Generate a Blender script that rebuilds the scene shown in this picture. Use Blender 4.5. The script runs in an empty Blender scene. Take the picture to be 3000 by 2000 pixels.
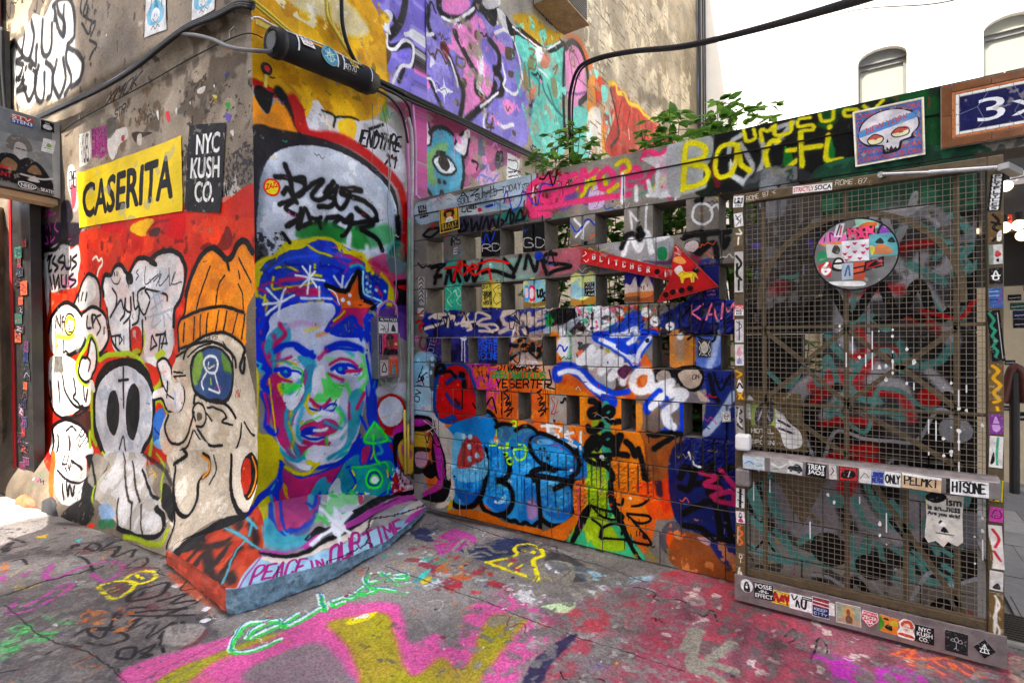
# Graffiti-covered street corner: painted corner building, breeze-block screen wall, wire-mesh gate
import bpy, bmesh, math, random
import numpy as np
from mathutils import Vector, Matrix
random.seed(7); rng = np.random.default_rng(7)
scene = bpy.context.scene
COL = scene.collection
rad = math.radians

# ------------------------------------------------------------------ camera
cam_d = bpy.data.cameras.new('camera'); cam = bpy.data.objects.new('camera', cam_d); COL.objects.link(cam)
yaw, pit, rol = rad(-34.3122), rad(-0.4909), rad(-0.5745)
fwd = Vector((math.sin(yaw)*math.cos(pit), math.cos(yaw)*math.cos(pit), math.sin(pit)))
rgt = Vector((math.cos(yaw), -math.sin(yaw), 0)); upv = rgt.cross(fwd)
r2 = rgt*math.cos(rol)+upv*math.sin(rol); u2 = upv*math.cos(rol)-rgt*math.sin(rol)
cam.matrix_world = Matrix(((r2.x,u2.x,-fwd.x,0),(r2.y,u2.y,-fwd.y,0),(r2.z,u2.z,-fwd.z,1.4),(0,0,0,1)))
cam_d.sensor_width = 36; cam_d.lens = 36*1527.48/3000; cam_d.clip_start = .02; cam_d.clip_end = 500
scene.camera = cam
scene.render.resolution_x, scene.render.resolution_y = 1024, 682

# ------------------------------------------------------------------ sky, sun, exposure
SUN = Vector((0.138, 0.66, -1.0)).normalized()              # direction the light travels
elev = math.asin(-SUN.z); azim = math.atan2(-SUN.x, -SUN.y)
world = bpy.data.worlds.new('World'); scene.world = world; world.use_nodes = True
wn = world.node_tree.nodes; bg = wn['Background']
sky = wn.new('ShaderNodeTexSky'); sky.sky_type = 'NISHITA'; sky.sun_disc = False
sky.sun_elevation = elev; sky.sun_rotation = azim; sky.air_density = 1.0; sky.dust_density = 6.0; sky.ozone_density = .6
world.node_tree.links.new(sky.outputs[0], bg.inputs[0]); bg.inputs[1].default_value = .15
sl = bpy.data.lights.new('sun', 'SUN'); sl.energy = 4.8; sl.angle = rad(.6); sl.color = (1, .95, .87)
so = bpy.data.objects.new('sun', sl); COL.objects.link(so); so.location = (-5, -20, 40)
so.rotation_euler = SUN.to_track_quat('-Z', 'Y').to_euler()
vs = scene.view_settings; vs.view_transform = 'Standard'; vs.look = 'None'; vs.gamma = 1; vs.use_curve_mapping = False
vs.exposure = 1.55
scene.cycles.use_denoising = True; scene.cycles.max_bounces = 8; scene.cycles.diffuse_bounces = 5


# ------------------------------------------------------------------ helpers
def tag(o, label=None, cat=None, group=None, kind=None):
    if label: o['label'] = label
    if cat: o['category'] = cat
    if group: o['group'] = group
    if kind: o['kind'] = kind
    return o
def empty(name, loc, label=None, cat=None, group=None):
    o = bpy.data.objects.new(name, None); COL.objects.link(o); o.location = loc; o.empty_display_size = .1
    return tag(o, label, cat, group)
class MB:
    """collects geometry in world coordinates; build() links it as one mesh object"""
    def __init__(s): s.v = []; s.f = []; s.m = []
    def add(s, vs, fs, m=0):
        b = len(s.v); s.v += [tuple(p) for p in vs]; s.f += [tuple(i+b for i in f) for f in fs]; s.m += [m]*len(fs); return s
    def box(s, a, b, m=0):
        (x0,y0,z0),(x1,y1,z1) = a,b
        return s.add([(x0,y0,z0),(x1,y0,z0),(x1,y1,z0),(x0,y1,z0),(x0,y0,z1),(x1,y0,z1),(x1,y1,z1),(x0,y1,z1)],
              [(0,3,2,1),(4,5,6,7),(0,1,5,4),(1,2,6,5),(2,3,7,6),(3,0,4,7)], m)
    def obox(s, c, ax, ay, az, m=0):          # oriented box: centre and three half-axis vectors
        c,ax,ay,az = map(Vector,(c,ax,ay,az)); P=[]
        for k in (-1,1):
            for i,j in ((-1,-1),(1,-1),(1,1),(-1,1)): P.append(c+ax*i+ay*j+az*k)
        return s.add(P, [(0,3,2,1),(4,5,6,7),(0,1,5,4),(1,2,6,5),(2,3,7,6),(3,0,4,7)], m)
    def bar(s, p, q, w, t, nrm, m=0):         # flat bar from p to q, width w in the plane, thickness t along nrm
        p,q,n = Vector(p),Vector(q),Vector(nrm).normalized(); d=(q-p); L=d.length; d.normalize(); sd=d.cross(n).normalized()
        return s.obox((p+q)/2, d*(L/2), sd*(w/2), n*(t/2), m)
    def prism(s, poly, vec, m=0):             # polygon (3D points, facing opposite vec) extruded by vec
        n=len(poly); vec=Vector(vec); P=[Vector(p) for p in poly]; Q=[p+vec for p in P]
        fs=[tuple(range(n)), tuple(range(2*n-1,n-1,-1))]+[(i,i+n,(i+1)%n+n,(i+1)%n) for i in range(n)]
        return s.add(P+Q, fs, m)
    def tube(s, pts, r, n=8, m=0, cap=True):
        pts=[Vector(p) for p in pts]; N=len(pts); b=len(s.v); rr = r if isinstance(r,(list,tuple)) else [r]*N
        ref=None; vs=[]; fs=[]
        for i,p in enumerate(pts):
            t=(pts[min(i+1,N-1)]-pts[max(i-1,0)]).normalized()
            if ref is None: ref = Vector((0,0,1)) if abs(t.z)<.9 else Vector((1,0,0))
            x=(ref-t*ref.dot(t)).normalized(); y=t.cross(x); ref=x
            for k in range(n):
                a=2*math.pi*k/n; vs.append(p+x*(math.cos(a)*rr[i])+y*(math.sin(a)*rr[i]))
        for i in range(N-1):
            for k in range(n): fs.append((i*n+k,i*n+(k+1)%n,(i+1)*n+(k+1)%n,(i+1)*n+k))
        if cap: fs += [tuple(range(n-1,-1,-1)), tuple(range((N-1)*n,N*n))]
        return s.add(vs, fs, m)
    def build(s, name, mats, parent=None, uvf=None, smooth=False, bevel=0):
        me=bpy.data.meshes.new(name); me.from_pydata([tuple(v) for v in s.v],[],s.f); me.update()
        mats = mats if isinstance(mats,(list,tuple)) else [mats]
        for m in mats: me.materials.append(M(m) if isinstance(m,str) else m)
        if len(mats)>1: me.polygons.foreach_set('material_index', s.m)
        if uvf:
            co=np.array([tuple(v) for v in s.v]); uv=uvf(co); li=np.empty(len(me.loops),np.int32); me.loops.foreach_get('vertex_index',li)
            L=me.uv_layers.new(name='UVMap'); L.data.foreach_set('uv', uv[li].astype(np.float32).ravel())
        if smooth: me.polygons.foreach_set('use_smooth',[True]*len(me.polygons))
        o=bpy.data.objects.new(name,me); COL.objects.link(o)
        if parent:
            o.parent=parent; o.matrix_parent_inverse=Matrix.Translation(-Vector(parent.location)) if parent.type=='EMPTY' else Matrix()
        if bevel:
            b=o.modifiers.new('bevel','BEVEL'); b.width=bevel; b.segments=2; b.limit_method='ANGLE'
        return o
def crom(P, closed=False, step=None):        # Catmull-Rom through 2D/3D points
    P=np.asarray(P,float); n=len(P)
    if n<3 and not closed: return P
    Q=np.vstack([P[-1:],P,P[:2]]) if closed else np.vstack([2*P[:1]-P[1:2],P,2*P[-1:]-P[-2:-1]])
    out=[]
    for i in range(n if closed else n-1):
        p0,p1,p2,p3=Q[i:i+4]; k=max(2,int(math.ceil(np.linalg.norm(p2-p1)/step))) if step else 8
        k=min(k,24); t=np.arange(k)[:,None]/k
        out.append(.5*(2*p1+(p2-p0)*t+(2*p0-5*p1+4*p2-p3)*t*t+(3*p1-p0-3*p2+p3)*t**3))
    if not closed: out.append(P[-1:])
    return np.vstack(out)
def curve3(P, step=.03): return [Vector(p) for p in crom(P,False,step)]

# ------------------------------------------------------------------ paint: strokes, fills and lettering laid on a wall in metres
def lin(h): return np.array([int(h[i:i+2],16)/255 for i in (0,2,4)],np.float32)
def smooth_noise(h,w,cells,seed):
    r=np.random.default_rng(seed); g=r.random((cells*h//max(h,w)+3,cells*w//max(h,w)+3)).astype(np.float32)
    y=np.linspace(0,g.shape[0]-2.001,h); x=np.linspace(0,g.shape[1]-2.001,w); yi=y.astype(int); xi=x.astype(int)
    fy=(y-yi)[:,None]; fx=(x-xi)[None]; fy=fy*fy*(3-2*fy); fx=fx*fx*(3-2*fx)
    a=g[yi][:,xi]; b=g[yi][:,xi+1]; c=g[yi+1][:,xi]; d=g[yi+1][:,xi+1]
    return ((a*(1-fx)+b*fx)*(1-fy)+(c*(1-fx)+d*fx)*fy).astype(np.float32)
def fractal(h,w,cells,seed,oct=4):
    s=0; t=0
    for o in range(oct): s=s+smooth_noise(h,w,cells*2**o,seed+o)*.5**o; t+=.5**o
    return s/t
FONT = {}
for _l in """A 00 26 40;12 32|B 00 06 26 35 34 23 03;23 32 31 20 00|C 45 36 16 05 01 10 30 41|D 00 06 26 44 42 20 00|E 40 00 06 46;03 33|F 00 06 46;03 33|G 45 36 16 05 01 10 30 41 43 23|H 00 06;40 46;03 43|I 20 26|J 46 41 30 10 01|K 00 06;46 03 40|L 06 00 40|M 00 06 23 46 40|N 00 06 40 46|O 16 05 01 10 30 41 45 36 16|P 00 06 36 45 44 33 03|Q 16 05 01 10 30 41 45 36 16;22 40|R 00 06 36 45 44 33 03;23 40|S 45 36 16 05 04 13 33 42 41 30 10 01|T 06 46;26 20|U 06 01 10 30 41 46|V 06 20 46|W 06 10 23 30 46|X 00 46;06 40|Y 06 23 46;23 20|Z 06 46 00 40|0 16 05 01 10 30 41 45 36 16|1 15 26 20|2 05 16 36 45 44 00 40|3 05 16 36 45 44 33 42 41 30 10 01;33 13|4 30 36 02 42|5 46 06 03 33 42 41 30 00|6 36 16 04 01 10 30 41 42 33 03|7 06 46 10|8 13 04 05 16 36 45 44 33 13 02 01 10 30 41 42 33|9 43 13 04 05 16 36 45 41 30 10|! 26 22;20 20|. 20 20|? 05 16 36 45 33 22;20 20|- 13 33|* 12 34;32 14;23 23;21 25|$ 45 05 04 42 41 01;26 20|@ 33 24 13 22 33 31 42 45 26 05 01 20 40|/ 00 46|, 20 10|' 26 25|< 45 03 41|& 40 05 26 35 01 10 42""".split('|'):
    FONT[_l[0]] = [[(int(q[0])/4,int(q[1])/6) for q in st.split()] for st in _l[2:].split(';')]
_glyph = {}
def glyph_tris(txt, off=0.0):                # triangles of a string set in the built-in typeface
    k=(txt,off)
    if k not in _glyph:
        cu=bpy.data.curves.new('t','FONT'); cu.body=txt; cu.offset=off; cu.resolution_u=3; ob=bpy.data.objects.new('t',cu); COL.objects.link(ob)
        dg=bpy.context.evaluated_depsgraph_get(); me=bpy.data.meshes.new_from_object(ob.evaluated_get(dg)); me.calc_loop_triangles()
        V=np.array([v.co[:2] for v in me.vertices],float).reshape(-1,2); T=np.array([t.vertices[:] for t in me.loop_triangles],int).reshape(-1,3)
        bpy.data.objects.remove(ob); bpy.data.curves.remove(cu); bpy.data.meshes.remove(me)
        if len(V): V=(V-V.min(0))/np.maximum(V.max(0)-V.min(0),1e-6)
        _glyph[k]=(V,T)
    return _glyph[k]
class Canvas:
    def __init__(s,u0,v0,u1,v1,ppm,base='808080'):
        s.o=(u0,v0); s.e=(u1,v1); s.k=ppm; s.W=int((u1-u0)*ppm); s.H=int((v1-v0)*ppm)
        s.a=np.empty((s.H,s.W,4),np.float32); s.a[...,:3]=lin(base); s.a[...,3]=.5
        s.g=np.random.default_rng(3).random((s.H,s.W),np.float32)
    def uv(s,u,v): return np.stack([(np.asarray(u)-s.o[0])/(s.e[0]-s.o[0]),(np.asarray(v)-s.o[1])/(s.e[1]-s.o[1])],-1)
    def px(s,P): return (np.asarray(P,float).reshape(-1,2)-s.o)*s.k
    def win(s,Q,m):
        x0=int(max(0,math.floor(Q[:,0].min()-m))); y0=int(max(0,math.floor(Q[:,1].min()-m)))
        x1=int(min(s.W,math.ceil(Q[:,0].max()+m)+1)); y1=int(min(s.H,math.ceil(Q[:,1].max()+m)+1)); return x0,y0,x1,y1
    def blend(s,x0,y0,x1,y1,al,col,ht=None):
        if ht is None: s.a[y0:y1,x0:x1,:3]+=(col-s.a[y0:y1,x0:x1,:3])*al[...,None]
        else:
            s.a[y0:y1,x0:x1,3]+=(ht-s.a[y0:y1,x0:x1,3])*al
    def dist(s,Q,x0,y0,x1,y1,m):
        D=np.full((y1-y0,x1-x0),1e9,np.float32)
        if len(Q)==1: Q=np.vstack([Q,Q+.01])
        for a,b in zip(Q[:-1],Q[1:]):
            X0=max(x0,int(min(a[0],b[0])-m)); X1=min(x1,int(max(a[0],b[0])+m)+2); Y0=max(y0,int(min(a[1],b[1])-m)); Y1=min(y1,int(max(a[1],b[1])+m)+2)
            if X0>=X1 or Y0>=Y1: continue
            yy=np.arange(Y0,Y1,dtype=np.float32)[:,None]-a[1]+.5; xx=np.arange(X0,X1,dtype=np.float32)[None]-a[0]+.5
            d=b-a; L=max(float(d@d),1e-9); t=np.clip((xx*d[0]+yy*d[1])/L,0,1); dd=np.hypot(xx-t*d[0],yy-t*d[1])
            v=D[Y0-y0:Y1-y0,X0-x0:X1-x0]; np.minimum(v,dd,out=v)
        return D
    def stroke(s,P,w,col,soft=.004,op=1,smooth=True,closed=False,ht=None):
        Q=s.px(P)
        if closed and not smooth: Q=np.vstack([Q,Q[:1]])
        if smooth: Q=crom(Q,closed,6); Q=np.vstack([Q,Q[:1]]) if closed else Q
        hw=w*s.k/2; so=max(soft*s.k,1.0); m=hw+so+1; x0,y0,x1,y1=s.win(Q,m)
        if x0>=x1 or y0>=y1: return
        D=s.dist(Q,x0,y0,x1,y1,m); al=np.clip((hw+so*.5-D)/so,0,1); al=al*al*(3-2*al)
        if so>3: al=np.clip(al*(1+.7*(s.g[y0:y1,x0:x1]-.5)*(1-al)*2),0,1)
        s.blend(x0,y0,x1,y1,al*op,lin(col) if ht is None else None,ht)
    def mask(s,Q,x0,y0,x1,y1):
        yy=np.arange(y0,y1,dtype=np.float32)+.5; M_=np.zeros((y1-y0,x1-x0+1),np.int16); n=len(Q)
        a=Q; b=np.roll(Q,-1,0); rows=np.arange(y1-y0)
        for (ax,ay),(bx,by) in zip(a,b):
            if ay==by: continue
            sel=(yy>=min(ay,by))&(yy<max(ay,by)); r=rows[sel]
            if len(r)==0: continue
            xs=ax+(yy[sel]-ay)*(bx-ax)/(by-ay); xi=np.clip(np.round(xs-x0).astype(int),0,x1-x0); np.add.at(M_,(r,xi),1)
        return (np.cumsum(M_,1)[:,:-1]%2).astype(np.float32)
    def fill(s,P,col,soft=.003,op=1,smooth=True,ht=None):
        Q=s.px(P); Q=crom(Q,True,6) if smooth else Q; so=max(soft*s.k,0); m=so+2; x0,y0,x1,y1=s.win(Q,m)
        if x0>=x1 or y0>=y1: return
        A=s.mask(Q,x0,y0,x1,y1)
        if so>=1:
            D=s.dist(np.vstack([Q,Q[:1]]),x0,y0,x1,y1,m); A=np.clip(.5+np.where(A>.5,D,-D)/so,0,1); A=A*A*(3-2*A)
            if so>3: A=np.clip(A*(1+.7*(s.g[y0:y1,x0:x1]-.5)*(1-A)*2),0,1)
        if ht is None and A.size>900: A=A*(.80+.28*np.clip(fractal(y1-y0,x1-x0,7,x0+y0,3),.2,.72))
        s.blend(x0,y0,x1,y1,np.clip(A,0,1)*op,lin(col) if ht is None else None,ht)
    def blot(s,P,col,cover=.4,cells=14,seed=1,smooth=True,op=1):  # worn patches inside a region
        Q=s.px(P); Q=crom(Q,True,6) if smooth else Q; x0,y0,x1,y1=s.win(Q,2)
        if x0>=x1 or y0>=y1: return
        A=s.mask(Q,x0,y0,x1,y1); n=fractal(y1-y0,x1-x0,cells,seed,4); th=np.quantile(n,1-cover)
        s.blend(x0,y0,x1,y1,A*np.clip((n-th)*16,0,1)*op*.75,lin(col))
    def text(s,t,o,e,tp,w,col,soft=.003,slant=0,jit=.04):       # single-stroke hand lettering
        o,e,tp=map(np.array,(o,e,tp)); n=len(t); r=random.Random(len(t)*7+ord(t[0])); ex=(e-o)/max(n-.28,1); up=tp-o
        for i,c in enumerate(t):
            for st in FONT.get(c.upper(),[]):
                P=[o+ex*(i+x*.74+slant*y+r.uniform(-jit,jit))+up*(y+r.uniform(-jit,jit)) for x,y in st]
                s.stroke(P,w,col,soft,1,smooth=len(P)>3 and c.upper() not in 'EKMNWXZFHLTAV')
    def type(s,t,o,e,tp,col,bold=.01,op=1):                         # printed lettering
        V,T=glyph_tris(t)
        if not len(V): return
        o,e,tp=map(np.array,(o,e,tp)); Q=s.px(o+V[:,:1]*(e-o)+V[:,1:]*(tp-o)); x0,y0,x1,y1=s.win(Q,4)
        if x0>=x1 or y0>=y1: return
        SS=3; A=np.zeros(((y1-y0)*SS,(x1-x0)*SS),bool); R=(Q-[x0,y0])*SS
        for tr in T:
            p=R[tr]; a0,b0=np.maximum(np.floor(p.min(0)).astype(int),0); a1=min(A.shape[1],int(p[:,0].max())+2); b1=min(A.shape[0],int(p[:,1].max())+2)
            if a0>=a1 or b0>=b1: continue
            X=np.arange(a0,a1)[None]+.5; Y=np.arange(b0,b1)[:,None]+.5
            c=[(p[j][0]-p[i][0])*(Y-p[i][1])-(p[j][1]-p[i][1])*(X-p[i][0]) for i,j in ((0,1),(1,2),(2,0))]
            A[b0:b1,a0:a1]|=((c[0]>=0)&(c[1]>=0)&(c[2]>=0))|((c[0]<=0)&(c[1]<=0)&(c[2]<=0))
        r=int(round(bold*.55*np.linalg.norm(tp-o)*s.k*SS)); B_=A.copy()
        for dx in range(-r,r+1):
            for dy in (range(-r,r+1) if r<4 else (-r,-r//2,0,r//2,r)):
                if dx*dx+dy*dy<=r*r+1: B_|=np.roll(np.roll(A,dx,1),dy,0)
        A=B_; al=A.reshape(y1-y0,SS,x1-x0,SS).mean((1,3)).astype(np.float32); s.blend(x0,y0,x1,y1,al*op,lin(col))
    def run(s,data):
        for ln in data.strip().split('\n'):
            f=ln.split('|'); c=f[0]; 
            if c in 'FP':   # fill|col|soft[@opacity]|pts
                so,op=(f[2]+'@1').split('@')[:2]; s.fill(np.array(f[3].split(),float).reshape(-1,2)/1000,f[1],float(so)/1000,float(op),c=='F')
            elif c in 'SLCQ':  # stroke|col|w|soft[@opacity]|pts
                P=np.array(f[4].split(),float).reshape(-1,2)/1000; so,op=(f[3]+'@1').split('@')[:2]; w=float(f[2])/1000; so=float(so)/1000; op=float(op)
                if w>.014 and so>.003: s.stroke(P,w*.9,f[1],w*.9+.035,op*.22,c in 'SC',c in 'CQ')      # overspray
                s.stroke(P,w,f[1],so,op,c in 'SC',c in 'CQ')
            elif c=='K':    # crack: dark line that is also a recess
                P=np.array(f[3].split(),float).reshape(-1,2)/1000; Q=crom(P,False,.02)
                Q=Q+np.random.default_rng(len(Q)).normal(0,float(f[2])/2500,Q.shape)
                s.stroke(Q,float(f[2])/1000,f[1],.002,.85,False); s.stroke(Q,float(f[2])/700,f[1],.004,1,False,ht=0)
            elif c=='N':
                s.blot(np.array(f[5].split(),float).reshape(-1,2)/1000,f[1],float(f[2]),int(f[3]),int(f[4]))
            elif c in 'TB': # T|col|w or bold|slant|text|o e tp
                P=np.array(f[5].split(),float).reshape(3,2)/1000
                if c=='T': s.text(f[4],P[0],P[1],P[2],float(f[2])/1000,f[1],max(.002,float(f[2])/4000),float(f[3]))
                else: s.type(f[4],P[0],P[1],P[2],f[1],float(f[2])/1000)
            elif c=='D':    # drips|col|w|maxlen|n|pts
                P=np.array(f[5].split(),float).reshape(-1,2)/1000; Q=crom(P,False,.02); r=random.Random(len(Q))
                for i in range(int(f[4])):
                    p=Q[r.randrange(len(Q))]; L=float(f[3])/1000*r.uniform(.2,1); w=float(f[2])/1000*r.uniform(.5,1)
                    s.stroke([p,p-[0,L*.6],p-[0,L]],w,f[1],.002,.9,False); s.stroke([p-[0,L]],w*1.4,f[1],.002,.9,False)
    def scatter(s,u0,v0,u1,v1,n,seed,pal,size=.10,w=(.003,.009)):   # small tags, dots and runs left by passers-by
        r=random.Random(seed)
        for i in range(n):
            u,v=r.uniform(u0,u1),r.uniform(v0,v1); c=r.choice(pal); k=r.random(); z=size*r.uniform(.3,1.1); ww=r.uniform(*w)
            if k<.55:
                P=[(u,v)]; a=r.uniform(-.5,.5)
                for j in range(r.randint(4,9)): P.append((P[-1][0]+z*.22*math.cos(a)+r.uniform(-.1,.1)*z,v+r.uniform(-.35,.35)*z+z*.2*j*math.sin(a)*.3))
                s.stroke(P,ww,c,.002,.9)
            elif k<.75: s.stroke([(u,v)],ww*r.uniform(1.5,5),c,.004,.85)
            elif k<.9: s.stroke([(u,v),(u+r.uniform(-.004,.004),v-z*1.2)],ww*.7,c,.0015,.85,False)
            else: s.stroke([(u,v),(u+z*.2,v+z*r.uniform(-.1,.1))],ww*2,c,ww*3,.6)
    def image(s,name):
        im=bpy.data.images.new(name,s.W,s.H,alpha=True); im.alpha_mode='CHANNEL_PACKED'; im.colorspace_settings.name='sRGB'
        a=np.clip(s.a,0,1); im.pixels.foreach_set(a.ravel()); im.update(); im.pack(); return im

# ------------------------------------------------------------------ materials
MATS = {}
def M(n): return MATS[n]
def nodemat(name):
    m=bpy.data.materials.new(name); m.use_nodes=True; nt=m.node_tree; MATS[name]=m
    return m,nt,nt.nodes,nt.links,nt.nodes['Principled BSDF']
def noise(nd,lk,vec,scale,detail=4,rough=.6,dist=0):
    n=nd.new('ShaderNodeTexNoise'); n.inputs['Scale'].default_value=scale; n.inputs['Detail'].default_value=detail
    n.inputs['Roughness'].default_value=rough; n.inputs['Distortion'].default_value=dist; lk.new(vec,n.inputs['Vector']); return n.outputs[0]
def maprange(nd,lk,src,a,b,c,d):
    n=nd.new('ShaderNodeMapRange'); lk.new(src,n.inputs[0])
    for i,v in zip((1,2,3,4),(a,b,c,d)): n.inputs[i].default_value=v
    return n.outputs[0]
def mixc(nd,lk,mode,fac,a,b):
    n=nd.new('ShaderNodeMix'); n.data_type='RGBA'; n.blend_type=mode
    for sck,v in ((n.inputs[0],fac),(n.inputs[6],a),(n.inputs[7],b)):
        if hasattr(v,'is_output') or isinstance(v,bpy.types.NodeSocket): lk.new(v,sck)
        else: sck.default_value=v if not isinstance(v,tuple) else (*v,1)[:4]
    return n.outputs[2]
def bump(nd,lk,h,strength,dist,nrm=None):
    b=nd.new('ShaderNodeBump'); b.inputs['Strength'].default_value=strength; b.inputs['Distance'].default_value=dist
    lk.new(h,b.inputs['Height'])
    if nrm: lk.new(nrm,b.inputs['Normal'])
    return b.outputs[0]
def painted(name,img,grain=45,relief=.004,coarse=.006,r0=.42,r1=.78,spec=.12,dirt=.2,pits=True):
    m,nt,nd,lk,b=nodemat(name)
    uv=nd.new('ShaderNodeUVMap'); t=nd.new('ShaderNodeTexImage'); t.image=img; t.interpolation='Linear'; t.extension='EXTEND'; lk.new(uv.outputs[0],t.inputs[0])
    pos=nd.new('ShaderNodeNewGeometry').outputs['Position']
    n1=noise(nd,lk,pos,2.3,6,.65); n2=noise(nd,lk,pos,grain*2.4,3,.6); n3=noise(nd,lk,pos,grain,6,.7)
    c=mixc(nd,lk,'MULTIPLY',1.0,t.outputs[0],maprange(nd,lk,n1,.3,.7,1-dirt,1.06)); c=mixc(nd,lk,'MULTIPLY',1.0,c,maprange(nd,lk,n2,.25,.75,.86,1.1))
    if pits:   # flecks where the paint has come off
        n4=noise(nd,lk,pos,38,5,.75,.4); f=maprange(nd,lk,n4,.70,.74,0,.75); c=mixc(nd,lk,'MIX',f,c,(.33,.31,.28))
        n5=noise(nd,lk,pos,55,4,.7,.3); c=mixc(nd,lk,'MIX',maprange(nd,lk,n5,.71,.74,0,.6),c,(.05,.045,.04))
    lk.new(c,b.inputs['Base Color']); lk.new(maprange(nd,lk,n1,.3,.7,r0,r1),b.inputs['Roughness']); b.inputs['Specular IOR Level'].default_value=spec
    nb=bump(nd,lk,n3,.55,relief); nb=bump(nd,lk,noise(nd,lk,pos,9,5,.6),.5,coarse,nb); nb=bump(nd,lk,t.outputs[1],.9,.012,nb); lk.new(nb,b.inputs['Normal'])
    return m
def plain(name,col,rough=.6,metal=0,var=.15,scale=8,relief=.001,spec=.5,grime=None,bs=60):
    m,nt,nd,lk,b=nodemat(name); pos=nd.new('ShaderNodeNewGeometry').outputs['Position']
    n1=noise(nd,lk,pos,scale,6,.65); c=mixc(nd,lk,'MULTIPLY',1.0,(*col,1),maprange(nd,lk,n1,.3,.7,1-var,1+var*.6))
    if grime: c=mixc(nd,lk,'MIX',maprange(nd,lk,noise(nd,lk,pos,scale*2.7,6,.7,.5),.56,.66,0,.85),c,(*grime,1))
    lk.new(c,b.inputs['Base Color']); lk.new(maprange(nd,lk,n1,.3,.7,max(.03,rough-.12),min(1,rough+.12)),b.inputs['Roughness'])
    b.inputs['Metallic'].default_value=metal; b.inputs['Specular IOR Level'].default_value=spec
    if relief: lk.new(bump(nd,lk,noise(nd,lk,pos,bs,5,.65),.6,relief),b.inputs['Normal'])
    return m


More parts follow.
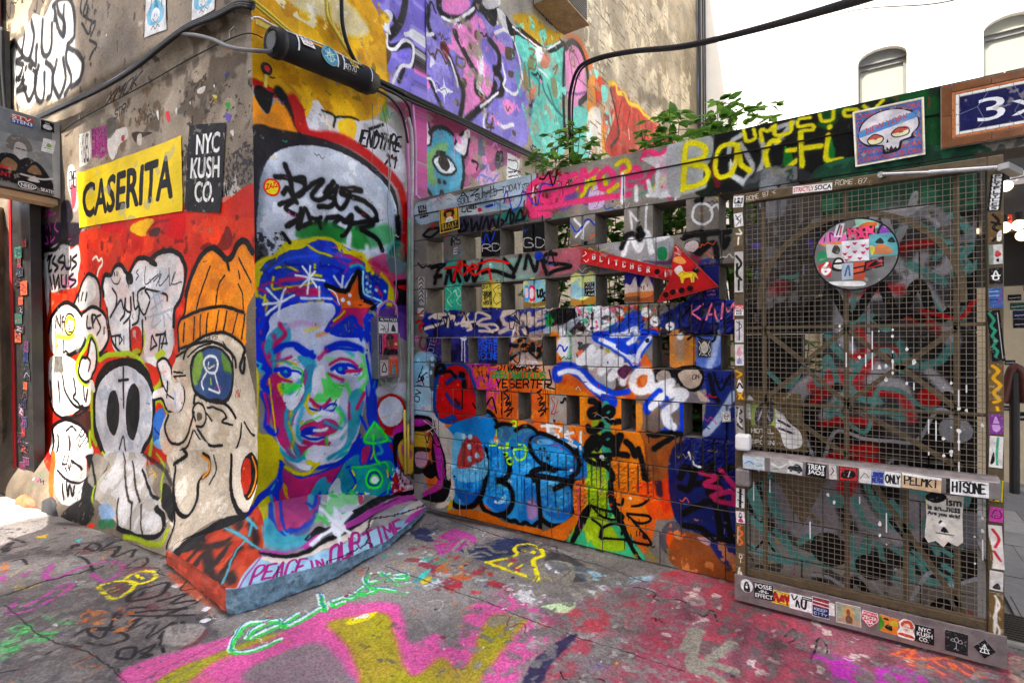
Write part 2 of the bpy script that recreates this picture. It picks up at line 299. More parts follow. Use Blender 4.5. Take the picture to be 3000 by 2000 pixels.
# ------------------------------------------------------------------ paint on each surface (millimetres in the plane of the surface)
PAINT = {}
PAINT['A'] = '''N|cfc2a6|0.5|8|3|3817 4756 2659 4377 2290 3893 2466 3523 3248 3523 3613 3715
F|e6e4e0|20|2718 4371 2519 4331 2332 4196 2285 4012 2331 3868 2217 3728 2275 3574 2466 3523 2637 3489 3053 3586 3280 3557 3511 3664 3604 3908 3630 4110 3519 4246 3348 4264 3147 4378 2900 4288
S|1c1a1c|47|25@.85|2720 4320 2575 4337 2383 4262 2308 4116 2328 3952 2452 3902 2293 3797 2192 3685 2249 3568 2411 3547
S|1c1a1c|49|26@.85|2692 4286 2641 4119 2531 4012 2499 4114 2608 4222 2634 4293
S|1c1a1c|51|27@.85|2932 4259 2973 4024 2885 3934 2777 3994 2755 4179
S|1c1a1c|54|29@.85|3349 4251 3390 4086 3228 4001 3124 4159 3181 4335
S|1c1a1c|53|29@.85|3228 4001 3103 3915 3064 4075
S|1c1a1c|56|30@.85|3555 4228 3390 4072 3528 4055 3361 3969 3467 3874
S|1c1a1c|54|29@.85|3296 3939 3367 3849 3276 3637 3144 3686 3106 3836 3231 3935
S|1c1a1c|52|28@.85|3041 3885 3124 3788 3084 3606 2961 3564 2921 3789
S|1c1a1c|51|27@.85|2887 3883 2757 3772 2779 3573 2870 3556
S|1c1a1c|49|26@.85|2681 3841 2745 3692 2636 3514 2518 3635 2539 3815
S|1c1a1c|48|26@.85|2451 3914 2484 3788 2408 3608 2523 3512
S|1c1a1c|56|30@.85|3535 3891 3334 3840 3506 3773 3304 3752
S|1c1a1c|48|26@.85|2494 4248 2531 4012
S|1c1a1c|57|31@.85|3588 4265 3696 4240
S|1c1a1c|45|24@.85|2075 4079
S|201e20|24|14@.85|2173 4217 2202 4119 2127 4048 2074 4114
S|201e20|24|14@.85|2180 4005 2082 3892 2029 3959 1955 3948 2032 3866
S|201e20|24|14@.85|2059 3838 1937 3757 2013 3719 2064 3686
S|201e20|24|14@.85|2053 3642 2048 3635
S|201e20|24|14@.85|2072 4160 2152 4068 1979 3955
N|4a4440|0.1|30|4|2071 4184 44 3519 46 3429 1485 3420 2412 3510 2084 3834
N|5d5348|0.3|12|14|1486 3376 46 3429 33 2740 370 2811 801 2821 1969 2866 2479 3204
N|a99f92|0.25|10|24|1486 3376 46 3429 33 2740 370 2811 801 2821 1969 2866 2479 3204
N|3a352f|0.12|26|34|791 3201 24 3107 11 2429 283 2473 275 2791 709 2872
N|6e5a44|0.18|16|44|2670 3370 1377 3414 892 2880 2328 2869
T|262322|14.5|0.1|XMOK|1893 3281 1401 3322 1806 3365
T|262322|12.8|0|STR!|1766 3150 1537 3167 1741 3213
N|3b372f|0.4|20|5|1493 3168 1159 3082 1181 3013 1432 3034
F|3c2c22|6|1488 2980 1307 2954 1204 2928 1371 2913 1415 2888
F|c9c2b8|5|1392 2949 1339 2944 1352 2865 1415 2888
F|d8d6d2|3|581 3090 495 3093 513 3054 581 3061
F|d8d6d2|3|1129 3065 1099 3064 1111 2998
F|c33a40|3|1003 3027 954 3026 947 2953 985 2971
F|d8d6d2|3|879 3030 851 3029 861 2985
F|4f9a4a|2|280 2923 225 2920 241 2877
F|7466a8|2|289 2869 211 2833 251 2795
F|cfc65a|2|414 3011 366 3000 374 2973
F|dcdad6|3|687 3026 670 3027 674 3003
F|d8d6d2|2|237 2736 198 2738 207 2702
F|e0dedc|2|396 3073 380 3074 384 3051
F|eceae6|3|1768 3788 1745 3787 1757 3774
P|d5d2cd|7|2331 3138 2148 3131 2134 3003 2148 2910 2222 2863 2342 2865
B|26242a|0.02|0|AYLYES|2314 2891 2170 2878 2318 3135
P|8d3f74|7|2122 3143 1874 3127 1865 2894 1993 2882 2118 2904
B|4b2348|0.02|0|FLYLE|2111 3087 1876 3064 2109 3129
B|4b2348|0.02|0|FLYLE|2113 3034 1878 3012 2111 3076
B|4b2348|0.02|0|FLYLE|2115 2981 1880 2960 2113 3023
B|4b2348|0.02|0|FLYLE|2117 2928 1882 2909 2115 2969
F|cdc9c4|6|1866 3010 1746 3054 1653 3058 1564 3039 1566 2962 1681 2928 1729 2858 1800 2836 1858 2893
F|a3384a|5|1656 2991 1610 2993 1612 2948 1645 2955
F|3a352f|7@.6|1873 3161 1766 3161 1746 3054 1854 3007 1876 3081
F|d6d2cc|6|2546 2906 2436 2881 2415 2711 2393 2572 2478 2509 2529 2616 2579 2773
F|d8354a|9@.7|2525 2728 2415 2711 2447 2580 2504 2538
T|2a2830|11.1|0|EME|2539 2717 2420 2712 2526 2852
F|cfcac4|4|332 2425 238 2382 190 2458 161 2380 101 2334 133 2293 179 2244 196 2181 289 2202 352 2248
F|c9402f|7@.55|334 2330 163 2297 196 2181 289 2202 352 2248
S|2a2525|12|5|351 2285 287 2286 226 2241 180 2225
T|222222|8.6|0|WAM|342 2332 270 2340 336 2397
N|403b38|0.55|14|51|805 2700 696 2700 743 2288 789 2294
N|37343a|0.5|20|52|328 2557 6 2608 13 2321 223 2343 284 2427
F|bd3a1e|12|3092 2284 2919 2346 2402 2329 1939 2320 1520 2333 945 2346 760 2342 384 2291 5 2366 -19 2129 -13 1869 753 1273 864 586 3024 372 3146 1379
N|a02a14|0.3|10|2|3089 2364 -12 2148 -6 1869 753 1273 864 586 3024 372
N|d2522a|0.28|12|7|2402 2329 -12 2148 -6 1869 753 1273 2554 1252
N|6a2018|0.1|30|8|2402 2329 -12 2148 742 1676 2424 1750
F|b8222c|13|1987 2343 1609 2344 1635 2246 1940 2290
F|c8a428|12|1456 2292 1183 2292 1226 2201 1352 2182 1523 2245
F|b51f2b|11|1063 2299 797 2327 793 2124 952 2130 1046 2192
F|39303a|12@.8|1226 2212 1085 2218 1107 2157 1227 2169
S|8a1c1c|20|9|1268 2195 1144 2256 967 2256
F|2d2833|23|3132 2475 2399 2403 2403 2304 2461 2211 2803 2256 3110 2233 3152 2370
F|2a2530|26|2701 2603 2558 2609 2508 2453 2738 2391
S|b0589c|18|8|3084 2483 3039 2425 2976 2470 2948 2401
S|b0589c|18|8|3042 2359 3014 2290 3076 2296
S|b0589c|18|8|2950 2349 2952 2297 2860 2327
S|b0589c|18|8|3098 2537 3003 2552 2974 2496
S|b0589c|18|8|2823 2491 2856 2417 2798 2372
S|b0589c|18|8|3064 2586 2940 2583 2973 2535 2851 2546
F|b9b8b8|19|3112 2193 2802 2269 2600 2237 2574 2197 2434 2221 2398 2094 2443 1962 2447 1875 2587 1858 2760 1854 2970 1852 3057 2016
F|d88aa8|19@.8|2727 1955 2526 1967 2473 1901 2701 1864
S|17161a|39|20|3113 2166 3110 2233 2864 2223 2714 2273 2572 2247
S|17161a|26|8|3003 2170 2958 2153 2993 2038 2932 2040
S|17161a|26|8|2867 2159 2914 2111 2825 2065 2872 2029
S|17161a|25|8|2718 2159 2809 2115 2693 2080 2753 2034
S|17161a|25|8|2690 2144 2665 2040 2579 2046 2576 2134
S|17161a|24|7|2464 2137 2549 2107 2467 2063 2552 2019
S|17161a|26|8|2965 1983 2939 1877
S|17161a|26|8|2904 1992 2878 1874 2814 1986 2788 1882
S|17161a|25|8|2755 1982 2744 1892 2671 1888 2668 1977
S|17161a|24|7|2526 1980 2612 1948 2473 1914 2586 1870
S|17161a|26|8|3021 2132 2926 2177
F|f3f1ee|12|3099 2125 3021 2132 2999 1907 3023 1697 3056 1645 3092 1912
S|e3ddd8|21|9|2148 2074 2083 2092 2047 2054 1997 2067 1986 2025 2062 1972 2083 1878
F|3a1416|7@.55|592 2015 506 2055 423 2018 340 2077 291 2138 245 2104 231 2019 327 1981
F|b6b4b2|11|2455 1664 2480 1727 2394 1835 2256 1943 2102 1915 2031 1792 2036 1662 2162 1666
F|d8d6d4|28@.7|2339 1844 2231 1923 2129 1893 2107 1772 2291 1720
S|17161a|30|7|2494 1728 2408 1811 2337 1905 2229 1959 2090 1914 2025 1815 2035 1685
S|17161a|20|4|2401 1792 2403 1743
S|17161a|20|4|2328 1807 2354 1747
S|17161a|20|4|2261 1803 2285 1738
F|dedcda|8|3030 1525 2934 1628 2707 1717 2482 1677 2336 1574 2301 1451 2358 1341 2553 1277 2842 1275 3007 1326
S|17161a|38|8|3047 1485 2948 1641 2706 1737 2481 1696 2322 1586 2287 1463 2358 1341 2496 1303 2667 1264
S|b2b0ac|55|36@.6|2376 1575 2327 1451 2440 1328
L|17161a|22|5|2892 1522 2873 1626 2788 1521 2774 1636
L|17161a|21|5|2744 1507 2740 1610 2696 1621
L|17161a|17|4|2736 1571 2684 1572
C|d9cf1c|30|7|2655 1556 2597 1606 2499 1578 2488 1503 2574 1454 2672 1493
C|17161a|17|4|2685 1544 2624 1632 2512 1616 2474 1528 2546 1454 2645 1467
S|17161a|13|4|2599 1543 2572 1517 2601 1486 2531 1479
S|e8de3a|32|16@.8|2879 1483 2874 1379 2887 1274
S|e8de3a|38|19@.7|2836 1444 2603 1429 2490 1453
S|17161a|17|6|2719 1404 2709 1302 2665 1315 2609 1290
F|dedcda|7|2321 1623 2162 1666 2012 1625 1930 1517 1935 1377 2074 1294 2251 1378 2339 1501
S|17161a|31|7|2334 1635 2162 1681 1987 1625 1918 1517 1917 1400 2023 1306 2125 1281
S|17161a|20|5|2242 1608 2259 1511 2194 1510
S|17161a|19|5|2164 1618 2155 1510 2177 1606 2113 1605 2141 1557
S|17161a|19|5|2037 1614 2101 1592 2041 1508 2094 1449
S|17161a|19|5|1979 1507 1978 1459
F|d6d5d6|6|1977 1919 1832 1921 1771 1974 1689 1985 1623 1929 1578 1904 1368 2004 1203 1964 1121 2021 955 2032 835 1955 801 1831 833 1701 928 1623 942 1478 966 1313 1074 1238 1236 1219 1359 1266 1416 1486 1547 1488 1599 1286 1782 1307 1873 1423 1925 1658 1982 1789
N|bcbec4|0.35|9|61|1977 1919 1578 1904 1121 2021 811 1832 928 1623 957 1271 1236 1219 1599 1286 1873 1423
S|17161a|36|6|1970 1765 1992 1849 1952 1929 1843 1927 1782 1980 1689 1993 1600 1927 1567 1914 1443 2005 1336 2018 1233 1993 1163 1955 1233 1988 1130 2032 973 2039 852 1998 781 1901 794 1780 852 1681 919 1622 932 1499
S|17161a|23|5|1925 1658 1904 1564 1850 1400 1734 1319 1599 1280
S|17161a|22|5|1567 1556 1552 1331 1477 1282 1400 1332 1372 1551
F|8f9a24|6|1542 1320 1475 1343 1422 1321 1465 1301
S|a6b520|15|12@.7|1363 1496 1366 1376 1423 1288
S|17161a|15|3|1784 1940 1782 1917
S|17161a|15|3|1746 1940 1745 1915
S|17161a|10|3|1844 1898 1798 1855 1728 1851 1692 1888
F|17161a|9|1601 1905 1512 1910 1492 1842 1558 1830 1598 1860
S|17161a|20|5|1835 1817 1767 1744 1793 1653 1867 1586 1793 1653 1698 1718 1655 1648 1618 1726 1644 1614 1703 1559
S|17161a|19|5|1607 1725 1621 1647 1543 1622 1528 1733 1555 1600 1658 1535
S|17161a|19|5|1494 1765 1476 1642 1411 1662 1436 1552 1524 1521
S|17161a|18|4|1322 1799 1429 1761 1411 1662 1349 1594 1306 1636 1262 1710 1322 1778 1199 1766 1040 1731 1022 1689
S|17161a|18|5|1329 1572 1325 1561
S|5b5d63|12|3|1402 1936 1435 1916 1404 1892 1448 1862
S|5b5d63|12|3|1296 1950 1310 1821 1196 1857 1135 1884
S|5b5d63|12|3|1197 1835 1095 1882 1157 1801
S|5b5d63|11|3|1114 1904 1117 1799 998 1865
S|5b5d63|11|3|987 1916 990 1791 902 1879
S|5b5d63|11|3|921 1880 961 1800 830 1808
S|a3adb8|17|7@.9|1262 1699 1039 1773
S|a3adb8|18|7@.9|1244 1634 1081 1691
S|a3adb8|18|7@.9|1200 1739 1182 1632
S|a3adb8|17|7@.9|1139 1747 1102 1639
S|a3adb8|17|7@.9|1308 1571 1123 1598 947 1623
S|a3adb8|18|7@.9|1224 1590 1248 1494 1125 1545
S|a3adb8|17|7@.9|1084 1597 1067 1501
S|a3adb8|17|7@.9|1025 1584 950 1541
L|17161a|18|4|1860 1435 1707 1445
L|17161a|18|4|1789 1440 1791 1365
L|17161a|15|3|1730 1439 1733 1371 1674 1410 1726 1439
L|17161a|13|3|1650 1433 1652 1376
L|17161a|18|4|1250 1429 1273 1332 1180 1365 1239 1435
L|17161a|17|4|1188 1439 1068 1449
L|17161a|17|4|1128 1444 1151 1322
L|17161a|17|4|1111 1343 1058 1464 1041 1375
L|17161a|13|3|1120 1375 1031 1380
F|e6e5e4|12|1338 1267 1133 1280 1154 1226 1216 1204
F|aab828|9@.9|1213 1290 1111 1333 1053 1301 1153 1258
F|edebe8|10|2995 1260 2610 1271 2236 1062 2202 917 2405 808 2658 754 2864 740 3010 876 3047 1114
S|17161a|28|8|3004 1035 2995 877
S|17161a|27|8|2837 1041 2814 860
S|17161a|26|8|2761 1095 2708 956 2542 837 2377 847
S|17161a|26|7|2533 1077 2509 964 2567 911 2458 854 2446 805
S|17161a|25|7|2370 1032 2347 910
S|17161a|25|7|2291 986 2322 887
S|17161a|27|8|3040 901 2953 774 2776 720 2517 751 2297 827
S|17161a|26|7|2573 760 2405 820 2270 841
S|17161a|26|8|2609 1277 2496 1303
F|2b2a2c|15@.85|2746 735 2517 751 2298 814 2195 772 2199 651 2306 593 2464 692
F|ebe9e6|10|2991 587 2777 688 2465 667 2306 581 2209 450 2889 385
S|17161a|32|8|2889 385 2976 601 2776 701 2519 694 2331 628 2252 525
S|17161a|28|7|2886 556 2808 402
S|17161a|34|7|2666 562 2591 413
S|17161a|19|6|2722 608 2605 656 2522 625
T|17161a|12.9|0|RIP|2525 549 2294 497 2411 646
T|17161a|10.5|0|IM|2517 464 2406 463 2536 523
P|63625f|4|2927 1268 2719 1270 2724 1128 2933 1119
S|1c1b1d|28|10|2175 1305 2024 1282 1925 1307 2026 1247
S|9aae22|43|17|2290 1035 2396 1056 2487 1178 2388 1279 2305 1341 2249 1426 2171 1426 2097 1341 2076 1246 1926 1283 1712 1296 1510 1287 1341 1179 1251 1041 1139 1077 1097 1153
S|9aae22|46|18|2185 1039 2218 831 2201 602
S|9aae22|38|15|1027 872 1122 961 1204 925 1230 729 1277 552
S|9aae22|46|18|2151 546 2252 634 2252 525
F|17161a|10|2147 1028 2079 1138 1928 1224 1690 1262 1467 1254 1320 1180 1240 1074 1193 947 1209 753 1295 626 1444 526 1974 473 2150 582 2195 772
F|d3d3d8|6|2124 945 1981 1106 1681 1203 1427 1150 1272 1040 1229 891 1261 727 1358 620 1465 524 1928 477 2074 589 2149 751
N|aeb4c0|0.35|12|62|2124 945 1681 1203 1272 1040 1229 891 1358 620 1944 507 2149 751
F|18171a|5|1955 800 1900 968 1804 1001 1748 917 1765 744 1828 646 1910 674
F|18171a|5|1641 821 1608 1004 1512 1069 1432 989 1427 802 1508 640 1607 676
S|17161a|21|6|1681 1189 1674 1046 1675 876
S|17161a|21|6|1747 1084 1605 1100
S|17161a|18|5|1749 543 1688 647 1645 548
F|dedcda|7|2432 1179 2361 1255 2281 1262 2237 1390 2171 1414 2119 1317 2128 1185 2223 1062 2355 1057 2434 1117
C|17161a|27|5|2432 1179 2361 1261 2268 1268 2224 1396 2171 1414 2111 1317 2128 1185 2182 1124 2223 1074 2355 1057 2434 1117
S|17161a|20|5|2268 1268 2217 1220 2259 1146
F|dedcda|7|2249 1061 2184 1075 2135 993 2187 979
F|dedcda|6|1174 1236 1074 1270 978 1208 962 1105 868 1113 814 1038 832 925 921 873 1045 913 1102 978 1223 961 1225 1020 1079 1074 1136 1152
S|9fb2c4|28|20@.5|1095 1206 1058 1123 945 1043 929 940
S|d79a9a|17|12@.6|1136 1163 1037 1176
S|17161a|21|4|1089 1069 1127 1142 1174 1231 1074 1270 978 1208 952 1110 868 1113 814 1038 832 925 921 873 1045 902 1106 973 1223 956
S|17161a|14|4|1079 1074 1023 1008 947 981
S|17161a|16|4|1020 1103 1043 986
F|3f74b8|9|1206 849 1084 900 1070 721 1172 648 1232 664
S|22407c|17|6|1209 753 1129 716 1068 774
F|7fb1dc|9|1233 643 1091 688 1133 599
F|cdc3b3|6|862 1313 750 1374 488 1437 246 1411 110 1327 61 1190 14 1010 22 674 1055 566 1066 848 855 903 814 1049 960 1167 920 1251
N|b9ad9a|0.3|10|63|862 1313 246 1411 14 1010 22 674 1055 566 1066 848
N|dbd3c6|0.25|14|64|862 1313 246 1411 14 1010 22 674 1055 566
F|de911f|5|866 1487 789 1608 758 1758 647 1901 558 1982 440 1996 328 1938 265 1914 170 1985 94 1996 15 1916 -2 1716 82 1593 92 1465 109 1364 214 1434 405 1451 608 1414 787 1349 861 1344
N|c87c14|0.3|10|65|866 1487 647 1901 440 1996 265 1914 94 1996 -2 1716 109 1364 405 1451 861 1344
S|17161a|42|7|768 1708 683 1873 576 1974 457 2012 375 1976 296 1921 233 1944 170 2013 94 2019 22 1944
S|17161a|24|5|296 1921 274 1854
S|17161a|22|5|862 1323 875 1498 790 1597 758 1748
S|17161a|23|5|837 1548 568 1605 336 1616 119 1571
S|17161a|20|6|861 1334 697 1374 522 1433 324 1445 154 1382 110 1345
S|17161a|14|4|468 1892 564 1757 637 1612
S|17161a|14|4|315 1819 381 1756 417 1633
S|17161a|13|4|176 1754 139 1696 119 1594
S|17161a|13|4|172 1920 98 1832 41 1755
S|17161a|13|4|174 1837 160 1790
S|17161a|15|4|792 1516 805 1385
S|17161a|15|4|665 1554 678 1404
S|17161a|14|4|586 1571 599 1423
S|17161a|14|4|501 1578 530 1442
S|17161a|14|4|385 1589 421 1456
S|17161a|14|4|297 1586 340 1454
S|17161a|13|4|180 1568 230 1439
S|17161a|13|4|105 1557 139 1401
F|1b1b1e|5|738 1163 699 1284 541 1354 375 1350 265 1279 221 1167 255 1044 352 977 534 982 688 1034
F|4c6288|8|711 1163 673 1274 541 1335 391 1335 281 1270 244 1167 270 1062 367 1000 516 1003 670 1055
F|8fae52|18@.95|711 1163 673 1274 593 1320 578 1236 615 1136 678 1084
F|6f8f3c|17@.9|359 1316 273 1251 252 1176 330 1193
F|35507c|20@.7|412 1181 252 1176 278 1062 416 998 533 1011
C|e4e8ea|19|5|569 1246 509 1291 426 1282 402 1234 445 1180 528 1188
S|e4e8ea|16|5|545 1178 599 1107 583 1068
S|e4e8ea|15|5|445 1180 414 1094 399 1047 514 1071
S|dfe6e8|13|5|510 1247 519 1208 443 1229
S|9fc05a|13|5|496 1140 488 1101
S|17161a|22|5|808 1273 751 1344 591 1384 439 1383 311 1345 218 1280 204 1224
S|17161a|13|4|753 1284 610 1354 473 1374
S|17161a|13|4|342 1383 249 1298 235 1223
S|17161a|16|5|900 1282 788 1324
S|17161a|24|9|110 1327 158 1225 128 1188 111 1281
S|17161a|14|4|941 1173 829 1171
S|17161a|14|4|942 1142 793 1151
S|17161a|22|5|708 963 671 1025 533 992 416 998 320 974 258 931 227 895
S|17161a|17|5|693 843 727 911 672 965 586 950 562 872 607 810 677 804
F|5c524a|5|674 894 621 903 614 859 667 845
S|17161a|21|6@.9|1027 861 1069 764 1013 674 899 663 786 735 710 902
S|17161a|15|5|535 943 451 948 353 925 322 889
S|17161a|15|5|553 902 486 858
S|17161a|15|5|322 889 371 857 260 846
S|17161a|18|5|660 786 591 732 524 688 375 703
S|17161a|13|5|695 773 593 682 560 618
S|17161a|16|5|713 771 788 663 882 613
S|17161a|14|5|136 874 63 806 33 799
S|17161a|14|5|167 862 184 767 249 651
F|d8d0c3|8|662 705 558 705 526 629 647 609
F|d2872a|5|594 642 525 644 543 620 603 614
C|17161a|12|4|171 659 125 699 80 694 66 670
T|a0483c|4.8|0|MW|209 1027 162 1034 204 1074
T|494038|5.1|0.2|DAYS|557 1394 406 1407 553 1421
S|8d8578|4|3|719 1214 410 1229
S|8d8578|4|2|206 1140 192 1084
F|cbc1b1|6|996 593 -22 697 -44 451 -36 355 129 309 322 236 466 127 617 -22 652 -30 614 120 753 274 946 428
N|b5ab9c|0.35|12|66|997 572 -22 678 -36 355 322 236 617 -22 768 272
N|e0d9ce|0.18|16|67|997 572 -22 678 -36 355 322 236 617 -22
F|2b2a2b|12|2280 442 1974 472 1808 445 1848 317 1802 185 1937 137 2093 249 2091 332
F|b9b3a6|12@.8|2161 454 2020 468 1887 427 1881 323 1876 254 2060 294
S|9aae22|20|9|2034 489 1843 431 1860 326 1864 246 1692 82
S|9aae22|18|10|1194 562 1078 481 1046 388 941 293 1025 283 903 229
S|17161a|18|8|2189 429 1881 273
F|b9b3aa|8|1881 323 1791 426 1797 501 1360 545 1285 429 1071 321 889 265 751 174 789 92 996 57 1259 61 1338 86 1669 173 1784 206
F|c9c8c8|8|1981 483 1360 545 1311 436 1043 298 854 219 807 158 867 97 1059 65 1264 70 1352 103 1488 224 1687 238 1807 272 1814 402
N|a9a49c|0.35|12|68|1974 472 1360 534 1043 298 807 158 1059 65 1352 103 1807 272
S|3a342f|16|7@.9|1677 524 1507 355 1350 251 1265 225
S|3a342f|16|7@.9|1511 476 1352 334 1177 246
S|3a342f|16|7@.9|1460 228 1323 79
S|3a342f|15|6@.9|1265 225 1138 80
S|3a342f|15|6@.9|1141 233 956 73
S|17161a|32|7|945 241 797 201 748 133 823 86 996 57 1196 57 1322 60
S|9aae22|33|15@.9|700 140 705 71 837 39 1048 39 1204 21
S|17161a|30|14@.5|910 386 1067 462 1360 545
S|17161a|18|8|1340 432 1096 309 974 289
F|17181a|9@.9|1012 374 910 368 761 282 680 193 790 227 914 271
S|17161a|16|7|794 312 650 181 642 47
S|17161a|28|7|955 514 808 592 844 629
S|17161a|23|6|930 497 884 389 745 284 627 241 552 252 546 326 610 439 538 503
S|17161a|26|6|594 624 526 601 524 514 576 471
S|d6922c|19|5|612 612 527 582 526 523 576 471
S|17161a|14|10@.8|475 626 444 542 488 436
F|d9d0c2|7|280 647 140 717 8 639 -12 497 -12 367 95 337 248 439
F|17161a|5|189 544 141 643 65 688 -6 622 -1 513 41 400 125 438
F|b5432f|5|185 526 142 633 82 631 66 488 88 426 140 453
S|dd9430|16|5|59 661 16 583 28 467 49 423
S|17161a|26|5|280 647 284 478 165 367 56 327 -40 333
F|17161a|8|587 39 496 123 337 203 218 274 76 317 -84 331 -119 307 86 262 250 177 372 111 552 37
F|edebe7|9|2824 402 2364 446 2135 327 2066 232 1980 132 2252 95 2501 202
S|17161a|15|6|2618 297 2395 256 2150 253 2073 302
S|17161a|17|7|2654 406 2594 344 2535 361 2577 414
S|17161a|16|6|2489 388 2316 361 2229 338
S|17161a|15|6|2398 224 2235 129
S|17161a|15|6|2358 250 2189 156 2270 229 2122 164 2189 228
T|17161a|9.6|0|RAP|2482 301 2367 323 2545 349
F|e05f33|10|2889 384 2809 392 2401 107 2450 101
F|1b1b1e|19@.9|2184 28 1969 163 1770 160 1685 73 1903 -61 2185 -111 2291 -106
F|8aa4c4|14@.9|1669 154 1571 186 1409 142 1462 77 1582 88
F|2d6a4a|14@.8|1590 67 1435 100 1366 63 1547 13
F|d14424|13|1953 -92 1711 27 1641 28 1782 -84'''
